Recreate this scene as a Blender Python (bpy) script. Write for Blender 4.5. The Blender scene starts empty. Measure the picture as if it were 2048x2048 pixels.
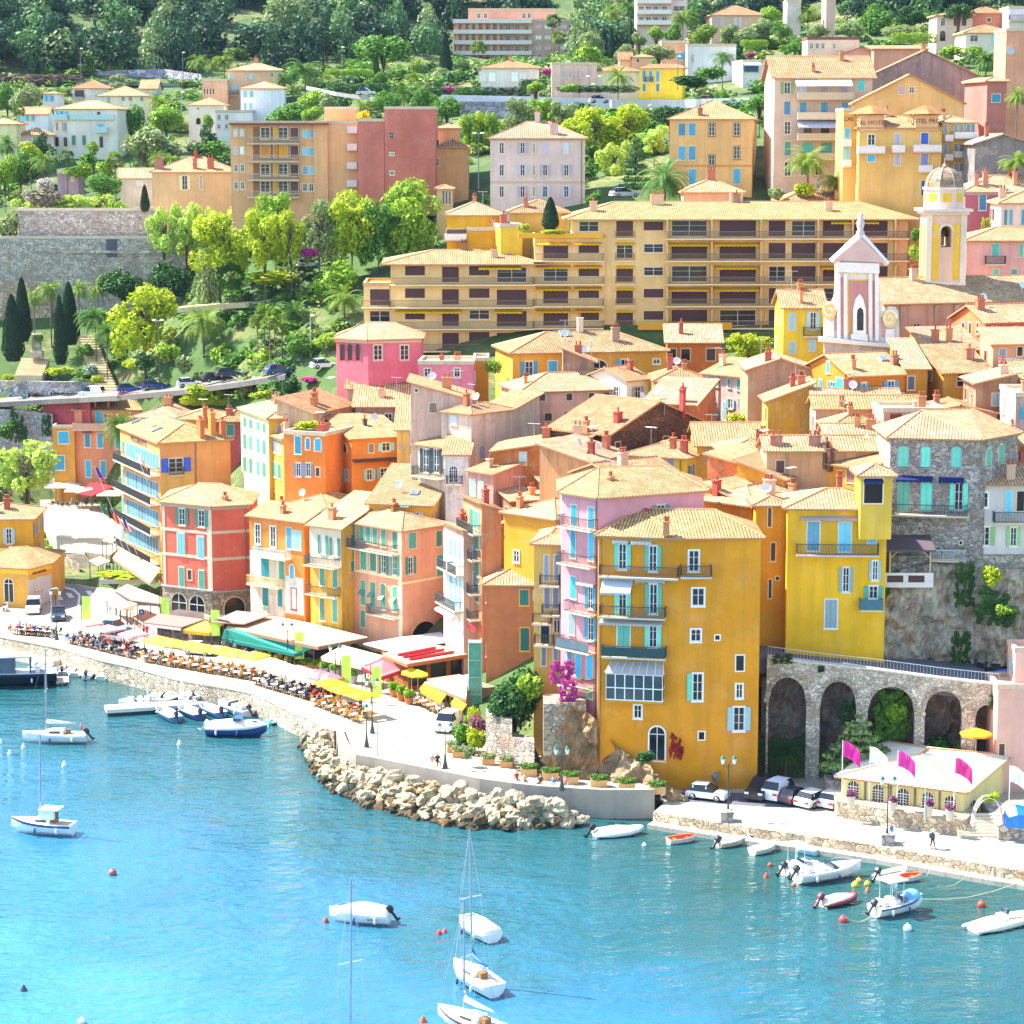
import bpy,math,random
from math import sin,cos,tan,atan,atan2,pi,sqrt,hypot,radians
from mathutils import Vector as V,Matrix as M,noise
RN=random.Random(7)
COL=bpy.context.scene.collection
SC=bpy.context.scene
FP=4800.0;PT=atan(744/FP);CH=60.0
CAM=V((0,0,CH));FW=V((0,cos(PT),-sin(PT)));UP=V((0,sin(PT),cos(PT)))
ORG=[0,0,512/1932]
def T(c,r):ORG[:]=[c*512,r*512,512/1932]
def TZ(x0,y0,w):ORG[:]=[x0,y0,w/1932]
def PX():ORG[:]=[0,0,1.0]
def q(x,y):return ORG[0]+x*ORG[2],ORG[1]+y*ORG[2]
def ray(x,y):
 u,v=q(x,y);return V(((u-1024)/FP,0,0))+UP*((1024-v)/FP)+FW
def PY(x,y,Y):
 d=ray(x,y);return CAM+d*(Y/d.y)
def PZ(x,y,z):
 d=ray(x,y);return CAM+d*((z-CH)/d.z)
def mpx(p):
 return(p-CAM).dot(FW)/FP*ORG[2]
class MB:
 def __init__(s):s.v=[];s.f=[];s.m=[];s.uv=[];s.mi=0;s.X=None;s.hasuv=False;s.sm=False
 def add(s,p):
  p=V(p)
  if s.X is not None:p=s.X@p
  s.v.append(p);return len(s.v)-1
 def fi(s,idx,uv=None):
  s.f.append(list(idx));s.m.append(s.mi)
  if uv:s.hasuv=True
  s.uv.append(uv)
 def face(s,pts,uv=None):s.fi([s.add(p)for p in pts],uv)
 def box(s,x0,y0,z0,x1,y1,z1):
  i=[s.add((x,y,z))for z in(z0,z1)for x,y in((x0,y0),(x1,y0),(x1,y1),(x0,y1))]
  for a in((3,2,1,0),(4,5,6,7),(0,1,5,4),(1,2,6,5),(2,3,7,6),(3,0,4,7)):s.fi([i[k]for k in a])
 def cbox(s,cx,cy,cz,sx,sy,sz):s.box(cx-sx/2,cy-sy/2,cz-sz/2,cx+sx/2,cy+sy/2,cz+sz/2)
 def prism(s,poly,z0,z1,top=True,bot=True):
  n=len(poly)
  a=[s.add((p[0],p[1],z0 if len(p)<3 else p[2]+z0))for p in poly];b=[s.add((p[0],p[1],z1 if len(p)<3 else p[2]+z1))for p in poly]
  if top:s.fi(b)
  if bot:s.fi(a[::-1])
  for k in range(n):s.fi([a[k],a[(k+1)%n],b[(k+1)%n],b[k]])
 def yprism(s,poly,y0,y1):
  n=len(poly);a=[s.add((p[0],y0,p[1]))for p in poly];b=[s.add((p[0],y1,p[1]))for p in poly]
  s.fi(a);s.fi(b[::-1])
  for k in range(n):s.fi([a[(k+1)%n],a[k],b[k],b[(k+1)%n]])
 def rings(s,rr,cap=True,closed=True):
  prev=None
  for r in rr:
   cur=[s.add(p)for p in r]
   if prev:
    n=len(cur)
    for k in range(n if closed else n-1):s.fi([prev[k],prev[(k+1)%n],cur[(k+1)%n],cur[k]])
   elif cap:s.fi(cur[::-1])
   prev=cur
  if cap:s.fi(prev)
 def tube(s,pts,r,n=5,cap=True):
  pts=[V(p)for p in pts];rr=[]
  for k,p in enumerate(pts):
   d=(pts[min(k+1,len(pts)-1)]-pts[max(k-1,0)])
   d=d.normalized()if d.length>1e-6 else V((0,0,1))
   a=d.cross(V((0,0,1)))if abs(d.z)<.95 else d.cross(V((1,0,0)))
   a.normalize();b=a.cross(d).normalized()
   rad=r[k]if isinstance(r,(list,tuple))else r
   rr.append([p+(a*cos(2*pi*j/n)-b*sin(2*pi*j/n))*rad for j in range(n)])
  s.rings(rr,cap)
 def lathe(s,prof,n=10,c=(0,0,0)):
  s.rings([[(c[0]+r*cos(2*pi*j/n),c[1]+r*sin(2*pi*j/n),c[2]+z)for j in range(n)]for r,z in prof])
 def ball(s,c,r,n=8,m=6):
  rx,ry,rz=r if isinstance(r,(tuple,list))else(r,r,r)
  s.rings([[(c[0]+rx*cos(2*pi*j/n)*sin(pi*(i+.02)/(m+.04)),c[1]+ry*sin(2*pi*j/n)*sin(pi*(i+.02)/(m+.04)),c[2]-rz*cos(pi*(i+.02)/(m+.04)))for j in range(n)]for i in range(m+1)])
 def mesh(s,name,mats):
  me=bpy.data.meshes.new(name)
  me.from_pydata([tuple(p)for p in s.v],[],s.f)
  for m in mats:me.materials.append(MT(m))
  me.polygons.foreach_set('material_index',s.m)
  if s.hasuv:
   ul=me.uv_layers.new(name='UVMap').data
   for p,uv in zip(me.polygons,s.uv):
    if uv:
     for li,c in zip(p.loop_indices,uv):ul[li].uv=c
  if s.sm:me.polygons.foreach_set('use_smooth',[True]*len(me.polygons))
  return me
def smooth(me,ang=.6):
 me.polygons.foreach_set('use_smooth',[True]*len(me.polygons));
 try:me.set_sharp_from_angle(angle=ang)
 except Exception:pass
 return me
def obj(name,me,parent=None,loc=(0,0,0),rz=0,sc=None,rot=None):
 o=bpy.data.objects.new(name,me);COL.objects.link(o);o.location=loc
 o.rotation_euler=rot if rot else(0,0,rz)
 if sc is not None:o.scale=sc if isinstance(sc,(tuple,list))else(sc,)*3
 if parent:o.parent=parent
 return o
def build(name,mb,mats,parent=None,**k):
 if isinstance(mats,str):mats=[mats]
 return obj(name,mb.mesh(name,mats),parent,**k)
def tag(o,label=None,cat=None,group=None,kind=None):
 if label:o['label']=label
 if cat:o['category']=cat
 if group:o['group']=group
 if kind:o['kind']=kind
 return o
def thing(name,label,cat,loc=(0,0,0),rz=0,group=None,sc=None):return tag(obj(name,None,None,loc,rz,sc),label,cat,group)
def dup(o,parent=None,deep=True):
 c=o.copy();COL.objects.link(c)
 if parent:c.parent=parent
 if deep:
  for ch in o.children:dup(ch,c)
 return c
def copy_thing(o,label,loc,rz=0,group=None,sc=None,mats=None):
 c=dup(o);c.location=loc;c.rotation_euler=(0,0,rz);c['label']=label
 if sc:c.scale=(sc,)*3 if not isinstance(sc,(tuple,list))else sc
 if group:c['group']=group
 return c
def setmat(o,i,m):
 s=o.material_slots[i];s.link='OBJECT';s.material=MT(m)
def lin(h):
 h=h.lstrip('#');c=[int(h[i:i+2],16)/255 for i in(0,2,4)]
 return tuple(x/12.92 if x<=.04045 else((x+.055)/1.055)**2.4 for x in c)+(1,)
MATS={};MDEF={}
def newm(k):
 m=bpy.data.materials.new(k);m.use_nodes=True;nt=m.node_tree
 return m,nt,nt.nodes['Principled BSDF']
def nd(nt,t,ins=None,**kw):
 n=nt.nodes.new('ShaderNode'+t)
 for a,b in kw.items():setattr(n,a,b)
 for a,b in(ins or{}).items():
  if isinstance(b,bpy.types.NodeSocket):nt.links.new(b,n.inputs[a])
  else:n.inputs[a].default_value=b
 return n
def mixc(nt,f,a,b,blend='MIX'):
 n=nt.nodes.new('ShaderNodeMix');n.data_type='RGBA';n.blend_type=blend
 for i,x in((0,f),(6,a),(7,b)):
  if isinstance(x,bpy.types.NodeSocket):nt.links.new(x,n.inputs[i])
  else:n.inputs[i].default_value=x
 return n.outputs[2]
def math_(nt,op,a,b=None,c=None):
 n=nt.nodes.new('ShaderNodeMath');n.operation=op
 for i,x in enumerate((a,b,c)):
  if x is None:continue
  if isinstance(x,bpy.types.NodeSocket):nt.links.new(x,n.inputs[i])
  else:n.inputs[i].default_value=x
 return n.outputs[0]
def ramp(nt,f,stops):
 n=nt.nodes.new('ShaderNodeValToRGB');nt.links.new(f,n.inputs[0]);e=n.color_ramp.elements
 while len(e)<len(stops):e.new(.5)
 for k,(p,c)in enumerate(stops):e[k].position=p;e[k].color=c if len(c)==4 else tuple(c)+(1,)
 return n.outputs[0]
def objco(nt):
 tc=nd(nt,'TexCoord');oi=nd(nt,'ObjectInfo')
 r=math_(nt,'MULTIPLY',oi.outputs['Random'],91.0)
 cx=nd(nt,'CombineXYZ',{0:r,1:r,2:r})
 return nd(nt,'VectorMath',{0:tc.outputs['Object'],1:cx.outputs[0]},operation='ADD').outputs[0]
def noi(nt,vec,scale,detail=3,rough=.55,sc=None):
 if sc:vec=nd(nt,'VectorMath',{0:vec,1:sc},operation='MULTIPLY').outputs[0]
 return nd(nt,'TexNoise',{'Vector':vec,'Scale':scale,'Detail':detail,'Roughness':rough}).outputs[0]
def bump(nt,b,h,st=.3,dist=.05):
 n=nd(nt,'Bump',{'Height':h,'Strength':st,'Distance':dist});nt.links.new(n.outputs[0],b.inputs['Normal'])
def plain_m(k):
 p=k.split(':');m,nt,b=newm(k);c=lin(p[0])
 v=objco(nt);f=noi(nt,v,1.7,3)
 d=tuple(x*.82 for x in c[:3])+(1,)
 nt.links.new(mixc(nt,f,d,tuple(min(1,x*1.12)for x in c[:3])+(1,)),b.inputs['Base Color'])
 b.inputs['Roughness'].default_value=float(p[1])if len(p)>1 else .6
 if len(p)>2:b.inputs['Metallic'].default_value=float(p[2])
 return m
def wall_m(k):
 m,nt,b=newm(k);c=lin(k[1:]);v=objco(nt);old=k[0]=='W'
 big=noi(nt,v,.16,4,.6);st=noi(nt,v,.9,4,.65,(1.5,1.5,.12));fine=noi(nt,v,6,3)
 dk=.55 if old else .74
 col=mixc(nt,ramp(nt,big,[(.3,(0,0,0)),(.7,(1,1,1))]),tuple(x*.76 for x in c[:3])+(1,),tuple(min(1,x*1.08+.015)for x in c[:3])+(1,))
 md=noi(nt,v,.55,5,.7);col=mixc(nt,math_(nt,'MULTIPLY',ramp(nt,md,[(.5,(0,0,0)),(.7,(1,1,1))]),.3),col,tuple(min(1,x*.8+.16)for x in c[:3])+(1,))
 sf=math_(nt,'MULTIPLY',ramp(nt,st,[(.46,(0,0,0)),(.72,(1,1,1))]),.9 if old else .62)
 g=(c[0]*dk*.9+.02,c[1]*dk*.92+.02,c[2]*dk+.03,1)
 col=mixc(nt,sf,col,g)
 col=mixc(nt,math_(nt,'MULTIPLY',ramp(nt,noi(nt,v,2.4,6,.75),[(.56,(0,0,0)),(.7,(1,1,1))]),.28),col,(c[0]*.62,c[1]*.6,c[2]*.6+.02,1))
 if old:col=mixc(nt,math_(nt,'MULTIPLY',ramp(nt,noi(nt,v,.7,5,.7),[(.55,(0,0,0)),(.62,(1,1,1))]),.55),col,lin('#a89a86'))
 nt.links.new(col,b.inputs['Base Color']);b.inputs['Roughness'].default_value=.92;b.inputs['Specular IOR Level'].default_value=.15
 bump(nt,b,fine,.35,.02);return m
def tile_m(k):
 m,nt,b=newm(k);c=lin(k[1:]);uv=nd(nt,'UVMap').outputs[0];sp=nd(nt,'SeparateXYZ',{0:uv})
 P=.30;u=math_(nt,'DIVIDE',sp.outputs[0],P);w=math_(nt,'DIVIDE',sp.outputs[1],.42)
 fu=math_(nt,'FLOOR',u);fw=math_(nt,'FLOOR',w)
 oi=nd(nt,'ObjectInfo').outputs['Random']
 cell=nd(nt,'CombineXYZ',{0:fu,1:fw,2:oi}).outputs[0]
 rnd=nd(nt,'TexWhiteNoise',{'Vector':cell}).outputs[0]
 wave=math_(nt,'SINE',math_(nt,'MULTIPLY',u,2*pi));wv=math_(nt,'MULTIPLY_ADD',wave,.5,.5)
 step=math_(nt,'FRACT',w)
 v=objco(nt);pat=noi(nt,v,.45,5,.65);spots=noi(nt,v,3.5,3,.6)
 col=mixc(nt,rnd,tuple(x*.66 for x in c[:3])+(1,),(min(1,c[0]*1.12),min(1,c[1]*1.16),min(1,c[2]*1.25),1))
 col=mixc(nt,math_(nt,'MULTIPLY',ramp(nt,pat,[(.42,(0,0,0)),(.64,(1,1,1))]),.75),col,(c[0]*.62+.02,c[1]*.55+.02,c[2]*.5+.02,1))
 col=mixc(nt,math_(nt,'MULTIPLY',ramp(nt,spots,[(.56,(0,0,0)),(.66,(1,1,1))]),.5),col,lin('#6f6250'))
 gro=ramp(nt,wv,[(.0,(.3,.25,.22)),(.46,(1,1,1))])
 col=mixc(nt,1.0,col,gro,'MULTIPLY')
 col=mixc(nt,1.0,col,ramp(nt,step,[(.0,(.62,.57,.53)),(.2,(1,1,1))]),'MULTIPLY')
 nt.links.new(col,b.inputs['Base Color']);b.inputs['Roughness'].default_value=.95;b.inputs['Specular IOR Level'].default_value=.1
 hgt=math_(nt,'ADD',math_(nt,'MULTIPLY',wv,.7),math_(nt,'MULTIPLY',step,-.35));bump(nt,b,hgt,.8,.08)
 return m
def stone_m(k):
 p=k.split(':');m,nt,b=newm(k);c=lin(p[0][1:]);S=float(p[1])if len(p)>1 else 1.6
 v=objco(nt);dv=nd(nt,'VectorMath',{0:v,1:nd(nt,'TexNoise',{'Vector':v,'Scale':1.2}).outputs[1]},operation='ADD').outputs[0]
 sv=nd(nt,'VectorMath',{0:dv,1:(1,1,1.5)},operation='MULTIPLY').outputs[0]
 vo=nd(nt,'TexVoronoi',{'Vector':sv,'Scale':S});ve=nd(nt,'TexVoronoi',{'Vector':sv,'Scale':S},feature='DISTANCE_TO_EDGE').outputs[0]
 rn=nd(nt,'SeparateXYZ',{0:vo.outputs['Color']}).outputs[0]
 col=mixc(nt,rn,tuple(x*.55 for x in c[:3])+(1,),tuple(min(.9,x*1.3)for x in c[:3])+(1,))
 big=noi(nt,v,.25,5,.65)
 col=mixc(nt,math_(nt,'MULTIPLY',ramp(nt,big,[(.42,(0,0,0)),(.66,(1,1,1))]),.6),col,(c[0]*.5,c[1]*.46,c[2]*.4,1))
 col=mixc(nt,math_(nt,'MULTIPLY',ramp(nt,noi(nt,v,.6,4),[(.56,(0,0,0)),(.68,(1,1,1))]),.45),col,lin('#a0703f'))
 col=mixc(nt,ramp(nt,ve,[(.02,(1,1,1)),(.07,(0,0,0))]),col,(c[0]*.38,c[1]*.36,c[2]*.35,1))
 nt.links.new(col,b.inputs['Base Color']);b.inputs['Roughness'].default_value=.95
 bump(nt,b,ramp(nt,ve,[(0,(0,0,0)),(.12,(1,1,1))]),.8,.06);return m
def leaf_m(k):
 m,nt,b=newm(k);c=lin(k[1:]);g=nd(nt,'NewGeometry').outputs['Random Per Island'];oi=nd(nt,'ObjectInfo').outputs['Random']
 v=objco(nt);cl=noi(nt,v,3.0,2)
 col=mixc(nt,g,(c[0]*.6,c[1]*.68,c[2]*.75,1),(min(1,c[0]*1.45),min(1,c[1]*1.3),c[2]*1.05,1))
 col=mixc(nt,math_(nt,'MULTIPLY',oi,.3),col,(c[0]*1.3,c[1]*.95,c[2]*.8,1))
 nt.links.new(col,b.inputs['Base Color']);b.inputs['Roughness'].default_value=.6;b.inputs['Specular IOR Level'].default_value=.25
 tr=nd(nt,'BsdfTranslucent');nt.links.new(mixc(nt,.5,col,(min(1,c[0]*1.7),min(1,c[1]*1.5),c[2]*.6,1)),tr.inputs[0])
 mx=nd(nt,'MixShader',{0:.22,1:b.outputs[0],2:tr.outputs[0]});nt.links.new(mx.outputs[0],nt.nodes['Material Output'].inputs[0]);return m
def glass_m(k):
 m,nt,b=newm(k);c=lin(k[1:]);v=objco(nt);f=noi(nt,v,.8,2)
 nt.links.new(mixc(nt,f,tuple(x*.5 for x in c[:3])+(1,),tuple(min(1,x*1.6)for x in c[:3])+(1,)),b.inputs['Base Color'])
 b.inputs['Roughness'].default_value=.08;b.inputs['Specular IOR Level'].default_value=.4;return m
def rock_m(k):
 m,nt,b=newm(k);c=lin(k[1:]);v=objco(nt);n1=noi(nt,v,.5,6,.7);n2=noi(nt,v,1.6,8,.78,(1,1,.6))
 col=mixc(nt,ramp(nt,n1,[(.35,(0,0,0)),(.65,(1,1,1))]),tuple(x*.5 for x in c[:3])+(1,),tuple(min(1,x*1.25)for x in c[:3])+(1,))
 col=mixc(nt,math_(nt,'MULTIPLY',ramp(nt,noi(nt,v,.8,4),[(.52,(0,0,0)),(.65,(1,1,1))]),.6),col,lin('#a8743f'))
 col=mixc(nt,math_(nt,'MULTIPLY',ramp(nt,n2,[(.36,(1,1,1)),(.5,(0,0,0))]),.8),col,tuple(x*.3 for x in c[:3])+(1,))
 nt.links.new(col,b.inputs['Base Color']);b.inputs['Roughness'].default_value=.95
 bump(nt,b,n2,1.0,.5);return m
def awn_m(k):
 m,nt,b=newm(k);c=lin(k[1:]);v=objco(nt);f=noi(nt,v,.7,3)
 nt.links.new(mixc(nt,f,tuple(x*.86 for x in c[:3])+(1,),tuple(min(1,x*1.08)for x in c[:3])+(1,)),b.inputs['Base Color'])
 b.inputs['Roughness'].default_value=.85;tr=nd(nt,'BsdfTranslucent',{0:c})
 mx=nd(nt,'MixShader',{0:.3,1:b.outputs[0],2:tr.outputs[0]});nt.links.new(mx.outputs[0],nt.nodes['Material Output'].inputs[0]);return m
def pave_m(k):
 m,nt,b=newm(k);c=lin(k[1:]);v=nd(nt,'TexCoord').outputs['Object']
 n1=noi(nt,v,.12,5,.65);n2=noi(nt,v,1.1,4,.7)
 col=mixc(nt,n1,tuple(x*.8 for x in c[:3])+(1,),tuple(min(1,x*1.12)for x in c[:3])+(1,))
 col=mixc(nt,math_(nt,'MULTIPLY',ramp(nt,n2,[(.45,(0,0,0)),(.72,(1,1,1))]),.45),col,tuple(x*.55 for x in c[:3])+(1,))
 br=nd(nt,'TexBrick',{'Vector':v,'Scale':1.0,'Color1':(1,1,1,1),'Color2':(.86,.85,.83,1),'Mortar':(.6,.57,.54,1),'Mortar Size':.03,'Brick Width':1.6,'Row Height':.9}).outputs[0];col=mixc(nt,.75,col,br,'MULTIPLY')
 nt.links.new(col,b.inputs['Base Color']);b.inputs['Roughness'].default_value=.9;bump(nt,b,n2,.2,.03);return m
def MT(k):
 if k not in MATS:
  f={'w':wall_m,'W':wall_m,'t':tile_m,'s':stone_m,'l':leaf_m,'g':glass_m,'r':rock_m,'a':awn_m,'p':pave_m}.get(k[0])if len(k)>1 and k[1]=='#' else None
  MATS[k]=MDEF[k](k)if k in MDEF else(f(k)if f else plain_m(k))
 return MATS[k]
def text_mesh(txt,size,ext=.02):
 cu=bpy.data.curves.new('sign','FONT');cu.body=txt;cu.size=size;cu.extrude=ext;cu.resolution_u=2;cu.align_x='CENTER'
 o=bpy.data.objects.new('tmp',cu);COL.objects.link(o);dg=bpy.context.evaluated_depsgraph_get();dg.update()
 me=bpy.data.meshes.new_from_object(o.evaluated_get(dg));bpy.data.objects.remove(o);bpy.data.curves.remove(cu);me.materials.clear();return me
import numpy as np
def ux(u,Y,z):return(u-1024)/FP*(Y*cos(PT)+(CH-z)*sin(PT))
GP=[(-250,280,1),(0,285,1),(250,275,1),(430,262,1),(560,247,1),(690,232,1),(800,216,1),(1024,209,1),(1260,204,1),(1320,196,.6),(1540,192,.6),(1760,189,.6),(2048,184,.6),(2350,180,.6),(-250,300,1.4),(0,306,1.6),(250,305,1.6),(430,286,1.8),(690,266,1.8),(900,250,1.6),(1100,225,1.4),(1350,216,1.2),(1500,217,.9),(1700,217,.9),(2048,217,1),(2350,217,1),(1500,224,9.5),(1700,224.5,9.5),(2048,225,9.5),(2350,226,10),(1800,236,17),(2048,240,18),(2350,245,19),(700,290,14),(700,315,22),(900,275,12),(900,310,24),(1150,245,10),(1150,280,19),(1150,320,29),(1400,245,13),(1400,285,21),(1400,325,31),(1700,250,18),(1700,285,25),(1700,330,34),(2000,260,21),(2000,300,29),(2000,340,38),(2350,330,38),(150,325,3.6),(150,372,4),(0,330,3),(-200,330,4),(300,330,3),(350,345,4),(250,350,3.5),(240,366,4),(400,330,9),(440,345,17),(0,381,18),(200,375,18.6),(290,367,21.2),(380,360,23.6),(500,347,27),(620,336,28),(-200,384,18),(0,387,21),(0,396,26.5),(200,388,25.5),(300,378,26.5),(450,366,31),(350,390,30.5),(560,366,36),(650,370,37),(500,372,36),(0,404,29.8),(350,404,30.5),(-200,404,30),(100,432,45),(0,436,46),(400,412,43),(465,397,46),(700,392,46),(870,388,44),(900,350,36),(1080,368,51),(1430,368,53),(1250,352,47),(1000,342,40),(150,472,57),(0,462,53),(250,515,64),(450,487,58),(0,565,73),(300,565,73),(600,520,70),(750,495,68),(1000,470,66),(1300,460,66),(1500,440,66),(1700,400,62),(1900,380,58),(2048,370,56),(2350,370,58),(-200,540,70),(1100,625,79),(900,575,76),(500,620,88),(0,620,93),(200,660,103),(1330,560,80),(1600,500,76),(1900,480,76),(2048,470,78),(2350,470,80),(1200,700,100),(600,700,108),(1700,600,95),(2000,600,98),(0,780,138),(600,820,142),(1200,820,138),(2000,760,140),(-400,780,138),(2500,760,140)]
_P=np.array([(ux(u,Y,z),Y,z)for u,Y,z in GP])
_D=np.sqrt(((_P[:,None,:2]-_P[None,:,:2])**2).sum(-1));_n=len(_P)
_A=np.zeros((_n+3,_n+3));_A[:_n,:_n]=_D-np.eye(_n)*.8;_A[:_n,_n]=1;_A[:_n,_n+1]=_P[:,0];_A[:_n,_n+2]=_P[:,1]
_A[_n:,:_n]=_A[:_n,_n:].T
_W=np.linalg.solve(_A,np.concatenate([_P[:,2],[0,0,0]]))
def gz(x,y):return float(_W[:_n]@np.sqrt((_P[:,0]-x)**2+(_P[:,1]-y)**2)+_W[_n]+_W[_n+1]*x+_W[_n+2]*y)
def PG(x,y,off=0):
 d=ray(x,y);t=180.0
 while t<900:
  p=CAM+d*t
  if p.z<=gz(p.x,p.y)+off:return p
  t+=1.5
 return CAM+d*600
PX()
SHA=[(-260,1235),(0,1273),(125,1297),(212,1323),(265,1334),(358,1360),(477,1380),(512,1388),(552,1406),(592,1427),(621,1437),(647,1451),(674,1463),(684,1490),(695,1509),(713,1520),(750,1526),(800,1536),(850,1546),(900,1556),(960,1568),(1024,1577),(1080,1583),(1156,1588),(1210,1591),(1263,1591),(1309,1590)]
SHB=[(1309,1622),(1420,1640),(1536,1658),(1650,1673),(1764,1690),(1880,1711),(2000,1732),(2048,1739),(2330,1790)]
QA=2.1;QB=1.3
PA=[PZ(u,v,QA)for u,v in SHA];PB=[PZ(u,v,QB)for u,v in SHB]
def shore_y(x):
 pts=[(p.x,p.y)for p in PA]+[(p.x,p.y)for p in PB]
 if x<=pts[0][0]:return pts[0][1]
 for(a,b),(c,d)in zip(pts,pts[1:]):
  if a<=x<=c:return b+(d-b)*(x-a)/max(1e-6,c-a)
 return pts[-1][1]
def ground():
 mb=MB();mb.sm=True;nx,ny=96,120;X0,X1=-250,250;idx={}
 for i in range(nx+1):
  x=X0+(X1-X0)*i/nx;ys=shore_y(x)+2.5
  for j in range(ny+1):
   t=(j/ny)**1.35;y=ys+(930-ys)*t;z=gz(x,y)
   idx[i,j]=mb.add((x,y,z-(.6 if y<300 else .1)))
 for i in range(nx):
  for j in range(ny):mb.fi([idx[i,j],idx[i+1,j],idx[i+1,j+1],idx[i,j+1]])
 tag(build('terrain',mb,'earth'),kind='structure')
 mb=MB();back=[(PA[-1].x+1,235),(20,262),(-25,292),(-45,330),(-110,330)]
 mb.prism([(p.x,p.y)for p in PA]+back,-3,QA);tag(build('quay',mb,['p#b5ab96']),kind='structure')
 mb=MB();back=[(110,232),(PA[-1].x+.9,232)]
 mb.prism([(PA[-1].x+.9,PA[-1].y+.2)]+[(p.x,p.y)for p in PB]+back,-3,QB);tag(build('lower_quay',mb,['p#b8ae9a']),kind='structure')
 def ribbon(name,pts,z0,z1,th,mat,out=.0):
  mb=MB();P=[V((p.x,p.y,0))for p in pts];o=[]
  for k,p in enumerate(P):
   d=(P[min(k+1,len(P)-1)]-P[max(k-1,0)]).normalized();n=V((d.y,-d.x,0));o.append((p+n*out,p-n*th))
  for(a,b),(c,d)in zip(o,o[1:]):
   i=[mb.add((w.x,w.y,z))for z in(z0,z1)for w in(a,c,d,b)]
   for f in((0,1,5,4),(4,5,6,7),(2,3,7,6),(3,2,1,0)):mb.fi([i[k]for k in f])
  e=[(o[0][0],o[0][1]),(o[-1][1],o[-1][0])]
  for a,b in e:mb.face([(a.x,a.y,z0),(a.x,a.y,z1),(b.x,b.y,z1),(b.x,b.y,z0)])
  return build(name,mb,mat)
 tag(ribbon('quay_wall',PA[:13],-3,QA-.02,.4,'s#c6b9a2:1.5',.35),'pale stone quay wall below the left cafe terraces','wall')
 tag(ribbon('quay_kerb',PA[:13],QA,QA+.14,.5,'p#bfb6a2',.4),kind='structure')
 tag(ribbon('sea_wall',PA[12:],-3,QA+.55,.45,'w#a59a8a',.1),'grey curved sea wall behind the boulders','wall')
 tag(ribbon('lower_wall',PB,-3,QB-.02,.4,'s#c8b498:1.5',.3),'tan block quay wall under the parked cars','wall')
 tag(ribbon('ledge',PB,-2.5,.42,1.1,'p#b9b2a0',1.35),kind='structure')
 tag(ribbon('ledge',PA[1:3],-2.5,.85,1.1,'p#cfc3ac',1.5),kind='structure')
 TZ(0,1024,512)
 def sheet(name,pts,z,mat,**k):
  mb=MB();P=[PZ(x,y,z)for x,y in pts];mb.face([tuple(p)for p in P]);return tag(build(name,mb,mat),**k)
 sheet('road',[(385,440),(480,510),(640,570),(800,600),(815,640),(810,770),(480,740),(430,640),(390,560)],QA+.004,'p#8d8c88',kind='structure')
 for k,(x,y)in enumerate([(440,645),(520,628),(670,612),(750,612)]):
  sheet('crossing_stripe',[(x-25,y-18),(x+15,y-18),(x+40,y+18),(x,y+18)],QA+.008,'#e8e4da',kind='structure')
 sheet('road_line',[(480,560),(560,580),(610,625),(590,770),(577,770),(592,630),(550,592),(480,572)],QA+.008,'#e8e4da',kind='structure')
 T(2,3);
 sheet('building_shadow',[(1085,215),(1200,180),(1932,190),(2500,260),(2500,300),(1932,295),(1085,240)],QB+.004,'p#5f6068',kind='structure')  # dark sheet painting the house's cast shadow onto the quay
 TZ(0,1024,512);mb=MB();Z=4.6
 P=[PZ(x,y,Z)for x,y in[(300,-90),(480,305),(640,315),(640,300),(830,325),(930,250),(960,-200),(420,-330),(200,-330)]]
 mb.prism([(p.x,p.y)for p in P],1,Z);tag(build('square',mb,['p#bfb193']),kind='structure')
 a=PZ(500,318,Z);b=PZ(640,318,Z);c=PZ(770,470,QA);d=PZ(620,470,QA);mb=MB();n=14
 for k in range(n):
  t0,t1=k/n,(k+1)/n;z=QA+(Z-QA)*(1-t0)-.06
  q4=[a.lerp(d,t0),b.lerp(c,t0),b.lerp(c,t1),a.lerp(d,t1)]
  mb.prism([(p.x,p.y)for p in q4][::-1],1.5,z)
 tag(build('stairs',mb,['p#e0d6c2']),'broad pale stone stairs rising from road to square','stairs')
 mb=MB();w=[PZ(*p,QA)for p in((440,425),(600,490))];u_=[PZ(480,300,Z),a]
 mb.prism([(w[0].x,w[0].y),(w[1].x,w[1].y),(a.x,a.y),(u_[0].x,u_[0].y)][::1],1,Z-.5)
 tag(build('stair_wall',mb,['s#a09684:1.2']),'rough grey stone wall left of the square stairs','wall')
def earth_m(k):
 m,nt,b=newm(k);v=nd(nt,'TexCoord').outputs['Object'];n1=noi(nt,v,.06,6,.65);n2=noi(nt,v,.5,5,.7)
 col=mixc(nt,ramp(nt,n1,[(.48,(0,0,0)),(.72,(1,1,1))]),lin('#3f5a26'),lin('#8a7a4e'))
 col=mixc(nt,ramp(nt,n2,[(.45,(0,0,0)),(.62,(1,1,1))]),col,lin('#38521f'))
 nt.links.new(col,b.inputs['Base Color']);b.inputs['Roughness'].default_value=1;bump(nt,b,n2,.6,.3);return m
MDEF['earth']=earth_m
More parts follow.
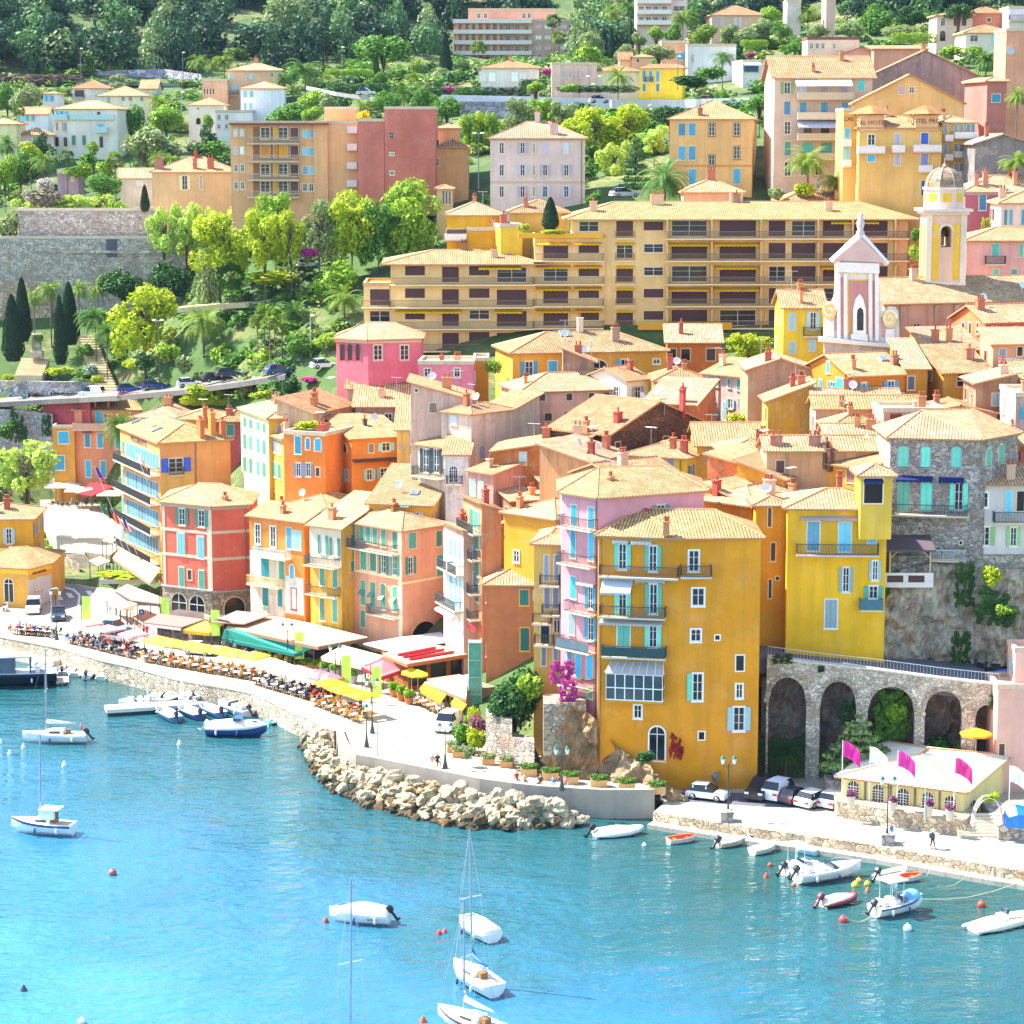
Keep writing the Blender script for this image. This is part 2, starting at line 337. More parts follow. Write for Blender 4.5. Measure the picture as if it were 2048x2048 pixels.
def water_m(k):
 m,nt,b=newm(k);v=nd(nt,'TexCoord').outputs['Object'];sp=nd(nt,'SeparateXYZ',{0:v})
 dep=math_(nt,'ADD',math_(nt,'MULTIPLY',sp.outputs[0],-.011),math_(nt,'MULTIPLY_ADD',sp.outputs[1],-.0105,2.27))  # position gradient painting reflected hill and brighter sky into the water colour
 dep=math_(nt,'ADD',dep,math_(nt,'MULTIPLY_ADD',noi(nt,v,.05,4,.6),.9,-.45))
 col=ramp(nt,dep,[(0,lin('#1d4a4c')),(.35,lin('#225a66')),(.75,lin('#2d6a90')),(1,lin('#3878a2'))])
 nt.links.new(col,b.inputs['Base Color']);b.inputs['Roughness'].default_value=.04;b.inputs['IOR'].default_value=1.33
 w1=noi(nt,v,.75,3,.5,(.8,1.25,1));w2=noi(nt,v,.2,2,.5,(.7,1.3,1));w3=noi(nt,v,2.2,2,.5,(.7,1.3,1))
 amp=ramp(nt,noi(nt,v,.035,3),[(.35,(.5,)*3),(.65,(1.3,)*3)])
 h=math_(nt,'ADD',math_(nt,'MULTIPLY',w1,.55),math_(nt,'ADD',math_(nt,'MULTIPLY',w2,.9),math_(nt,'MULTIPLY',w3,.18)))
 bump(nt,b,math_(nt,'MULTIPLY',h,amp),1.0,.5);return m
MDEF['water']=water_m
def sea():
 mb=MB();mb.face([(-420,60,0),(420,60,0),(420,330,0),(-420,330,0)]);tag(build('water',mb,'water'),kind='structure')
WC={}
SHC={'blue':'#4f9fc0','aqua':'#5cc0b4','sky':'#78c2dc','green':'#4f9a86','pale':'#9cc4cc','grey':'#8a97a8','lime':'#93c07a','deep':'#2566b0','royal':'#2f5fc8','white':'#dfdcd6','teal':'#1f7f80','dk':'#4b3f44','brown':'#5f3a38','lav':'#c8c2da','cyan':'#3fb2d8','mint':'#6fd0b6','cream':'#e8d8a8','yel':'#e0a020','red':'#a8342c'}
def tint(h,k):
 f=(.88,1,1.1)[k];g=(1.06,1,.95)[k];r_=[int(h[i:i+2],16)for i in(1,3,5)];return '#%02x%02x%02x'%tuple(max(0,min(255,int(c*f*(g if i==0 else 1))))for i,c in enumerate(r_))
def winset(kind,w,h,cs,fr):
 k0=RN.randrange(3)if cs in SHC else 1
 key=(kind,round(w,1),round(h,1),cs,fr,k0)
 if key in WC:return WC[key]
 w,h=max(.25,round(w,1)),max(.3,round(h,1));out=[];t=.09;sc=SHC.get(cs,cs);sc=tint(sc,k0)if sc[0]=='#' else sc
 a=MB();a.mi=0
 def ring(x0,z0,x1,z1,t,y0,y1):
  a.box(x0-t,y0,z0-t,x0,y1,z1+t);a.box(x1,y0,z0-t,x1+t,y1,z1+t);a.box(x0,y0,z1,x1,y1,z1+t);a.box(x0,y0,z0-t,x1,y1,z0)
 arch=kind.startswith('a')
 k=kind.lstrip('a')or 'w'
 if not arch:
  if fr:ring(-w/2,-h/2,w/2,h/2,.11,-.07,.02)
  a.mi=1;a.box(-w/2,-.012,-h/2,w/2,.02,h/2)
  if k in('w','o','h')and cs!='none':
   a.mi=2;ring(-w/2+.07,-h/2+.07,w/2-.07,h/2-.07,.07,-.04,0)
   a.box(-.04,-.045,-h/2+.05,.04,0,h/2-.05)
   for f in((-.17,.17)if h>1.7 else(0.1,)):a.box(-w/2+.05,-.035,h*f-.02,w/2-.05,0,h*f+.02)
 else:
  n=10;r=w/2;zc=h/2-r
  ol=[(-r,-h/2),(r,-h/2)]+[(r*cos(pi*j/n),zc+r*sin(pi*j/n))for j in range(n+1)]
  a.mi=1;a.yprism(ol,-.012,.02);a.mi=0
  if fr:
   for j in range(n):
    p0,p1=[(cos(pi*i/n),sin(pi*i/n))for i in(j,j+1)]
    q4=[(r*p0[0],zc+r*p0[1]),((r+.14)*p0[0],zc+(r+.14)*p0[1]),((r+.14)*p1[0],zc+(r+.14)*p1[1]),(r*p1[0],zc+r*p1[1])]
    a.yprism(q4,-.07,.02)
   a.box(-r-.14,-.07,-h/2,-r,.02,zc);a.box(r,-.07,-h/2,r+.14,.02,zc)
  a.mi=2
  if k!='d':
   a.box(-.04,-.05,-h/2,.04,0,h/2-.03);a.box(-r,-.05,zc-.04,r,0,zc+.04)
   if k=='g':
    for f in(-.25,.25):a.box(w*f-.02,-.05,-h/2,w*f+.02,0,zc+r*.8)
    for f in(.25,.5,.75):a.box(-r,-.05,-h/2+(h-r)*f-.02,r,0,-h/2+(h-r)*f+.02)
 a.mi=0
 if fr and k not in('d','b'):a.box(-w/2-.16,-.14,-h/2-.17,w/2+.16,.02,-h/2-.1)
 gl={'d':'g#231d22','b':'#5a3434','g':'g#2a2a34'}.get(k,'g#20262c')
 if k=='b':gl=sc
 wm=a.mesh('window',[fr or '#cfc4b0',gl,'#dcd8d0']);out.append(('window',wm,0))
 def leaf(lw,lh,top=None):
  s=MB();s.box(-lw/2,-.03,-lh/2,lw/2,.02,lh/2);s.mi=0
  for z in(-lh*.47,-lh*.02,lh*.44):s.box(-lw/2+.02,-.05,z,lw/2-.02,-.03,z+lh*.045)
  s.box(-lw/2,-.055,-lh/2,-lw/2+.07,-.03,lh/2);s.box(lw/2-.07,-.055,-lh/2,lw/2,-.03,lh/2)
  nsl=max(3,int(lh/.16));s.mi=1
  for i in range(nsl):
   z=-lh/2+(i+.5)*lh/nsl;s.box(-lw/2+.08,-.042,z-.025,lw/2-.08,-.03,z+.025)
  c=lin(sc);return s.mesh('shutter',[sc,sc+':.5'])
 if k in('s','t'):
  m=leaf(w/2-.02,h-.02)
  out+=[('shutter',m,(-w/4,-.05,0)),('shutter',m,(w/4,-.05,0))]
 if k in('o','h'):
  lw=w/2
  m=leaf(lw,h)
  out.append(('shutter',m,(-w/2-lw/2-.05,-.07,0)))
  if k=='o':out.append(('shutter',m,(w/2+lw/2+.05,-.07,0)))
 WC[key]=out;return out
IR='#3b4247:.5'
def railing(mb,pts,h=1.0,sp=.14,r=.02):
 for a,b in zip(pts,pts[1:]):
  a=V(a);b=V(b);n=max(2,int((b-a).length/sp))
  d=(b-a).normalized();nn=V((-d.y,d.x,0))*r
  for zz,rr in((h,1.6),(.08,1.1)):
   u=V((0,0,zz));w=V((0,0,r*rr));m=nn*rr
   i=[mb.add(p)for e in(a+u,b+u)for p in(e-m-w,e+m-w,e+m+w,e-m+w)]
   for f in((0,1,5,4),(1,2,6,5),(2,3,7,6),(3,0,4,7)):mb.fi([i[k]for k in f])
  for k in range(n+1):
   p=a.lerp(b,k/n);mb.box(p.x-r*.8,p.y-r*.8,p.z+.08,p.x+r*.8,p.y+r*.8,p.z+h)
ALLB=[]
class Bld:
 def __init__(s,label,f,Y,d,wall,roof='hip',a=None,zb=None,name='house',cat='house',p=.3,o=.4,tile=None,H=None,group=None,cor=None,side=None):
  poly=len(f)==6
  if poly:
   B=PY(f[2],f[3],Y);A=PZ(f[0],f[1],B.z);C2=PZ(f[4],f[5],B.z)
  elif a is None:
   if f[3]>f[1]:B=PY(f[2],f[3],Y);A=PZ(f[0],f[1],B.z)
   else:A=PY(f[0],f[1],Y);B=PZ(f[2],f[3],A.z)
  else:
   a=radians(a);P0,uo=(PY(f[0],f[1],Y),f[2])if a>=0 else(PY(f[2],f[3],Y),f[0])
   k=(q(uo,0)[0]-1024)/FP;dx,dy=cos(a),sin(a)
   t=(k*(P0.y*cos(PT)+(CH-P0.z)*sin(PT))-P0.x)/(dx-k*dy*cos(PT));P1=P0+V((dx*t,dy*t,0))
   A,B=(P0,P1)if a>=0 else(P1,P0)
  tile=tile or RN.choice(['t#d2a878','t#dcb488','t#c49a70','t#ccaa86','t#d6b080','t#b98e66']);s.ze=A.z;s.A=A;s.L=L=hypot(B.x-A.x,B.y-A.y);s.ang=atan2(B.y-A.y,B.x-A.x);s.p=p;s.o=o;s.roof=roof
  if side is not None:
   u=q(side,0)[0];k=(u-1024)/FP;dx,dy=-sin(s.ang),cos(s.ang);c0=B if u>q(f[2],0)[0]else A
   d=(k*(c0.y*cos(PT)+(CH-c0.z)*sin(PT))-c0.x)/(dx-k*dy*cos(PT));d=min(max(d,3),30)
  s.D=D=d
  R_=M.Rotation(s.ang,4,'Z')
  if poly:
   c=R_.inverted()@(C2-A);bk=R_.inverted()@V((0,d,0))
   fp=[(0,0),(L,0),(c.x,c.y),(c.x+bk.x,c.y+bk.y),(bk.x,bk.y)]
   s.fp=fp;an=atan2(c.y,c.x-L);s.faces={'F':(V((0,0,0)),0,L),'R':(V((L,0,0)),an,hypot(c.x-L,c.y))}
  else:
   fp=[(0,0),(L,0),(L,D),(0,D)];s.fp=None
   s.faces={'F':(V((0,0,0)),0,L),'R':(V((L,0,0)),pi/2,D),'L':(V((0,D,0)),-pi/2,D)}
  W4=[A+R_@V((x,y,0))for x,y in fp]
  if H:zb=A.z-H
  elif zb is None:zb=min(min(gz(w.x,w.y)for w in W4)-.6,A.z-3.5);zb=max(zb,A.z-17)if Y>340 else zb
  s.zb=zb;s.H=H=A.z-zb;s.Mw=M.Translation((A.x,A.y,zb))@R_;s.Mi=s.Mw.inverted();s.W4=W4
  s.e=thing(name,label,cat,(A.x,A.y,zb),s.ang,group);ALLB.append(s)
  mb=MB();top=lambda x,y:H+(0 if poly else s.rz(x,y))
  hx=[L/2]if roof=='gy' else[];hy=[D/2]if roof=='gx' else[]
  if roof=='flat' or poly:mb.prism(fp,0,H)
  else:
   loop=[(0,0)]+[(x,0)for x in hx]+[(L,0)]+[(L,y)for y in hy]+[(L,D)]+[(x,D)for x in hx]+[(0,D)]+[(0,y)for y in hy]
   for(x0,y0),(x1,y1)in zip(loop,loop[1:]+loop[:1]):mb.face([(x0,y0,0),(x1,y1,0),(x1,y1,top(x1,y1)),(x0,y0,top(x0,y0))])
  build('wall',mb,wall,s.e);s.mkroof(tile)
  if cor:
   for fc,(o_,an,ln)in s.faces.items():s.fpart(fc,'cornice',cor,[(0,-.12,H-.42,ln,-.002,H-.1)])
 def fpart(s,face,name,mat,boxes):
  o_,an,ln=s.faces[face];mb=MB();[mb.box(*b)for b in boxes];return build(name,mb,mat,s.e,loc=o_,rz=an)
 def rz(s,x,y):
  L,D,p,r=s.L,s.D,s.p,s.roof
  if s.fp:return p*min(L,D)*.3
  return{'hip':min(x,L-x,y,D-y),'gx':min(y,D-y),'gy':min(x,L-x),'sf':y,'sb':D-y,'sl':x,'sr':L-x,'flat':0}[r]*p
 def mkroof(s,tile):
  L,D,H,o,p,r=s.L,s.D,s.H,s.o,s.p,s.roof;mb=MB()
  if r=='flat':
   t=.22;mb.box(-.08,-.08,H+.02,L+.08,t,H+.5);mb.box(-.08,D-t,H+.02,L+.08,D+.08,H+.5);mb.box(-.08,t,H+.02,t,D-t,H+.5);mb.box(L-t,t,H+.02,L+.08,D-t,H+.5)
   mb.box(t,t,H+.02,L-t,D-t,H+.12);build('roof',mb,[tile if tile[0]!='t' else 'p#d2bfa0'],s.e);return
  e=[(-o,-o),(L+o,-o),(L+o,D+o),(-o,D+o)]
  if s.fp:
   e=s.fp;n=len(e);cx=sum(x for x,y in e)/n;cy=sum(y for x,y in e)/n
   e=[(x+o*(x-cx)/hypot(x-cx,y-cy)*1.2,y+o*(y-cy)/hypot(x-cx,y-cy)*1.2)for x,y in e]
   m0=((e[0][0]+e[4][0])/2,(e[0][1]+e[4][1])/2);m1=((e[2][0]+e[3][0])/2,(e[2][1]+e[3][1])/2)
   lp=lambda t:(m0[0]+(m1[0]-m0[0])*t,m0[1]+(m1[1]-m0[1])*t);t0=min(.4,D/2/hypot(m1[0]-m0[0],m1[1]-m0[1]))
   rg=[lp(t0),lp(1-t0)];F=[(0,1,5),(1,2,6,5),(2,3,6),(3,4,5,6),(4,0,5)];rid=[(5,6),(0,5),(1,5),(2,6)];F[0]=(0,1,5)
  elif r=='hip':
   if L>=D:rg=[(D/2,D/2),(L-D/2,D/2)];F=[(0,1,5,4),(1,2,5),(2,3,4,5),(3,0,4)]
   else:rg=[(L/2,L/2),(L/2,D-L/2)];F=[(0,1,4),(1,2,5,4),(2,3,5),(3,0,4,5)]
   rid=[(4,5),(0,4),(1,4 if L<D else 5),(2,5),(3,4 if L>=D else 5)]
  elif r=='gx':rg=[(-o,D/2),(L+o,D/2)];F=[(0,1,5,4),(2,3,4,5)];rid=[(4,5)]
  elif r=='gy':rg=[(L/2,-o),(L/2,D+o)];F=[(1,2,5,4),(3,0,4,5)];rid=[(4,5)]
  else:rg=[];F=[(0,1,2,3)];rid=[]
  P=[V((x,y,H+s.rz(x,y)))for x,y in e+rg]
  if s.fp:
   P=[V((x,y,H-.05))for x,y in e]+[V((x,y,H+p*D*.5))for x,y in rg]
  elif r=='hip':
   for k in range(4):P[k].z=H-o*p
  th=.17;T_=[mb.add(q_+V((0,0,th)))for q_ in P];B_=[mb.add(q_)for q_ in P]
  cnt={}
  for f in F:
   pts=[P[i]for i in f];n=(pts[1]-pts[0]).cross(pts[2]-pts[0]).normalized()
   h=V((n.y,-n.x,0));h=h.normalized()if h.length>1e-5 else V((1,0,0));up=n.cross(h)
   mb.fi([T_[i]for i in f],[(pp.dot(h),pp.dot(up))for pp in pts])
   mb.fi([B_[i]for i in f][::-1],[(pp.dot(h),pp.dot(up))for pp in pts][::-1])
   for a,b in zip(f,f[1:]+f[:1]):cnt[frozenset((a,b))]=cnt.get(frozenset((a,b)),[])+[(a,b)]
  mb.mi=1
  for es in cnt.values():
   if len(es)==1:a,b=es[0];mb.fi([B_[a],B_[b],T_[b],T_[a]],[(0,0)]*4)
  for a,b in rid:
   n=max(2,int((P[a]-P[b]).length/.45))
   for k in range(n):
    c0=P[a].lerp(P[b],k/n)+V((0,0,th));c1=P[a].lerp(P[b],(k+.93)/n)+V((0,0,th));mb.tube([c0,c1],[.13,.1],5)
  if s.A.y<300 and r!='flat':
   for a,b in((0,1),(1,2))if s.fp else((0,1),(1,2),(3,0)):
    if frozenset((a,b))not in cnt:continue
    if abs(P[a].z-P[b].z)>.05:continue
    d=P[b]-P[a];n=int(d.length/.34);d.normalize();ou=V((d.y,-d.x,0))*.06
    for k in range(n):
     c=P[a]+d*(k+.5)*.34+V((0,0,th*.75));mb.box(c.x-.07+ou.x,c.y-.07+ou.y,c.z-.05,c.x+.07+ou.x,c.y+.07+ou.y,c.z+.06)
  build('roof',mb,[tile,'#b98a5e'],s.e)
 def at(s,face,x,y):
  o_,an,ln=s.faces[face];m=(s.Mw@M.Translation(o_)@M.Rotation(an,4,'Z')).inverted()
  o=m@CAM;d=m.to_3x3()@ray(x,y);t=-o.y/d.y;p=o+d*t;return p.x,p.z
 def top(s,x,y,z=None):
  o=s.Mi@CAM;d=s.Mi.to_3x3()@ray(x,y);t=0;best=None
  for i in range(4000):
   p=o+d*(150+i*.12)
   if-.2<=p.x<=s.L+.2 and-.2<=p.y<=s.D+.2 and p.z<=s.H+s.rz(min(max(p.x,0),s.L),min(max(p.y,0),s.D))+.17:return p
  return V((s.L/2,s.D/2,s.H+s.rz(s.L/2,s.D/2)))
 def loc(s,face,al,z,out=0):
  o_,an,ln=s.faces[face];return o_+V((cos(an)*al+sin(an)*out,sin(an)*al-cos(an)*out,z))
 def win(s,face,xs,y,w,h,kind='s',cs='blue',y2=None,fr='#d9c8a4'):
  if not isinstance(xs,(list,tuple)):xs=[xs]
  for i,x in enumerate(xs):
   yy=y if y2 is None or len(xs)<2 else y+(y2-y)*(x-xs[0])/(xs[-1]-xs[0])
   a0,z0=s.at(face,x-w/2,yy+h/2);a1,z1=s.at(face,x+w/2,yy-h/2);ac,zc=s.at(face,x,yy)
   mx=s.faces[face][2]
   if not(.1<ac<mx-.1):continue
   ws=winset(kind,abs(a1-a0),abs(z1-z0),cs,fr);wo=obj('window',ws[0][1],s.e,s.loc(face,ac,zc),s.faces[face][1])
   for nm,me,lc in ws[1:]:obj(nm,me,wo,lc)
  return s
 def grid(s,face,xs,ys,w,h,kind='s',cs='blue',dy=0,fr='#d9c8a4',mix=None):
  for y in ys:
   for x in xs:
    k=kind if not mix else RN.choice(mix)
    s.win(face,x,y+dy*(x-xs[0])/max(1,xs[-1]-xs[0]),w,h,k,cs,fr=fr)
  return s
 def part(s,name,mat,boxes):
  mb=MB();[mb.box(*b)for b in boxes];return build(name,mb,mat,s.e)
 def band(s,face,x,y,th=.25,mat='#e0d0b0',name='band'):
  ac,z=s.at(face,x,y);s.fpart(face,name,mat,[(0,-.06,z-th/2,s.faces[face][2],-.002,z+th/2)]);return s
 def quoin(s,x,face='F',w=.5,mat='#e6d4b0'):
  a,z=s.at(face,x,0);a=min(max(a,w/2),s.faces[face][2]-w/2);s.fpart(face,'quoin',mat,[(a-w/2,-.05,0,a+w/2,-.002,s.H-.05)]);return s
 def panel(s,face,x0,y0,x1,y1,mat,name='plaster_panel',out=.035):
  a0,z0=s.at(face,x0,y1);a1,z1=s.at(face,x1,y0);ln=s.faces[face][2]
  s.fpart(face,name,mat,[(max(0,a0),-out,max(0,z0),min(ln,a1),-.002,min(s.H-.03,z1))]);return s
 def balc(s,face,x0,x1,y,dep=1.0,rh=1.0,rail=IR,slab='#cdbfa4',solid=None,glass=None):
  a0,z=s.at(face,x0,y);a1,_=s.at(face,x1,y);a0,a1=min(a0,a1),max(a0,a1)
  mx=s.faces[face][2];a0=max(a0,-.3);a1=min(a1,mx+.3)
  if a1-a0<.3:return s
  w=a1-a0
  mb=MB();mb.box(-w/2,-dep,-.16,w/2,-.005,0);me=mb.mesh('balcony',[slab]);bo2=obj('balcony',me,s.e,s.loc(face,(a0+a1)/2,z),s.faces[face][1])
  mb=MB()
  if solid:
   mb.box(-w/2,-dep,0,w/2,-dep+.1,rh);mb.box(-w/2,-dep+.1,0,-w/2+.1,-.01,rh);mb.box(w/2-.1,-dep+.1,0,w/2,-.01,rh);build('parapet',mb,solid,bo2)
  else:
   railing(mb,[(-w/2+.03,0,0),(-w/2+.03,-dep+.04,0),(w/2-.03,-dep+.04,0),(w/2-.03,0,0)],rh);build('railing',mb,rail,bo2)
   if glass:m2=MB();m2.box(-w/2+.05,-dep+.06,.1,w/2-.05,-dep+.08,rh-.1);build('railing_panel',m2,glass,bo2)
  return s
 def awn(s,face,x0,x1,y,out=1.2,drop=.5,mat='a#e0b030',val=.22):
  a0,z=s.at(face,x0,y);a1,_=s.at(face,x1,y);a0,a1=min(a0,a1),max(a0,a1);w=(a1-a0)/2;mb=MB()
  if w<.15:return s
  mb.face([(-w,-.03,0),(-w,-out,-drop),(w,-out,-drop),(w,-.03,0)]);mb.face([(-w,-.03,-.03),(w,-.03,-.03),(w,-out,-drop-.03),(-w,-out,-drop-.03)])
  n=max(2,int(2*w/.3))
  for k in range(n):
   x0_,x1_=-w+2*w*k/n,-w+2*w*(k+1)/n;mb.box(x0_+.015,-out-.02,-drop-val*(.8 if k%2 else 1),x1_-.015,-out,-drop)
  for x in(-w,w):mb.face([(x,-.03,0),(x,-out,-drop),(x,-.03,-drop*.4)])
  build('awning',mb,mat,s.e,loc=s.loc(face,(a0+a1)/2,z),rz=s.faces[face][1]);return s
 def chim(s,x,y,w=.7,h=1.3,mat='w#c9895c',pots=2):
  p=x if y is None else s.top(x,y);mb=MB();mb.box(-w/2,-.3,-.6,w/2,.3,h);mb.box(-w/2-.08,-.38,h,w/2+.08,.38,h+.12);mb.mi=1
  for k in range(pots):xx=-w/2+w*(k+.5)/pots;mb.lathe([(.13,h+.12),(.1,h+.5),(.15,h+.52),(.15,h+.6)],7,(xx,0,0))
  build('chimney',mb,[mat,'#a4502e'],s.e,loc=p);return s
 def skyl(s,x,y,w=.9):
  p=s.top(x,y);sl=atan(s.p);mb=MB();mb.box(-w/2,-w*.6,.0,w/2,w*.6,.2);mb.mi=1;mb.box(-w/2+.08,-w*.6+.08,.2,w/2-.08,w*.6-.08,.215)
  build('skylight',mb,['#8a8a8c','g#5c6b78'],s.e,loc=p,rot=(sl,0,0));return s
 def ant(s,x,y,h=2.4):
  p=x if y is None else s.top(x,y);mb=MB();mb.tube([(0,0,-.2),(0,0,h)],.035,4)
  mb.tube([(-.7,.2,h-.1),(.7,-.2,h-.1)],.025,4)
  for k in range(5):xx=-.6+k*.3;mb.tube([(xx-.08,-.35,h-.1),(xx+.08,.35,h-.1)],.018,4)
  build('aerial',mb,'#9aa0a4:.4:.6',s.e,loc=p);return s
 def dish(s,x,y):
  p=x if y is None else s.top(x,y);mb=MB();mb.tube([(0,0,-.1),(0,0,.8)],.04,5);mb.X=M.Translation((0,-.15,.9))@M.Rotation(radians(65),4,'X')
  mb.lathe([(.02,-.1),(.3,-.04),(.45,.05),(.46,.06),(.3,-.02),(.02,-.07)],12);build('satellite_dish',mb,'#d8d8d6',s.e,loc=p);return s
 def pipe(s,face,x,mat='#8a6a58'):
  a,z=s.at(face,x,0);mb=MB();p=s.loc(face,a,0,.08);mb.tube([(p[0],p[1],.2),(p[0],p[1],s.H-.2)],.06,6);build('drainpipe',mb,mat,s.e);return s
 def sign(s,face,x,y,txt,size,mat='#40302c'):
  a,z=s.at(face,x,y);me=text_mesh(txt,size);me.materials.append(MT(mat));p=s.loc(face,a,z-size*.35,.09)
  obj('sign_lettering',me,s.e,p,rot=(pi/2,0,s.faces[face][1]));return s
def clutter():
 rng=random.Random(21)
 for b in ALLB:
  if b.A.y>345 or b.e.name.startswith(('apart','fort','harb'))or b.fp:continue
  nm=[c.name.split('.')[0]for c in b.e.children];L,D,H=b.L,b.D,b.H
  if L<3 or H<4:continue
  def rp():x,y=rng.uniform(.8,max(.9,L-.8)),rng.uniform(.8,max(.9,D*.6));return V((x,y,H+b.rz(x,y)+.15))
  if 'chimney' not in nm:
   for _ in range(rng.choice((1,1,2))):b.chim(rp(),None,rng.uniform(.5,1.0),rng.uniform(.7,1.4),rng.choice(('w#c9895c','w#b87050','w#d8b090','w#b05a44')),rng.choice((1,2,2,3)))
  if 'aerial' not in nm and rng.random()<.6:b.ant(rp(),None,rng.uniform(1.8,3))
  if rng.random()<.22:b.dish(rp(),None)
  if b.A.y>310:continue
  for fc in b.faces:
   o_,an,ln=b.faces[fc]
   if ln<2.4 or(fc=='F' and 'window' in nm):continue
   if fc!='F' and rng.random()<.25:continue
   cs=rng.choice(('grey','green','pale','brown','blue','lav'));n=max(1,int(ln/2.7));rows=min(3,int((H-1)/2.9))
   for r in range(rows):
    for k in range(n):
     if rng.random()<.3:continue
     ws=winset(rng.choice('ssow'),rng.choice((.8,.9)),rng.choice((1.2,1.4,1.5)),cs,'#d0bea0');wo=obj('window',ws[0][1],b.e,b.loc(fc,ln*(k+.5)/n,H-1.6-r*2.9),an)
     for a_,me,lc in ws[1:]:obj(a_,me,wo,lc)
B=Bld
TL=['t#c8925c','t#cf9b66','t#c08a58','t#d0a070']
def front_row():
 T(2,2)
 b=B('tall mustard house with a faceted front, turquoise shutters and a glass bay',(655,184,1265,204,1880,200),213,8.5,'w#df9418',zb=1.2,p=.42,tile='t#d0a870',o=.35)
 b.win('F',[835,1065],335,62,190,'o','mint',350,'#e8e4da');b.win('R',1372,368,78,160,'w',fr='#efece4')
 b.balc('F',668,1262,470,1.1);b.balc('R',1268,1500,478,1.1)
 b.win('F',835,690,62,200,'o','mint',fr='#e8e4da');b.win('F',1068,655,62,215,'o','mint',fr='#e8e4da');b.balc('F',672,1165,772,1.1)
 b.win('F',843,915,92,185,'s','mint',fr='#e8e4da');b.win('F',1065,930,62,175,'o','mint',fr='#e8e4da');b.balc('F',688,1168,1072,1.1,rail='#2c4a4a:.5',glass='#274f52:.3')
 b.awn('F',690,915,478,1.9,1.2,'a#c8d0d8');b.awn('F',930,1160,495,.4,.15,'a#c8d0d8');b.awn('F',670,1145,800,.9,.25,'a#c8c4c0');b.awn('F',760,880,205,.35,.15,'a#d8d4cc');b.awn('F',900,1060,208,.4,.2,'a#d8d4cc')
 a0,z0=b.at('F',722,1395);a1,z1=b.at('F',1150,1215);_,z2=b.at('F',800,1125);mb=MB();w=a1-a0;D_=1.1;hh=z1-z0
 mb.mi=0;mb.box(0,-D_,-.2,w,-.003,0);mb.mi=1;mb.box(.03,-D_+.03,0,w-.03,-.01,hh)
 mb.mi=2
 for k in range(7):x=w*k/6;mb.box(max(0,x-.05),-D_-.03,0,min(w,x+.05),-D_+.05,hh)
 for z in(0,hh*.45,hh-.08):mb.box(0,-D_-.02,z,w,-D_+.04,z+.09);mb.box(w-.04,-D_,z,w+.02,-.01,z+.09)
 mb.mi=3;rr=[(-.1,-D_-.15,hh+.02),(w+.1,-D_-.15,hh+.02),(w-.1,-.01,z2-z0),(.35,-.01,z2-z0)]
 mb.prism(rr,0,.06)
 mb.mi=2
 for k in range(8):mb.tube([V(rr[0]).lerp(V(rr[1]),k/7)+V((0,0,.09)),V(rr[3]).lerp(V(rr[2]),k/7)+V((0,0,.09))],.03,4)
 build('glass_bay',mb,['#c88f20','g#3a4b50','#eceae4','#a9a7a2'],b.e,loc=b.loc('F',a0,z0))
 b.win('F',950,1505,62,95,'w',fr='#efece4');b.win('F',1095,1745,120,245,'aw',fr='#f2f0ea')
 for x,y,w,h,k in((1405,640,90,135,'w'),(1387,930,78,90,'w'),(1550,947,30,32,'d'),(1720,1140,56,118,'d'),(1715,1350,50,105,'w'),(1430,1688,42,58,'d')):b.win('R',x,y,w,h,k,fr='#efece4')
 b.win('R',1400,1320,80,200,'h','mint',fr='#efece4');b.win('R',1712,1560,84,178,'o','pale',fr='#efece4')
 b.skyl(1320,115,.8);b.chim(1165,130,.5,.6);b.chim(1790,150,.5,.5);b.pipe('F',672)
 pass
 b=B('tall pink house with blue shutters and stacked balconies',(375,-142,655,-100,1450,-157),216,8,'w#e09a9e',zb=1.2,p=.42,tile='t#c8a070')
 b.win('F',[470,600],25,42,150,'s','cyan',45);b.balc('F',392,648,95,1)
 b.win('F',[463,600],240,34,200,'s','cyan',262);b.balc('F',392,642,370,1)
 b.win('F',463,568,42,150,'s','cyan');b.win('F',595,640,36,170,'o','cyan');b.balc('F',440,642,735,.9);b.awn('F',510,640,510,.5,.2,'a#e0c8c8')
 b.win('F',452,840,40,150,'s','grey');b.win('F',597,880,40,170,'o','cyan');b.balc('F',388,640,1005,1.1,glass='#bcd0cc:.2')
 b.win('F',438,1095,34,100,'s','cyan');b.win('F',[502,590],1160,40,165,'s','cyan',1165);b.balc('F',392,622,1290,.9);b.win('F',592,1365,34,70,'s','green')
 b.win('R',1122,-10,55,90,'o','blue');b.pipe('F',640);T(2,1);b.ant(1395,1720);b.chim(1320,1760,.4,.7);T(2,2)
 b=B('narrow yellow house with plant filled balconies between pink and brown houses',(165,252,385,243),222,7,'W#dcb458',a=-8,zb=1.2,p=.35)
 b.win('F',[260,335],420,34,190,'s','grey');b.balc('F',215,362,545,1);b.win('F',[265,330],640,40,170,'s','grey');b.balc('F',232,365,765,1)
 b.win('F',340,850,40,110,'aw');b.balc('F',160,300,830,.9);b.win('F',250,930,60,150,'d');b.balc('F',175,320,990,1.1);b.win('F',[240,330],1090,34,130,'s','grey')
 T(1,2)
 b=B('plain terracotta brown house with two teal shuttered windows',(1735,545,2150,548),246,8,'w#c07c50',zb=1.2,p=.42,tile='t#d8b488')
 T(2,2);b.win('F',92,645,62,112,'s','teal',fr='#dcb860');b.win('F',97,960,66,170,'s','teal',fr='#dcb860');b.win('F',180,628,28,58,'w',fr='#d8d4cc');b.win('F',180,1160,70,60,'d')
 b.chim(195,480,.6,1.0)
 TZ(870,1030,256)
 b=B('white and pale blue house at the mouth of the stepped alley',(130,215,430,352),252,3,'W#d0a48a','sb',zb=1.5,p=.25)
 b.panel('F',130,215,430,1900,'W#d4d6d4')
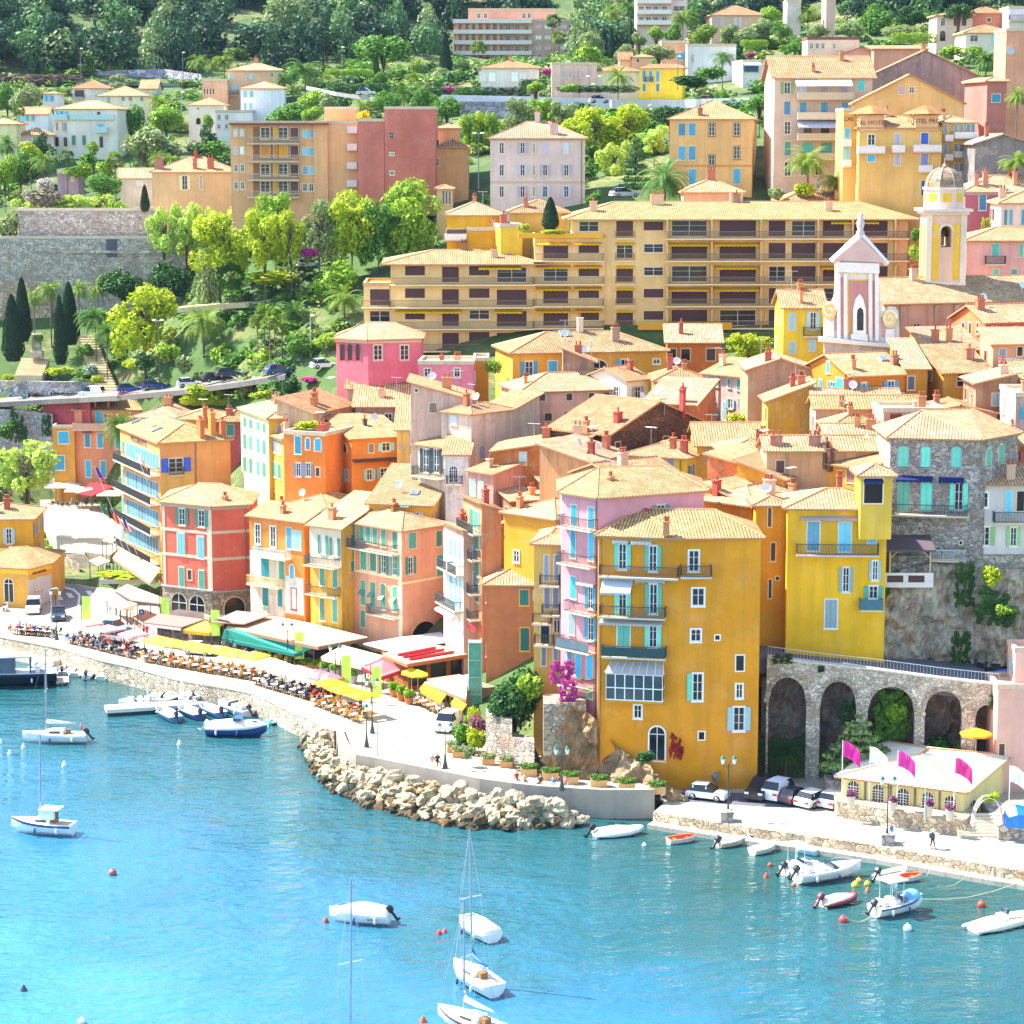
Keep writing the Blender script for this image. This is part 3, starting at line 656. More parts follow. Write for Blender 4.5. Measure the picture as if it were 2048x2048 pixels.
 for y0 in(480,1000,1230):b.win('F',[250,320,385],y0,34,250,'s','sky',y0+70)
 b.balc('F',140,280,770,.9);b.balc('F',300,430,850,.9);b.balc('F',130,430,1290,1);b.awn('F',150,400,1340,1.2,.4,'a#e0ddd4')
 b=B('tall narrow ochre alley house with green shutters',(430,-190,705,-60),250.5,2.2,'W#c88a5c','sb',zb=1.5,p=.3)
 for y0 in(40,330,740,1130):b.win('F',[560,640],y0,60,230,'s','green',y0+40)
 b.balc('F',450,690,560,1);b.balc('F',450,690,1060,1.1);b.balc('F',450,700,170,1);b.balc('F',450,690,1440,1.1)
 b=B('bright yellow house with cream side behind the alley houses',(690,30,950,214),256,11,'w#e3a71c',zb=2,p=.32,side=1960)
 b.panel('F',690,30,950,900,'w#e0cf9a');b.win('F',[770,850,900],300,40,260,'s','aqua',390);b.balc('F',800,950,590,1.0);b.chim(1500,300,.6,1)
 T(1,2)
 b=B('large salmon corner house with green shutters and an archway',(650,66,1100,142),262,9,'w#e6a27c',zb=1.5,p=.33,side=1440,tile='t#ccaa80')
 b.win('F',[690,735,800,850,900,965,1050],130,30,120,'s','green',215);b.balc('F',625,1088,232,1.3)
 b.win('F',[722,815,887],345,42,140,'s','green',372,'#efe0b8');b.win('F',[965,1050],390,30,140,'o','green',402,'#efe0b8');b.band('F',880,465,.25,'#f0d8a8');b.band('R',1300,505,.25,'#f0d8a8')
 b.win('F',[718,812,886,963,1050],590,32,180,'s','green',655);
 for x,y in((715,560),(808,578),(880,598),(958,618),(1045,635)):b.awn('F',x-17,x+17,y,.6,.5,SHC['green'],.01)
 b.balc('F',872,1086,755,.9,rail='#2d5560:.5');b.win('F',[710,810],785,30,115,'s','green',805)
 b.win('R',1177,215,52,120,'s','green');b.win('R',1378,200,38,120,'s','green');b.win('R',1165,402,36,135,'o','green');b.win('R',1385,400,42,165,'s','green');b.win('R',1270,930,200,250,'ad',fr='#e0a070')
 b.quoin(1086,'F',.6,'#efd8b0');b.quoin(672,'F',.35,'#efd8b0');b.chim(780,-45,.5,.9);b.chim(1395,-20,.5,1.0)
 b=B('narrow house, white above and weathered yellow below, with two balconies',(405,98,642,128),266,8,'W#e0ac3c','sf',zb=2.5,p=.34)
 b.panel('F',405,100,642,385,'w#d8cbb0');b.win('F',[508,598],245,36,130,'o','green',262);b.balc('F',408,640,385,1.2);b.win('F',[503,600],485,34,130,'s','green',500);b.balc('F',412,638,605,1.0,rail='#5a4a34');b.win('F',[503,598],735,34,155,'s','green',745)
 b=B('bright orange house with whitewashed lower storeys',(-50,25,362,78),270,7,'w#e68c38','sf',zb=3,p=.36,side=408)
 b.win('F',15,165,38,140,'w',fr='#e8e4d8');b.win('F',130,185,34,150,'w',fr='#e8e4d8');b.win('F',250,195,34,150,'s','blue');b.win('F',312,212,64,125,'s','pale')
 b.panel('F',-50,322,214,760,'W#d8ccb4');b.panel('F',218,500,358,760,'W#e6e2d8');b.win('F',72,420,56,125,'s','teal');b.win('F',198,440,36,130,'s','green');b.win('F',273,448,30,95,'as','blue',fr='#efe6d0')
 b.balc('F',20,268,318,1.1,rail='#8fd0d4');b.balc('F',-30,214,530,1.0,rail='#c8b070');b.win('F',75,630,40,150,'s','teal');b.win('F',185,640,30,140,'s','teal');b.win('F',288,655,34,150,'w',fr='#a05038');b.chim(205,8,.5,.8)
 T(0,2)
 b=B('square brick red house with cream bands above stone arches',(1215,-75,1595,-39,1885,-55),283,9,'w#d8694e',zb=1.5,p=.36,tile='t#d2b080',cor='#a9a08c')
 b.win('F',[1375,1522],35,42,118,'o','green',48);b.win('F',[1368,1515],240,44,155,'s','sky',265,'#d8d0bc');b.win('F',[1372,1522],490,34,145,'s','green',515);b.win('F',1433,475,28,68,'b','brown')
 for y,y2 in((142,150),(330,352)):b.band('F',1400,y,.35,'#c9bda0');b.band('R',1720,y2,.35,'#c9bda0')
 b.quoin(1578,'F',.7,'#c9bda0');b.quoin(1235,'F',.35,'#c9bda0')
 for fc,xm,y0 in(('F',1400,575),('R',1720,600)):
  _,z=b.at(fc,xm,y0);ln=b.faces[fc][2];b.fpart(fc,'stone_base','s#b3a48c:1.4',[(0,-.12,0,ln,-.002,z)]);b.fpart(fc,'string_course','#9aa09c',[(-.1,-.35,z,ln+.1,-.002,z+.15)])
 for fc,x,y,w,h in(('F',1357,690,110,150),('F',1495,705,110,150),('R',1768,725,150,165)):
  ac,zc=b.at(fc,x,y);a1,_=b.at(fc,x+w/2,y);_,z1=b.at(fc,x,y+h/2);ws=winset('aw' if fc=='F' else 'ad',2*abs(a1-ac),2*abs(zc-z1),'x','#c8b894');obj('window',ws[0][1],b.e,b.loc(fc,ac,zc,.13),b.faces[fc][1])
 b.chim(1700,-60,.5,.9);b.pipe('R',1850)
 TZ(200,840,256)
 b=B('five storey orange hotel with long balconies and rows of blue shutters',(300,100,900,345),303,10,'w#e39a56',zb=1.4,p=.33,side=1965,name='hotel',cat='hotel',tile='t#d0a870')
 xs=[360]+[430+44*k for k in range(11)]
 for y0 in(420,850,1280,1690,2080):b.win('F',xs,y0,24,205,'s','blue',y0+215)
 for y0 in(585,1000,1430,1850):b.balc('F',330,893,y0,1.25)
 b.sign('F',590,315,'WELCOME HOTEL',.95,'#5b4a66');b.win('R',1145,680,215,225,'o','royal',fr='#e0c8a0');b.win('R',1185,1050,250,230,'aw',fr='#e3a050');b.balc('R',1040,1260,830,.5,.9,rail='#5a4a30')
 b.win('R',[1500,1850],1250,60,140,'s','blue');b.panel('R',930,770,1420,1250,'w#d9a850',out=.08)
 b.chim(1520,240,1.6,2.0,'w#c8703a',3);b.chim(1690,200,1.2,2.6,'w#d8853c',2);b.chim(1850,230,.7,1.8,'w#c8703a',1);b.skyl(850,150,1.3);b.skyl(540,30,1.2);b.pipe('R',1430)
 T(0,2)
 b=B('yellow house cut by the left edge of the photo',(-260,55,245,58),306,9,'w#dda024',a=2,zb=1.8,p=.3);b.win('F',68,182,40,118,'o','pale')
 b=B('low yellow and white harbour station with an arched door',(-220,408,210,432,385,385),295,9,'w#e3a642',zb=1.8,p=.3,tile='t#c8a070',name='harbour_building',cat='building')
 b.band('F',100,442,.8,'#eab81c','frieze');b.panel('R',212,470,385,720,'w#c9c2c0');b.band('R',300,425,.8,'#eab81c','frieze');b.win('F',68,590,62,165,'aw',fr='#d8c8a0');b.win('R',290,540,52,108,'w',fr='#d8b860');b.win('F',-60,590,62,165,'aw',fr='#d8c8a0')
 b.sign('R',292,452,'GARE MARITIME',.42,'#2c3048')
def back_rows():
 T(0,1)
 b=B('long salmon house with sky blue shutters behind the square',(560,1162,1140,1168),369,9,'w#e0966c',a=1,zb=3.6,p=.33)
 b.win('F',[655,745],1215,42,85,'s','cyan');b.win('F',797,1225,24,80,'w');b.balc('F',556,850,1305,1.2,solid='w#dcae90');b.win('F',[660,755,890],1388,38,105,'s','cyan',1400,'#ece2d0');b.win('F',[667,780,890],1605,38,125,'s','cyan',1615,'#ece2d0');b.chim(720,1140,.3,1.4);b.chim(820,1135,.3,1.4)
 b=B('ochre house with roof terrace beside the long salmon house',(398,1300,560,1300),368,8,'w#dfa040','flat',a=0,zb=3.6);b.win('F',480,1370,78,88,'s','cyan',fr='#ece2d0');b.win('F',445,1560,80,105,'s','cyan',fr='#ece2d0')
 B('house with a wide pale tiled roof below the flowering hedge',(990,1190,1340,1225),345,12,'w#d88a60',a=-12,p=.3).chim(1150,1130,1.2,1.2)
 b=B('wine red house glimpsed behind the hotel chimneys',(1635,1248,1850,1250),332,9,'w#c8625c',a=0,p=.33);b.win('F',1738,1312,52,80,'s','green')
 b=B('low mustard house with tiled roof behind the hotel',(1340,1222,1632,1235),334,8,'w#dc9c2c',a=-6,p=.3);b.chim(1550,1230,.5,1.6,'w#d07a40',1)
 T(1,1)
 b=B('yellow house with a cream shuttered front and a big hipped roof',(-115,1150,95,1228),293,13,'w#e2ae24',p=.33,side=430);b.panel('F',-115,1150,94,2100,'w#dcd2a0')
 for y0 in(1255,1400,1570):b.win('F',[-80,-35,20,65],y0,22,100 if y0>1300 else 60,'s','green',y0+45)
 b.chim(225,1080,.7,1.1);b.chim(328,1200,.9,.8)
 b=B('narrow yellow house with grey shutters left of the orange house',(108,1345,212,1385),289,8,'w#dcae3a',p=.3,side=300);b.win('F',[145,180],1430,22,90,'s','grey',1445);b.win('F',[145,180],1610,22,100,'s','green',1625)
 b=B('vivid orange house with a sloping tiled roof and pale shutters',(720,1383,1117,1362),287,9,'w#e68a36','sf',p=.2)
 b.win('F',868,1450,34,62,'s','grey');b.win('F',980,1440,56,66,'o','pale');b.win('F',855,1650,42,85,'o','pale');b.win('F',965,1640,50,85,'o','pale');b.win('F',1078,1640,24,65,'d');b.awn('F',727,1110,1535,.8,.3,'t#8a6a58',.03)
 b.win('L',565,1440,48,75,'s','blue',fr='#f0d8b8');b.win('L',673,1448,28,50,'ad',fr='#f0e0c8');b.win('L',575,1635,34,85,'o','pale');b.win('L',648,1648,34,85,'o','pale');b.chim(1035,1235,.4,.8,'#444048',1);b.pipe('F',1090)
 b=B('flat roofed orange house with roof garden and arched windows',(208,1322,522,1362),285,7,'w#e48636','flat',a=-24)
 b.win('F',318,1425,42,130,'s','cyan',fr='#efd8c0');b.win('F',392,1415,28,80,'as','cyan',fr='#efd8c0');b.win('F',468,1422,46,85,'as','cyan',fr='#efd8c0');b.win('F',[322,395],1612,30,100,'o','grey');b.win('F',467,1630,28,60,'b','brown')
 b=B('grey white house with a long sloping roof and dark balcony',(1222,1420,1425,1448),271,15,'W#cbb9a0','sf',p=.33);b.win('F',[1285,1365],1545,40,170,'o','#2a3a44');b.balc('F',1222,1424,1645,1.1);b.skyl(1540,1310);b.skyl(1590,1300);b.ant(1735,1270)
 b=B('small white house with an arched window and columned loggia',(1428,1490,1600,1500),268,9,'W#ddd6ca','sf',a=-5,p=.3);b.win('F',1490,1645,58,120,'ag',fr='#e6e2d8');b.balc('F',1440,1560,1720,.8)
 b=B('long ochre brown house with a shed roof and grey shutters',(1790,1492,2520,1490),261,9,'W#b97434','sl',a=-7,p=.16);b.win('F',1650+365,1527,50,90,'s','pale');T(2,1);b.win('F',338,1515,40,95,'o','pale');b.win('F',508,1520,52,105,'s','aqua');b.pipe('F',243);T(1,1)
 b=B('small pink house with grey shutters and a flat awning roof',(1605,1622,1790,1650),259,7,'W#cf9684','sf',p=.2);b.win('F',[1640,1700],1745,30,110,'s','pale',1760)
 b=B('coral red villa with a three arched corner loggia',(605,622,845,636,1245,626),303,8,'w#d9707a',p=.4,cor='#d8a88c');b.win('F',[655,712,770],725,34,120,'ad',fr='#c84a54',cs='x');b.win('R',[920,1120],728,60,112,'w',fr='#dcb48c')
 b=B('low coral pink annex with a flat roof',(1225,815,1640,822),294,7,'w#e0808a','flat',a=-3);b.win('F',1295,878,48,60,'w',fr='#e3b0a0');b.win('F',1518,880,40,70,'w',fr='#e8c8b8')
 B('tiny mustard roof pavilion beside the coral annex',(1642,795,1752,792),297,6,'w#c8861a','flat',a=0)
 b=B('old house with a wide cluttered tan roof below the coral villa',(690,1000,1165,1002),303,8,'W#cfae88','gx',a=0,p=.42);b.ant(905,900,3);b.chim(800,930,.8,.8);b.chim(905,960,.5,1.2);b.dish(945,940);b.ant(830,880)
 b=B('brown stone house with a yellowish tiled roof',(748,1135,1250,1120),298,5,'W#b08874','sf',a=0,p=.38);b.panel('F',1085,1150,1185,1190,'#d8cfc4')
 b=B('pale pink gable house with one brown shuttered window',(1168,1085,1610,1085),275,9,'W#dab69e','sr',a=0,p=.28);b.win('F',1335,1145,52,72,'s','#8d7468');b.win('F',1210,1015,22,22,'d');b.chim(1440,1000,1.1,1.2)
 b=B('small cream house with low hipped roof',(1398,1172,1625,1195),271,7,'W#dcc0a6',p=.3);b.win('F',1495,1238,42,60,'s','lav')
 b=B('little yellow house tucked behind the vivid orange house',(1062,1312,1248,1316),282,6,'W#dcae54','sf',a=0,p=.3)
 B('pale shed roofed house behind the orange roof garden',(430,1190,745,1120),292,5,'W#cfa880','sf',p=.3)
 b=B('cream tiled house with white doors behind the salmon house',(850,1885,1330,1885),268,10,'w#e0a83c','sf',a=-14,p=.3);b.chim(1400,1700,.5,.6)
 for x,y in((1200,1790),(1130,1890)):b.skyl(x,y,1.0)
 b=B('house under the broad canal tiled roof with a clay chimney',(10,1932,560,1990),277,13,'W#d08c58',p=.32);b.chim(195,1905,.5,.9);b.ant(225,1800,3)
 T(2,1)
 b=B('long golden house with turquoise shutters and a big hipped roof',(5,733,1165,712),299,11,'w#dc9e34',p=.36)
 b.win('F',128,865,62,140,'o','cyan',fr='#ece4d0');b.win('F',308,835,66,85,'s','cyan',fr='#ece4d0');b.win('F',660,835,120,100,'aw',fr='#ece4d0');b.win('F',850,830,56,100,'o','blue',fr='#ece4d0');b.win('F',1090,795,55,36,'w',fr='#ece4d0');b.chim(780,640,1.0,1.6,'w#b09078',3);b.chim(1135,590,.7,1.8,'w#d8c0a8',1);b.ant(400,720,4);b.skyl(400,590,1.4)
 b=B('low orange house with dark shutters beside the golden house',(1172,648,1580,655),307,6,'w#d8722a','sf',a=-2,p=.28,tile='t#d8b488');b.win('F',[1205,1310,1500],745,68,90,'d')
 b=B('long pale pink house with a row of small dark windows',(72,1026,968,1000),285,9,'W#dfae92',p=.36);b.win('F',[228,432,600],1068,40,54,'b','dk',1060);b.win('F',775,1055,80,52,'h','dk');b.win('F',886,1052,40,54,'b','dk');b.win('F',272,1215,52,55,'b','dk');b.win('F',450,1225,46,95,'o','dk');b.win('F',605,1228,46,100,'o','dk');b.chim(100,960,.4,.7)
 B('ruined rubble gable under an antenna forest',(385,800,620,850),292,5,'W#9f7c64','sr',a=0,p=.4).ant(600,790)
 b=B('tall mauve house with small shuttered windows',(1445,886,1797,920),279,12,'W#d2aea2','sf',p=.3,side=2000);b.win('F',[1490,1545,1640],945,22,62,'s','blue',960);b.win('F',1722,972,42,70,'s','green');b.win('F',1605,1165,28,130,'s','pale');b.win('F',[1650,1740],1115,30,70,'o','pale');b.pipe('F',1578);b.ant(1560,840)
 b=B('yellow washed house with pyramid roof in the middle of the roofs',(1085,945,1435,942),284,8,'W#dab858',a=0,p=.4);b.win('F',1210,985,60,40,'w')
 B('small whitewashed house beside the pale pink house',(865,940,1030,925),286,7,'w#e6dcc8','gx',p=.35)
 b=B('rusty orange house with a cracked tiled roof',(1000,1108,1385,1126),273,7,'W#cb7e54','sf',p=.3);b.chim(1290,1100,.5,1.6,'w#b8503c',1);b.dish(1095,1075)
 b=B('dark rubble stone house with gable turned to the harbour',(735,1352,1450,1256),261,9,'s#70503c:1.1','gy',p=.36);b.ant(1150,1190);b.chim(1285,1180,.4,2.5,'w#b04438',1);b.chim(800,1250,.9,1.0,'w#c04a40',1);b.chim(560,1330,.5,1.2)
 b=B('bright yellow house with a grey shutter under spreading tiles',(840,1500,1312,1528),254,9,'w#dcc030',p=.3);b.win('F',1200,1592,55,110,'s','grey');b.pipe('F',1290)
 b=B('buttery yellow house with wide double roof',(1395,1432,2200,1432),257,10,'w#e2b44c','gx',a=0,p=.36);b.ant(1505,1400,3);b.win('F',1390+90,1510,30,100,'s','aqua')
 b=B('pale rendered house with laundry terrace',(1605,1492,2030,1476),246,7,'W#cfb094',a=3,p=.32);b.win('F',1625,1560,30,90,'s','grey');b.ant(1700,1440)
 B('long low rust roofed house by the antenna cluster',(270,1745,870,1665),258,6,'W#b06a46','sf',a=20,p=.22).ant(560,1600)
 B('brown house with sloping terrace roof above the harbour alley',(0,1852,390,1765),256,6,'W#a06a44','sf',a=20,p=.16).chim(150,1800,.6,.7)
 B('house with a sunny double pitched roof behind the pink house',(800,1690,1250,1640),232,7,'W#c98a60','gx',p=.33)
 B('tan roofed house wedged behind the bright yellow alley house',(-60,1932,330,1990),244,8,'w#e09a28',p=.33).chim(60,1900,.5,1.1)
 B('ochre house with shallow roof beside the dark rubble gable',(590,1560,860,1490),250,6,'W#cf9660','sf',p=.25).dish(640,1500)
 b=B('orange house right of the pink house roof',(1680,1830,2010,1770),229,8,'w#dc9230','gx',p=.3);b.win('F',1760,1900,40,90,'d');b.chim(1545,1760,.7,.8,'w#c0503c',1)
 T(3,1)
 b=B('lemon yellow house left of the church with a small balcony',(118,390,432,386),278,8,'w#e8c22c','gx',a=1,p=.42);b.win('F',182,495,48,125,'s','pale');b.win('F',340,490,46,130,'o','pale');b.balc('F',265,405,602,.8,rail='#2c3440');b.win('F',[185,335],690,48,85,'s','pale',672);b.chim(105,250,.6,.8);b.chim(250,350,.4,1.2)
 b=B('vermilion house with ridge chimney right of the church',(1645,502,2260,492),271,8,'w#e07a48','gx',a=18,p=.4,tile='t#ccaa80');b.win('F',[1705,1865],562,30,58,'s','grey');b.win('L',[1475,1528,1585],545,20,75,'s','brown');b.chim(1600,400,.9,1.0,'w#c06a4a',3)
 b=B('peach house with tiled lean-to below the vermilion house',(1700,668,2260,660),264,5,'W#dba07c','sf',a=6,p=.25);b.win('F',1770,748,48,88,'s','grey');b.win('F',1640+260,720,40,70,'d')
 b=B('ochre house with upper clerestory strip',(1235,714,1612,705),268,6,'w#d8902c','sf',p=.32);b.win('F',1540,735,60,24,'w')
 b=B('honey yellow house with shed roof and one dark window',(1325,884,1690,868),259,7,'w#d89c34','sf',a=14,p=.32);b.win('F',1450,935,48,95,'d');b.win('L',1230,900,20,70,'s','grey');b.ant(1540,800)
 b=B('orange house with bright blue shutters and a white sunlit roof',(625,907,1046,886),256,11,'w#db8218','gx',a=20,p=.33,tile='t#d2b080');b.win('F',722,1003,34,90,'o','cyan',fr='#f0ece0');b.win('F',927,988,50,95,'o','cyan',fr='#f0ece0');b.win('L',545,985,56,115,'s','cyan',fr='#f0ece0');b.win('L',457,838,22,80,'s','cyan',fr='#f0ece0');b.win('L',[355,400],985,16,90,'s','aqua');b.chim(640,850,.5,.9);b.skyl(870,780,.9);b.chim(955,815,.7,.9,'#a06a50')
 b=B('mustard annex with a grey shutter behind the blue shuttered house',(1046,852,1205,838),258,8,'w#c98a22','sf',a=4,p=.3);b.win('F',1080,958,54,100,'s','#5c6470',fr='#dcc8a0')
 b=B('brown rendered gable house left of the blue shuttered house',(-150,860,340,855),265,9,'W#b78a68','gy',a=0,p=.33);b.win('F',255,900,34,62,'b','brown')
 b=B('weathered yellow shed with a single sloping roof',(0,1098,330,1098),256,6,'W#c69a34','sl',a=0,p=.38)
 B('long low terrace of pink tiled roofs',(360,1152,1135,1150),250,5,'W#dca886','gx',a=0,p=.4,tile='t#d0a870').chim(555,1130,.6,.5)
 B('upper strip of tiled roof behind the pink terrace',(350,1080,985,1078),254,4,'W#dcae90','gx',a=0,p=.4)
 B('house with red brown hipped tiles in the middle right',(470,1302,866,1290),243,6,'W#c8907a',a=2,p=.42,tile='t#c8a070').chim(620,1200,.5,.8)
 B('narrow tiled house in front of the red brown hip',(440,1352,862,1348),239,4,'W#d0a080','gx',a=0,p=.4,tile='t#d8b488')
 b=B('long house under a sunlit tile roof with two clay chimneys',(-10,1468,822,1458),235,5,'W#d2a274','gx',a=1,p=.42);b.chim(60,1420,1.2,.8,'W#b0705c',2);b.chim(350,1420,1.2,.8,'W#b0806c',3)
 b=B('pink parapet house with tile lattices',(872,1182,1330,1172),242,6,'W#dc9f88','flat',a=2);b.panel('F',920,1190,1010,1230,'t#b8684a');b.panel('F',1060,1190,1130,1230,'t#b8684a')
 B('salmon house with shallow gable beyond the rubble stone house',(1170,1190,1730,1190),248,7,'W#d69a7e','gy',a=0,p=.2)
 b=B('brown plastered house with a tilted roof and aerials',(1570,965,1880,965),249,7,'W#a97a58','sl',a=0,p=.24);b.ant(1780,940);b.ant(1840,940)
 B('grey brown house at the right edge under a cream roof',(1885,925,2300,918),254,8,'W#b58460','gx',a=0,p=.35);B('pinkish grey wall house at the right edge below the cream roof',(1872,1065,2300,1060),240,8,'W#bba09a','flat',a=0)
 b=B('rubble stone house with mint shutters and a broad pyramid roof',(925,1376,1595,1392,1885,1340),226,9,'s#b0a69c:1.9',zb=8,p=.42,tile='t#ccaa80')
 b.win('F',[1020,1190,1420],1515,72,148,'as','mint',1520,'#9aa0a8');b.win('F',[1022,1195],1808,88,215,'s','mint',fr='#9aa0a8');b.win('F',1440,1815,70,205,'o','mint',fr='#9aa0a8');b.awn('F',968,1245,1655,.5,.35,'a#1d2a70');b.awn('F',1288,1480,1668,.5,.3,'a#1d2a70');b.balc('F',915,1505,1935,1.3);b.win('R',[1662,1758],1520,40,140,'as','mint',1490);b.skyl(1560,1200)
 T(3,2);b.balc('F',1235,1500,345,1.4,rail='#c8c8c4');b.win('F',[1110,1220],220,20,26,'d');b.win('F',1455,232,20,26,'d')
 b=B('deep yellow house on the upper road with sky blue shutters',(150,-42,900,-22),221,8,'w#f2bc1c',a=-2,zb=8.5,p=.3,tile='t#d2b080')
 b.win('F',[342,580],182,92,212,'s','sky',188,'#ece8e0');b.win('F',785,162,64,145,'s','sky',fr='#ece8e0');b.balc('F',212,828,312,1.0,rail='#3a424c');b.awn('F',245,825,28,.5,.2,'a#c8b8b0');b.win('F',588,510,54,185,'o','pale',fr='#e8e4dc');b.win('F',808,440,44,140,'o','pale',fr='#e8e4dc');b.win('F',795,605,70,95,'o','aqua',fr='#e8e4dc');b.balc('F',688,860,728,.9,solid='#3a6a78');b.win('F',475,768,92,212,'s','pale',fr='#f0ece4')
 b=B('orange yellow house at the top of the arcade road with brown shutters',(-90,-50,152,-48),223.5,7,'w#e09a1a',a=1,zb=8.5,p=.3);b.win('F',12,40,30,140,'b','brown');b.win('F',38,300,38,130,'s','brown');b.win('F',15,580,20,140,'d');b.win('F',70,500,24,24,'d')
 T(3,1)
 b=B('yellow turret room with dark blinds between yellow and stone houses',(702,1655,940,1652),219.5,4,'w#ddb43a',a=0,H=6,p=.45);b.win('F',795,1772,145,185,'d',fr='#e8e0c8');b.awn('F',720,870,1685,.35,.2,'a#28407a')
 b=B('orange house with a brown garage door behind the turret',(445,1568,760,1612),231,8,'w#e29c28','sf',p=.25);b.win('F',635,1655,80,100,'b','#9a6a58');b.chim(440,1560,.4,2.0,'#6a4a3c',1);b.chim(470,1580,.4,1.6,'#6a4a3c',1)
 b=B('small house with raised lean-to roof and air conditioner',(125,1690,415,1590),233,5,'w#dc9a30','sf',p=.3);b.fpart('F','air_conditioner','#dcdad6',[(b.L*.62,-.4,b.H-1.3,b.L*.62+.9,-.003,b.H-.6)])
 B('coral rendered house behind the raised lean-to',(-40,1620,330,1500),237,6,'W#d67e4c','sf',p=.2)
 B('house under a big tan hip roof left of the deep yellow house',(-120,1890,400,1800),226,7,'w#dd9a28',p=.32).chim(180,1830,.5,1.4)
 b=B('white house with lime shutters on top of the old wall',(1545,1725,2360,1718),227,9,'w#dcd2c4',a=2,H=10,p=.3);b.win('F',1617,1840,92,110,'w',fr='#f2f0ec');b.win('F',1815,1862,56,190,'s','sky');b.win('F',1905,1850,60,150,'d');T(3,2);b.win('F',1635,182,76,140,'o','lime',fr='#f0ece4');b.win('F',1852,186,50,140,'o','lime',fr='#f0ece4');b.balc('F',1692,2250,70,1.1);T(3,1)
 B('mustard house glimpsed right of the stone house',(1795,1420,2300,1400),237,8,'w#dca020',a=3,p=.3)
def upper_town():
 T(0,0)
 b=B('cream house with two tall windows and three chimneys below the orange flats',(1145,1297,1752,1297),415,11,'w#deb684',a=0,p=.42);b.win('F',1395,1378,38,105,'o','cream');b.win('F',1518,1376,16,105,'w');b.chim(1200,1270,1.4,1.5,'w#b07a68',2);b.chim(1472,1270,.7,1.6,'w#b86a4c',1);b.chim(1590,1270,1.1,1.7,'w#b86a4c',2);b.chim(1370,1170,.5,1,'w#b85040',1)
 b=B('three storey cream villa with pale blue balustrades',(408,828,882,822),470,10,'w#e6dfcc',a=-4,p=.3);b.win('F',[432,468,502],862,22,48,'s','cyan',866);b.win('F',745,858,24,26,'d');b.balc('F',405,515,902,.8,solid='#a8d0cc');b.balc('F',535,868,898,.6,.8,solid='#a8d0cc');b.win('F',493,960,15,60,'s','sky');b.win('F',757,955,42,45,'s','sky');b.balc('F',730,815,998,1,solid='#b0cfd0');b.win('F',[430,480],955,18,60,'w');b.win('F',[557,635],1058,25,72,'s','green');b.win('F',765,1072,24,82,'b','dk');b.win('F',[430,495],1070,26,70,'ad')
 b=B('cream villa with hipped roof up the slope behind the balustraded villa',(735,722,1105,716),502,10,'w#dfd6ba',a=2,p=.38);b.win('F',[775,820],765,22,60,'s','pale');b.win('F',[930,985,1070],745,26,32,'w')
 b=B('white villa with a deep shaded terrace near the long hedge',(540,665,822,660),525,9,'w#e0d9cc',a=2,p=.4);b.win('F',600,705,70,50,'d');b.balc('F',545,640,745,1)
 b=B('tiny white cottage with two turquoise shutters',(325,708,438,705),512,7,'w#e6dede',a=0,p=.2);b.win('F',[352,393],742,24,40,'s','cyan')
 b=B('low white bungalow with glazed veranda among palms',(135,862,362,855),492,8,'w#dde2e2','gx',a=3,p=.33);b.win('F',[165,208,250],890,24,42,'s','sky')
 B('yellow cream villa at the left edge of the hillside',(-140,937,124,932),462,9,'w#e4d29a',a=0,p=.3);b=B('cottage with peach hipped roofs beside the yellow cream villa',(148,1018,402,985),466,8,'w#dccaba',a=10,p=.38);b.win('F',330,1020,30,40,'w')
 B('pale gable roofed house above the date palm',(1060,668,1182,664),540,8,'w#e0d6c8','gx',a=0,p=.45)
 b=B('peach villa with a loggia row and attic window below the pines',(1525,612,1716,602),502,9,'w#dcb088','flat',a=4);b.win('F',[1545,1565,1590,1612],690,12,45,'b','brown')
 b=B('large apricot villa with balconies below the pines',(1718,532,2125,526),508,11,'w#dfb68e',a=2,p=.3);b.win('F',[1740,1895],575,24,40,'s','pale');b.win('F',[2050,2110],565,24,35,'w');b.balc('F',1700,1800,720,1.2);b.win('F',1765,660,40,60,'s','pale');b.chim(1870,470,.8,1)
 b=B('bright white cube house with hipped roof and sky blue shutters',(1815,668,2145,664),487,9,'w#eceaec',a=3,p=.3);b.win('F',[1850,1898],710,18,36,'s','sky');b.win('F',[1850,1890],805,18,44,'s','sky')
 b=B('cream cottage with an arched door under tall lamps',(1422,792,1690,786),492,8,'w#e2d6c4',p=.38,a=0);b.win('F',1498,915,32,50,'ad');b.win('F',1495,820,10,12,'d')
 b=B('white terrace house with balustrade and four dark windows',(1625,850,1905,852),482,8,'w#e8e4e2','flat',a=0);b.win('F',[1653,1710],885,22,40,'w');b.win('F',[1653,1710],955,22,36,'w')
 b=B('small cream bungalow with white garage left of the cream house',(905,1345,1148,1310),428,8,'w#e3d9c2','gx',a=8,p=.4);b.win('F',1055,1385,60,50,'s','white')
 b=B('mauve rendered hut in the palm garden',(432,1310,590,1306),436,6,'W#ae9096','flat',a=0);b.win('F',548,1350,16,30,'w')
 B('old square stone turret with tiled cap at the left edge',(58,1352,150,1350),466,5,'W#cdb494',a=0,p=.35)
 b=B('massive grey stone rampart of the fortress',(-320,1805,1400,1800),405,12,'s#c2baaa:1.9','flat',a=0,zb=28,name='fortress',cat='fortress',tile='p#cfc0a8');b.fpart('F','embrasure','#4a4a58',[(b.L*.652,-.05,b.H-3.0,b.L*.70,.2,b.H+.3)]);_,z=b.at('F',600,1900);b.fpart('F','string_course','s#c8bca8:1',[(b.L*.3,-.25,z-.2,b.L,-.002,z+.2)]);b.fpart('F','buttress','s#c0aa90:1',[(b.L*.0,-.8,0,b.L*.407,-.003,b.H-7)])
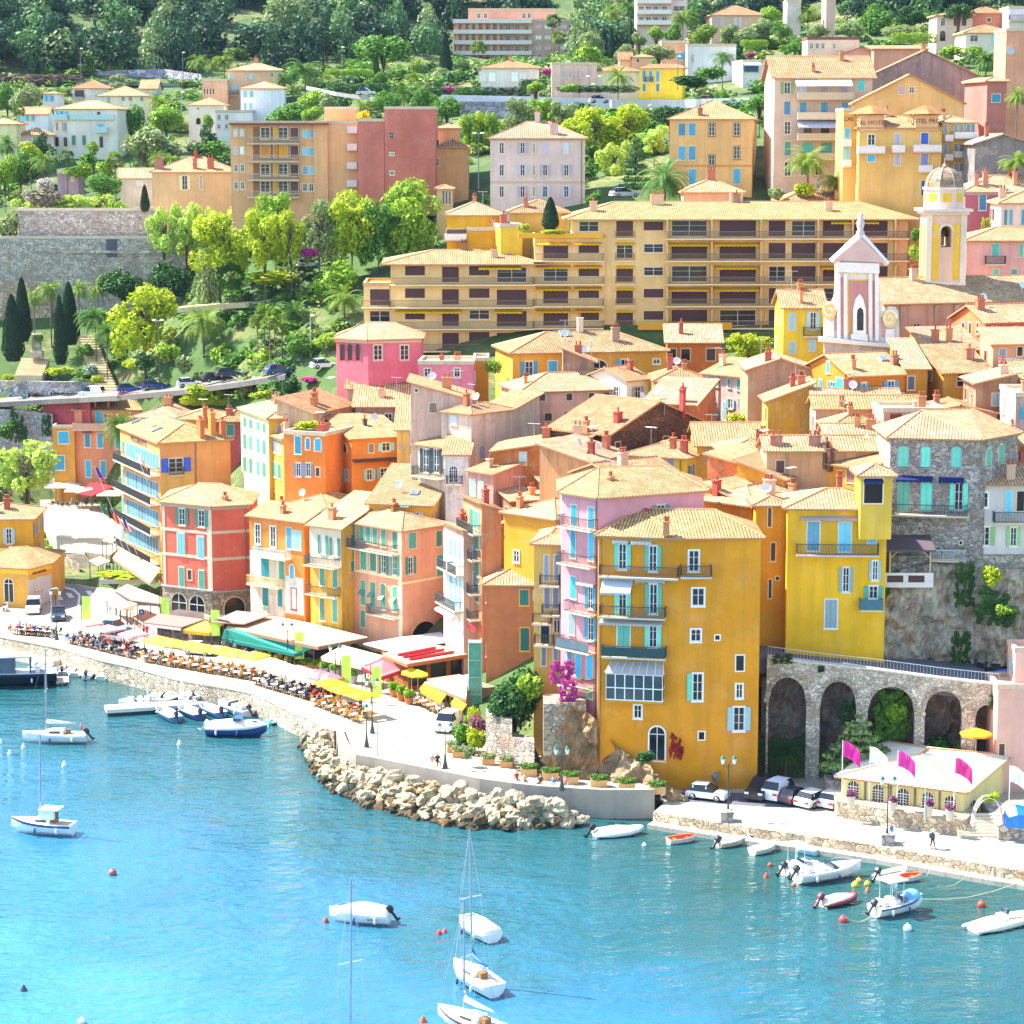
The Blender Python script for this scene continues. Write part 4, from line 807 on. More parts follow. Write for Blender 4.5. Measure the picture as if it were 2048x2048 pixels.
 B('grey stone upper keep of the fortress',(135,1592,1180,1590),414,12,'s#b6aea6:1.9','flat',a=0,zb=38,name='fortress',cat='fortress',tile='p#cfc0a8')
 T(1,0)
 b=B('orange apartment block with a rounded stair tower and deep loggias',(-195,935,768,928),396,13,'w#e6ac76','flat',a=0,name='apartment_block',cat='apartment block')
 b.win('F',[-153,-105],1000,28,50,'s','white');b.win('F',[-153,-105],1135,28,58,'s','white');b.win('F',[-150,-100],1268,28,56,'w');b.win('F',[-150,-100],1400,28,56,'w')
 for k,y in enumerate((1010,1145,1285,1415)):
  b.win('F',[370,418],y,30,58,'s' if k<3 else 'w','sky');b.panel('F',-20,y-52,330,y+70,'#8a5a3c','loggia_shade',.01);b.balc('F',-60,332,y+72,1.5,rail='#d8b890');b.win('F',[70,205],y-5,70,90,'s' if k==1 else 'w','yel');b.win('F',[150],y-5,30,90,'s','yel');b.win('F',290,y,60,90,'b','brown')  # brown panel on the flat wall, painting in the shade of the recess
 for y in(1000,1130,1270,1405):b.balc('F',690,766,y,.9,solid='#d8d0cc')
 c1=b.at('F',330,1000)[0];mb=MB();r=(b.at('F',540,1000)[0]-c1)/2;
 b.fpart('F','corner_pier','w#e6ac76',[(c1+r*1.0,-.5,0,c1+2*r,-.004,b.H+.45)]);b.fpart('F','roof_edge','#6a3c30',[(0,-1.6,b.H-.15,c1+2.1*r,-.002,b.H+.12)])
 B('orange penthouse box on the flat roof of the orange block',(515,828,760,826),402,6,'w#e6ac76','flat',a=0,H=4,name='penthouse',cat='roof house')
 b=B('blank brick red apartment tower with three tiny windows',(968,826,1352,826),392,14,'w#c87460','flat',a=0,name='apartment_block',cat='apartment block');b.win('F',[1022,1024,1026],1020,34,20,'w');b.win('F',1025,1162,34,20,'w');b.win('F',1027,1305,34,28,'w')
 B('lower brick red wing with a planted roof terrace',(768,918,966,918),392.1,14,'w#c87460','flat',a=0,name='apartment_block',cat='apartment block')
 b=B('peach house with double roofs right of the brick red tower',(1352,1110,1602,1100),400,9,'w#dfa86e',a=0,p=.4);b.win('F',1368,1075,24,40,'ad');b.win('F',1372,1225,24,55,'w');B('peach house with small hipped roof peering over its neighbour',(1352,968,1532,964),408,8,'w#e0ae78',a=0,p=.3)
 b=B('small cream turret house among tree tops',(1362,1425,1482,1418),380,6,'w#dcbc8c',a=0,p=.35);b.win('F',[1415,1438,1462],1490,14,95,'s','#6f747c')
 T(2,0)
 b=B('pinkish white hotel-like villa with lavender shutters on three floors',(-165,1042,552,1040),365,11,'w#dfc4b6',a=0,p=.42,cor='#c8a898');
 for y in(1118,1285,1447):b.win('F',[-78],y,36,85,'w',fr='#e8d0c0');b.win('F',[80],y,34,84,'o','lav');b.win('F',165,y,20,75,'w');b.win('F',250,y,34,84,'s' if y<1200 else 'o','lav');b.win('F',410,y,34,84,'s' if y<1200 else 'o','lav')
 b.band('F',100,1375,.3,'#cda898');b.chim(318,1010,1.2,1.4,'w#d8b4a8',2);b.chim(520,1000,.8,1.5,'w#d8b4a8',1);b.pipe('F',530)
 b=B('square amber yellow house with sky blue shutters',(1190,910,1818,896),365,11,'w#e8b670',a=-7,p=.42,side=1925);b.win('F',[1283,1360],977,52,92,'s','blue');b.win('F',[1508,1697],975,46,95,'w',fr='#8a7458');b.win('F',[1283,1360],1155,52,100,'s','blue');b.win('F',1697,1150,46,98,'w',fr='#8a7458');b.win('F',1508,1210,46,88,'w',fr='#8a7458');b.win('F',1362,1333,50,110,'s','blue');b.win('F',1697,1330,50,110,'s','blue');b.band('F',1500,1250,.25,'#c98e44');b.win('R',[1850,1890],960,20,90,'s','cream');b.win('R',[1850,1890],1150,20,100,'s','pale');b.win('R',[1850,1890],1330,20,110,'s','pale');b.chim(1420,870,.7,1,'w#a06a48',1)
 B('low peach house with hipped roof in front of the amber house',(1295,1450,1742,1450),345,8,'w#dfae84',a=0,p=.4).chim(1745,1400,1.2,1.4,'w#c07a5c',3)
 b=B('broad terraced apartment building high under the wooded hill',(-440,160,458,132),625,14,'w#cfa488','flat',a=0,name='apartment_block',cat='apartment block')
 for y in(165,245,325,405):b.balc('F',-445,150,y+8,1.6,.9,solid='#e2d4c8');b.win('F',[-405,-350,-300,-250,-195,-140,-90,-30,40,110],y+45,34,44,'w',fr=None);b.win('F',[200,270,390],y+38,46,30,'s','white',fr=None)
 for x in(-425,-375,-325,-275,-222,-168,-115):b.fpart('F','pier','w#d8a078',[(b.at('F',x,300)[0],-.9,0,b.at('F',x,300)[0]+.8,-.003,b.H-.5)])
 b=B('pinkish penthouse with terraces on the wooded hill building',(-330,78,330,78),629,9,'w#e0a68c','flat',a=0,H=8,name='penthouse',cat='roof house');b.win('F',[-250,-200,90,130],118,26,40,'w')
 b=B('pink white apartment block cut by the top edge',(945,-80,1325,-80),565,12,'w#dfc0b2','flat',a=0,name='apartment_block',cat='apartment block')
 for y in(25,105,185):b.balc('F',940,1200,y,1.5,.9,solid='#e6d8d0');b.win('F',[975,1030,1085,1150],y-35,36,46,'w',fr=None);b.win('F',1260,y-40,90,40,'w',fr=None)
 b=B('apricot villa with a row of slim white windows near the top edge',(1505,113,1892,108),560,11,'w#e2b896',a=2,p=.4);b.win('F',[1530,1560,1590,1650,1688,1722],165,13,72,'s','lav')
 b=B('small canary yellow house with blue shutters by the bridge',(960,522,1288,512),455,9,'w#e8c22e',a=-14,p=.35,side=1300);b.win('F',[997,1046,1100],575,24,80,'s','blue');b.win('F',[997,1100],662,24,56,'s','green');b.balc('F',1010,1066,622,.8)
 b=B('small peach tower house above the cream bungalow',(905,432,1052,428),472,8,'w#e0b890',a=0,p=.25);b.win('F',950,455,20,24,'ad');B('small ridge roofed peach house left of its tower',(812,450,900,440),473,6,'w#dcb48c','gx',a=0,p=.45)
 b=B('cream bungalow with broad roof behind a date palm',(595,535,962,540),463,9,'w#e6dcc4',p=.25,a=-1);b.win('F',620,585,24,50,'s','white')
 B('roofless old pink wall house beside bougainvillea',(300,490,640,488),462,7,'W#dab8a4','flat',a=0).win('F',[390,440,530],560,26,50,'s','lav')
 b=B('white house with hipped roof left of the pink wall house',(-235,515,205,515),468,10,'w#e6e0d2',a=0,p=.28);b.win('F',[-220,-150,20,80],580,50,70,'s','white');b.chim(80,470,.6,.8,'w#c89a6c',1)
 b=B('white modern cube house with tall slit window',(1325,350,1692,350),482,10,'w#e8e4de','flat',a=0);b.win('F',1362,440,16,60,'w');b.win('F',[1640,1660],430,12,40,'w');B('low peach flat house with blue terrace awning',(1130,325,1330,330),488,8,'w#dca47c','flat',a=0).win('F',1275,425,60,50,'s','blue')
 b=B('white flat roofed house with a bright blue terrace',(1740,470,2110,425),470,10,'w#e6e4e0','flat',a=6);b.win('F',1805,515,110,55,'s','deep');b.awn('F',1740,1870,468,2,.6,'a#e0d8d0')
 T(3,0)
 B('pale villa fragment at the top of the picture',(145,12,250,10),545,8,'w#e0d2c2','flat',a=0).win('F',[170,195,220],25,14,18,'w');B('small pale house under the trees at the top edge',(440,-10,512,-10),540,8,'w#dcb4a0','flat',a=0)
 b=B('pale peach house with three small windows over the big tiled roof',(298,300,690,296),438,8,'w#e2c8ac','flat',a=0,tile='#7a4444');b.win('F',[328,372,415,500],348,24,42,'w')
 B('rose pink gabled house behind the big tiled roof',(578,396,800,396),432,12,'w#e3a79a','gy',a=0,p=.32)
 B('long coral house with lean-to roof behind the grey gable',(800,372,1212,372),428,8,'w#de9478','sf',a=0,p=.1)
 b=B('large grey plastered gable wall with sloping tiled roof',(790,565,1570,545),376,10,'W#9f8880','gy',a=0,p=.46,side=1655);b.win('R',[1590,1630],640,24,110,'s','green');b.ant(1290,540);b.chim(1410,440,.7,.8)
 b=B('tall beige apartment house with balconies and white awnings',(50,582,790,575),361,14,'w#dcbea4','gx',a=0,p=.45,o=.6)
 b.win('F',145,665,46,88,'o','lime');b.win('F',145,815,46,96,'s','blue');b.win('F',147,965,46,96,'w');b.win('F',148,1122,46,105,'s','green');b.win('F',148,1275,46,105,'w')
 for y in(745,895,1052,1200):b.balc('F',215,640,y,1.6,.9,solid='#c9b896' if y!=895 else '#d8c8a8')
 b.win('F',[265,425,580],820,54,100,'s','blue');b.win('F',[265,425,580],660,54,100,'s','lav');b.win('F',[300,430,540],980,70,80,'d');b.win('F',[300,440],1120,90,90,'s','aqua');b.win('F',[270,380],1275,50,95,'w');b.win('F',702,645,54,84,'s','aqua')
 b.awn('F',205,360,590,2.2,1.1,'a#e8e8ee');b.awn('F',362,625,588,2.2,1.1,'a#e8e8ee');b.awn('F',218,575,905,2.2,1.0,'a#d8dced');b.chim(340,540,.5,.7);b.chim(555,455,.6,.8)
 b=B('apricot gabled apartment house behind the sign towers',(650,778,1478,740),353,10,'w#e8b870','gy',a=0,p=.5,side=1580);b.win('F',1085,680,40,48,'w');b.win('F',1010,680,50,60,'s','#c8a89c');
 for y in(810,960,1110):b.win('R',[1490,1515,1545],y,14,90,'s','grey');b.balc('R',1480,1580,y+65,1,solid='#e0d0b8')
 b=B('yellow hotel with lettered corner towers and white balconies',(690,965,1312,965),338,10,'w#e8bc66',a=0,p=.3,name='hotel',cat='hotel')
 for x0,x1,y1 in((690,872,868),(1108,1285,868)):
  a0,z0=b.at('F',x0,985);a1,z1=b.at('F',x1,y1);b.fpart('F','sign_tower','w#e2b47c',[(a0,-.35,z0,a1,3,z1)]);mb=MB();mb.prism([(a0-.4,-.8,0),(a1+.4,-.8,0),(a1+.4,3.4,0),(a0-.4,3.4,0)],z1,z1+.15);mb.lathe([(3.2,0),(1.6,.7),(.1,1.2)],4,((a0+a1)/2,1.3,z1+.15));build('tower_roof',mb,'t#cf9a66',b.e)
 for x,y,t,sz in((775,925,'CAL HOTEL',.85),(1190,912,'HOTEL PROV',.85)):
  a,z=b.at('F',x,y);me=text_mesh(t,sz);me.materials.append(MT('#8a3c30'));obj('sign_lettering',me,b.e,(a,-.4,z-.3),rot=(pi/2,0,0))
 b.win('F',780,1055,56,80,'w',fr='#e8d8b0');b.win('F',977,1050,46,85,'s','#b8b4c4',fr='#e8d8b0');b.win('F',1182,1045,56,85,'s','royal',fr='#e8d8b0');b.win('F',778,1195,54,50,'s','cyan',fr='#e8d8b0');b.win('F',978,1205,46,80,'s','#b8b4c4',fr='#e8d8b0');b.win('F',1180,1205,54,85,'s','#8f96c4',fr='#e8d8b0');b.win('F',1182,1420,50,110,'s','deep')
 for x0,x1,y in((665,875,1152),(930,1025,1145),(1090,1300,1142),(1132,1232,1295)):b.balc('F',x0,x1,y,1.1,.9,solid='#e8dcd0')
 b=B('lower left wing of the yellow hotel with round fronted balconies',(572,842,690,842),341,8,'w#e8bc66','flat',a=0,name='hotel',cat='hotel');b.win('F',[598],1005,34,70,'s','cyan');b.win('F',598,1155,34,80,'s','sky');b.balc('F',560,622,1100,1,.9,solid='#e8dcd0');b.balc('F',560,622,1255,1,.9,solid='#e8dcd0');b.sign('F',608,897,'CAL',.85,'#8a3c30')
 b=B('side wing of the yellow hotel with stacked white balconies',(1314,925,1560,880),340,8,'w#dfaa48',a=14,p=.3,name='hotel',cat='hotel')
 for y in(985,1130,1280):b.win('F',[1340,1415,1460,1510,1545],y,26,90,'s','grey');b.balc('F',1318,1380,y+75,.9,.8,solid='#e8dcd0');b.balc('F',1390,1560,y+55,.9,.8,solid='#e8dcd0')
 b=B('old brown house with hipped roof and one green shutter below the hotel',(600,1333,1025,1322),348,8,'W#a27e6c',a=2,p=.42);b.win('F',808,1412,46,105,'s','aqua',fr='#8a6a58');b.chim(962,1290,1.0,1.2,'w#b06048',1);b.chim(735,1420,.4,.2);b.pipe('F',910)
 b=B('yellow grey house squeezed between brown house and bell tower',(1025,1335,1240,1322),350,8,'w#d8ba70',a=0,p=.3);b.win('F',1180,1422,46,115,'s','deep');b.win('F',1120,1380,30,40,'w')
 B('dark grey gable at the right edge below the parked scooters',(1565,1085,1985,1085),330,9,'W#7f7a76','gy',a=0,p=.32,tile='#8a8480')
 b=B('plain peach tower block at the right edge with round satellite dishes',(1800,238,2300,236),366,9,'w#dfa078','flat',a=0,name='apartment_block',cat='apartment block');mb=MB();mb.X=M.Rotation(radians(90),4,'X');mb.lathe([(.05,0),(.55,.1),(.6,.14),(.05,.05)],12);build('satellite_dish',mb,'#b8c0cc',b.e,loc=b.loc('F',*b.at('F',1828,385),.25));
 B('terracotta row house on the market street',(1655,612,1802,560),352,10,'w#c27868',a=8,p=.3).win('F',1720,740,60,60,'s','cyan')
 b=B('rose villa with arched white porch and dark climbing tree',(1275,117,1545,110),480,9,'w#e3c8b4',a=0,p=.25);b.win('F',1320,165,34,60,'aw',fr='#f0ece8');b.win('F',[1420,1480],165,36,60,'b','#5a3c50');b.win('F',[1318,1430],270,44,80,'ad');B('brick red villa with a pale hipped roof at the top right',(1540,97,1765,92),483,9,'w#c4785c',a=0,p=.38).win('F',1668,150,26,26,'d')
 b=B('cream bungalow with hipped roof and glazed porch below the rose villa',(1490,248,1855,240),463,9,'w#e8dcc8',a=2,p=.33);b.win('F',1555,290,60,50,'w');b.win('F',1698,300,26,60,'s','pale')
 B('white balconied house in the top right corner',(1820,65,2300,62),476,9,'w#e6e0dc','flat',a=0).balc('F',1815,2200,155,1.2)
 b=B('raspberry red house with blue shutters right of the bell tower',(1490,1447,2300,1425),316,9,'w#bf6a70',a=2,p=.42,cor='#b4a8b0');b.win('F',[1620,1785],1520,56,130,'s','blue',1490,'#e6dcc8');b.chim(1520,1340,.8,1.4,'w#c8604c',1);b.chim(1570,1400,.6,1.3,'w#d88a6a',1);b.chim(1640,1395,.7,1.6,'w#d88a6a',1);b.chim(1862,1395,.5,1.6,'w#d88a6a',1)
 b=B('pale pink house with blue shutters at the right edge',(1760,1532,2300,1525),306,7,'w#e2c4b2',a=0,p=.35);b.win('F',[1793,1833,1925],1640,26,115,'s','blue')
 b=B('long pink house with green shutters behind the church nave',(1500,1817,2300,1817),299,9,'w#e0a69c',a=0,p=.3);b.win('F',1718,1885,60,90,'s','aqua');b.win('F',1910,1890,30,90,'s','aqua');b.win('F',[1720,1858],2062,46,60,'s','aqua');b.balc('F',1635,1785,1992,.9)
def apartments():
 T(2,0);W='w#f0cc88'
 b=B('long yellow apartment building with stacked balconies and brown roller shutters',(462,1640,2990,1636),331,12,W,a=1,p=.3,o=1.3,name='apartment_building',cat='apartment building',tile='t#d0a870')
 fl=(1797,1965,2140,2305,2472)
 def row(bb,xs,yc,h,kinds,col='#4a2a2c'):
  for x,w in xs:
   k=RN.choice(kinds);bb.win('F',x,yc,w,h,k,col if k=='b' else 'x',fr='#e6c890')
 for i,y in enumerate(fl):
  row(b,[(580,150)],y-88,75,'bbw');row(b,[(850,126)],y-72,118,'b' if i!=1 else 'w');row(b,[(1068,150)],y-92,66,'w' if i in(1,2)else 'b')
  row(b,[(1338,270),(1703,274)],y-74,122,'bbbw');row(b,[(2000,130),(2200,185),(2425,160),(2700,270)],y-74,118,'bbbw')
  b.balc('F',1160,2985,y,1.5,.95,rail='#8a7058',slab='#f2dca8');b.balc('F',780,925,y,.35,.95,rail='#9a7c58',slab='#f2dca8')
  for x in(1165,1500,1870,2300,2560,2880):a,z=b.at('F',x,y);b.fpart('F','partition','w#e8bc78',[(a-.1,-1.45,z+.002,a+.1,-.003,z+2.6)])
  for x0,x1 in(((1175,1480),(1520,1860))if i in(1,3)else((1530,1850),(2330,2640))if i==2 else((2400,2760),)if i==0 else()):b.awn('F',x0,x1,y-138,1.2,.35,'a#f0c010')
  if i:b.awn('F',785,925,y-138,.5,.25,'a#f0c010')
 a0,z=b.at('F',945,2455);a1,_=b.at('F',1650,2455);b.fpart('F','flower_trough','#dca010',[(a0,-1.75,z-.5,a1,-1.52,z+.5)])
 for x,y in((1095,1540),(1720,1500),(615,1590),(2390,1590),(2760,1500),(2140,1500)):b.chim(x,y,1.8 if x in(1095,2140)else 1.0,1.2,'w#e0b48c',4 if x==1095 else 1)
 b2=B('middle terrace wing of the apartment building with yellow flower troughs',(172,1800,700,1800),330.6,11,W,'flat',a=1,name='apartment_building',cat='apartment building',tile='p#d8b070')
 a0,z=b2.at('F',50,1800);a1,z1=b2.at('F',680,1755);b2.fpart('F','flower_trough','#e0a810',[(a0,-1.6,z+.1,a1,-1.3,z1)])
 for i,y in enumerate(fl[1:]):
  row(b2,[(330,185)],y-74,118,'bbw');row(b2,[(580,155)],y-92,72,'bbw');b2.balc('F',150,688,y,1.5,.95,rail='#8a7058',slab='#f2dca8');b2.awn('F',180,440,y-140,1.0,.3,'a#f0c010');b2.awn('F',470,680,y-140,1.0,.25,'a#f0c010')
 T(1,1)
 b3=B('lower left wing of the apartment building under a broad flat roof',(1015,50,2120,50),330.2,12,W,a=1,p=.22,o=1.4,name='apartment_building',cat='apartment building',tile='t#c8a070')
 b4=B('stepped left end of the apartment building with pot plants',(812,228,1012,228),330.4,11,W,'flat',a=1,name='apartment_building',cat='apartment building',tile='p#d8b070')
 for i,y in enumerate((213,383,545,712)):
  row(b3,[(1200,150),(1685,152)],y-103,72,'bbw');row(b3,[(1468,124)],y-75,115,'bbw');row(b3,[(1930,225)],y-72,118,'bbw');b3.balc('F',1012,2100,y,1.5,.95,rail='#8a7058',slab='#f2dca8')
  if i==2:[b3.awn('F',x0,x1,y-142,1.1,.3,'a#f0d020')for x0,x1 in((1055,1325),(1332,1552),(1800,2010))]
  if i==0:b3.awn('F',1680,2000,y-142,1.3,.35,'a#f0d020')
  if i:row(b4,[(935,150)],y-72,122,'bbw');b4.balc('F',668,1012,y,1.5,.95,rail='#8a7058',slab='#f2dca8')
 a,z=b3.at('F',1800,10);[b3.chim(x,y,.9,1.0,'w#d8a888',2)for x,y in((1800,10),(1280,-60),(1420,-70))]
 T(1,0)
 b=B('bright yellow house with a jutting white balcony behind the apartment building',(1440,1622,1850,1618),339,11,'w#e2aa1e',a=0,p=.4,tile='t#d8b488');b.win('F',1778,1690,12,30,'d');b.chim(1800,1560,.5,.8);b.balc('F',1405,1592,1805,1.5,.8,solid='#e6dccb');b.win('F',1515,1755,150,50,'b','brown')
 B('flat mustard block with a parapet in front of the bright yellow house',(1595,1742,1830,1738),337,6,'w#d89e20','flat',a=0)
 B('lemon house with a rounded corner beside the mustard block',(1845,1715,2010,1650),334,7,'w#e8c83a','flat',a=14)
 T(2,0);b=B('low yellow house with hipped roof left of the dark bush',(-20,1605,420,1600),341,9,'w#e0b85c',a=0,p=.38);b.chim(105,1560,.6,1.2,'w#c87a5a',1)
 T(3,0);B('wide low yellow house with hipped roof above the apartment building',(105,1520,830,1512),345,10,'w#e3b070',a=0,p=.38).chim(520,1500,.6,1,'w#dca078',1)
def church():
 T(3,1);P0=PY(430,665,272);e=thing('church_facade','pink yellow and white baroque church front with scrolls and a statue','church',(P0.x,P0.y,P0.z-9));Mi=M.Translation(e.location).inverted()
 def L(x,y):
  d=ray(x,y);t=(P0.y-CAM.y)/d.y;p=Mi@(CAM+d*t);return(p.x,p.z)
 def poly(name,pts,y0,y1,mat):mb=MB();mb.yprism([L(*p)for p in pts],y0,y1);return build(name,mb,mat,e)
 out=[(430,1300),(992,1300),(992,560),(985,420),(960,385),(915,385),(885,425),(862,410),(845,330),(835,200),(832,60),(700,20),(560,40),(520,60),(520,250),(505,310),(480,360),(455,345),(435,370),(430,470)]
 poly('facade',out,0,1.1,'w#e6dccf')
 poly('nave_end_wall',[(520,60),(832,60),(832,1300),(520,1300)],1.1,2.0,'W#c8b098')  # tan wall slab directly behind the facade
 for pts,m in(([(600,175),(770,175),(752,600),(600,600)],'w#e8bc3c'),([(545,160),(572,160),(575,600),(548,600)],'w#d89e98'),([(785,185),(808,185),(812,620),(790,620)],'w#d89e98'),([(500,420),(525,420),(528,560),(505,560)],'w#d89e98'),([(850,460),(885,460),(888,610),(855,610)],'w#d89e98'),([(440,560),(495,560),(495,610),(440,600)],'w#e8bc3c')):poly('panel',pts,-.05,-.002,m)
 poly('panel',[(612,185),(755,188),(748,590),(735,600),(735,400),(640,395),(630,590),(615,590)],-.1,-.052,'w#cf9088')
 for x in(530,582,770,818):poly('pilaster',[(x-14,130),(x+14,130),(x+16,640),(x-12,640)],-.3,-.11,'#eee6da')
 poly('entablature',[(515,45),(835,55),(838,130),(518,120)],-.45,-.002,'#eee6da');poly('base_cornice',[(380,605),(960,665),(960,690),(380,640)],-1.2,-.002,'#e8e0d0');poly('lower_wall',[(420,640),(995,680),(995,1400),(420,1400)],-.6,-.0021,'W#cfc2b0')
 poly('pediment',[(490,30),(890,50),(690,-140)],-.5,1.2,'w#e6c2b4');
 for p0,p1 in(((480,40),(700,-165)),((700,-165),(905,65))):mb=MB();a,c=L(*p0),L(*p1);mb.tube([(a[0],.3,a[1]),(c[0],.3,c[1])],.33,4);build('raking_cornice',mb,'#efe8e0',e)
 poly('niche_surround',[(640,600),(640,400),(660,320),(690,285),(715,320),(735,400),(738,610)],-.35,-.102,'#f0ece2');poly('niche',[(668,560),(668,440),(672,405),(694,385),(714,405),(718,440),(716,560)],-.37,-.36,'g#2c3238');poly('balustrade',[(622,585),(745,590),(745,640),(622,625)],-.8,-.36,'#e8e2da')
 for cx,cy in((460,410),(915,470)):
  mb=MB();c=L(cx,cy);pts=[(c[0]+(.85-.045*k)*cos(k*.55),-.25,c[1]+(1.05-.055*k)*sin(k*.55))for k in range(17)];mb.tube(pts,.16,6);build('scroll',mb,'#f0e8dc',e);mb=MB();mb.X=M.Translation((c[0],-.2,c[1]))@M.Rotation(pi/2,4,'X')@M.Diagonal((1,1.35,1,1));mb.lathe([(.8,0),(.8,.15)],14);build('scroll_disc',mb,'#e8c878',e)
 poly('pedestal',[(435,490),(492,490),(495,610),(432,600)],-.4,-.06,'#ece4da');poly('pedestal',[(885,550),(950,550),(952,675),(882,670)],-.4,-.06,'#ece4da');poly('side_pier',[(950,560),(994,560),(994,680),(955,680)],.2,1.6,'#ece4da')
 c=L(700,-170);mb=MB();mb.sm=True;mb.lathe([(.35,0),(.5,.3),(.3,.6),(.42,1.0),(.45,1.5),(.25,1.8),(.3,2.1),(.22,2.4),(.05,2.5)],10,(c[0],.3,c[1]-.2));build('statue',mb,'#c8bcb8',e)
 b=B('long tan church nave with a sunlit pale tiled roof',(885,360,2260,322),283,12,'W#c2a084','gx',a=18,p=.42,tile='t#ccaa80',name='church_nave',cat='church');b.win('F',1120,560,90,100,'ag','x',fr='#b89a80')
 for x in(1010,1270,1420,1620):a,z=b.at('F',x,450);b.fpart('F','buttress','W#c2a084',[(a-.3,-.25,0,a+.3,-.003,b.H-.3)])
 T(3,0);P0=PY(1350,1620,290);s=1/mpx(P0);w=300/s/2;hz=lambda y:(1620-y)/s
 e=thing('bell_tower','yellow and pink bell tower with patterned tile dome','bell tower',(P0.x,P0.y,P0.z-22),radians(0));Z0=22
 mb=MB();D2=2*w;aw=40/s;zb,zt=Z0+hz(1865),Z0+hz(1745)
 mb.box(-w,0,0,w,D2,zb);mb.box(-w,0,zb,-aw,D2,Z0);mb.box(aw,0,zb,w,D2,Z0);n=8
 prev=(-aw,zt)
 for k in range(n+1):
  a=pi-pi*k/n;x,z=aw*cos(a),zt+aw*sin(a)
  if k:mb.yprism([(prev[0],prev[1]),(x,z),(x,Z0),(prev[0],Z0)],0,D2)
  prev=(x,z)
 build('shaft',mb,'w#e6bfa0',e);mb=MB()
 for sx in(-1,1):
  for z0,z1 in((hz(2110),hz(1770)),(hz(1755),hz(1690))):
   x0,x1=sorted((sx*56/s,sx*100/s));mb.box(x0,-.05,Z0+z0,x1,-.002,Z0+z1)
  for y0,y1 in((.6,1.6),(D2-1.6,D2-.6)):mb.box(w*sx if sx>0 else-w-.05,y0,Z0+hz(2110),w+.05 if sx>0 else-w,y1,Z0+hz(1690))
 build('panel',mb,'w#ecc024',e);mb=MB()
 for sx in(-1,1):x0,x1=sorted((sx*112/s,sx*150/s));mb.box(x0-.05,-.12,Z0+hz(2130),x1+.05,-.002,Z0)
 for k in range(10):
  a0,a1=pi*k/10,pi*(k+1)/10;r0,r1=aw+.02,aw+.32
  mb.yprism([(r0*cos(a0),zt+r0*sin(a0)),(r1*cos(a0),zt+r1*sin(a0)),(r1*cos(a1),zt+r1*sin(a1)),(r0*cos(a1),zt+r0*sin(a1))],-.1,-.002)
 mb.box(-w-.1,-.15,Z0+hz(2150),w+.1,-.003,Z0+hz(2125));build('moulding',mb,'w#ecdcc0',e)
 mb=MB();mb.box(-w-.3,-.3,Z0,w+.3,D2+.3,Z0+.35);mb.box(-w-.65,-.65,Z0+.35,w+.65,D2+.65,Z0+.7);build('cornice',mb,'w#ead8c4',e)
 z1=Z0+.7;z2=Z0+hz(1435);r=146/s;o8=[(r*1.06*cos(pi/8+k*pi/4),w+r*1.06*sin(pi/8+k*pi/4))for k in range(8)]
 mb=MB();mb.prism(o8,z1,z2);build('drum',mb,'w#e8c8b0',e);mb=MB()
 for k in range(8):
  a=V(o8[k]);c=V(o8[(k+1)%8]);d=(c-a).normalized();nn=V((d.y,-d.x));m=(a+c)/2;hw=(c-a).length*.27
  q4=[m-d*hw+nn*.004,m+d*hw+nn*.004,m+d*hw+nn*.06,m-d*hw+nn*.06];mb.prism([(p.x,p.y)for p in q4],z1+(z2-z1)*.38,z1+(z2-z1)*.8)
 build('panel',mb,'w#ecc024',e);mb=MB();mb.prism([(x*1.06,w+(y-w)*1.06)for x,y in o8],z2,z2+.3);build('drum_cornice',mb,'w#ead8c4',e)
 mb=MB();H=hz(1275)-hz(1425);rings=[]
 for j in range(9):
  t=j/8*.97;rr=r*1.0*sqrt(max(.003,1-t*t));zz=z2+.3+H*t;rings.append([(rr*cos(pi/8+k*pi/4),w+rr*sin(pi/8+k*pi/4),zz)for k in range(8)])
 i0=[[mb.add(p)for p in rg]for rg in rings]
 for j in range(8):
  for k in range(8):mb.fi([i0[j][k],i0[j][(k+1)%8],i0[j+1][(k+1)%8],i0[j+1][k]],[(k*2.0,j*.5),(k*2+2.0,j*.5),(k*2+2.0,j*.5+.5),(k*2,j*.5+.5)])
 build('dome',mb,'dometile',e);mb=MB()
 for k in range(8):mb.tube([(x[k][0],x[k][1],x[k][2])for x in rings],.08,5)
 mb.lathe([(.3,0),(.35,.2),(.1,.5),(.05,1.2)],8,(0,w,z2+.3+H*.96));build('dome_rib',mb,'#9a8478',e)
 mb=MB();mb.sm=True;mb.lathe([(.75,0),(.6,.35),(.5,.8),(.35,1.05),(.1,1.15)],12,(0,w,zb+1.2));mb.box(-aw,w-.08,zb+2.35,aw,w+.08,zb+2.5);build('bell',mb,'#6a5a3c:.4:.7',e)
def dome_m(k):
 m,nt,b=newm(k);uv=nd(nt,'UVMap').outputs[0];v=nd(nt,'Mapping',{0:uv,3:(1.6,3.2,1)});v.inputs['Rotation'].default_value=(0,0,.785)
 ck=nd(nt,'TexChecker',{'Vector':v.outputs[0],'Scale':.42,'Color1':lin('#8a3c48'),'Color2':lin('#3c4c6c')}).outputs[0];vo=nd(nt,'TexVoronoi',{'Vector':v.outputs[0],'Scale':.8}).outputs['Color']
 nt.links.new(mixc(nt,.45,ck,mixc(nt,nd(nt,'SeparateXYZ',{0:vo}).outputs[0],lin('#d8b050'),lin('#3c7060'))),b.inputs['Base Color']);b.inputs['Roughness'].default_value=.8;return m
MDEF['dometile']=dome_m
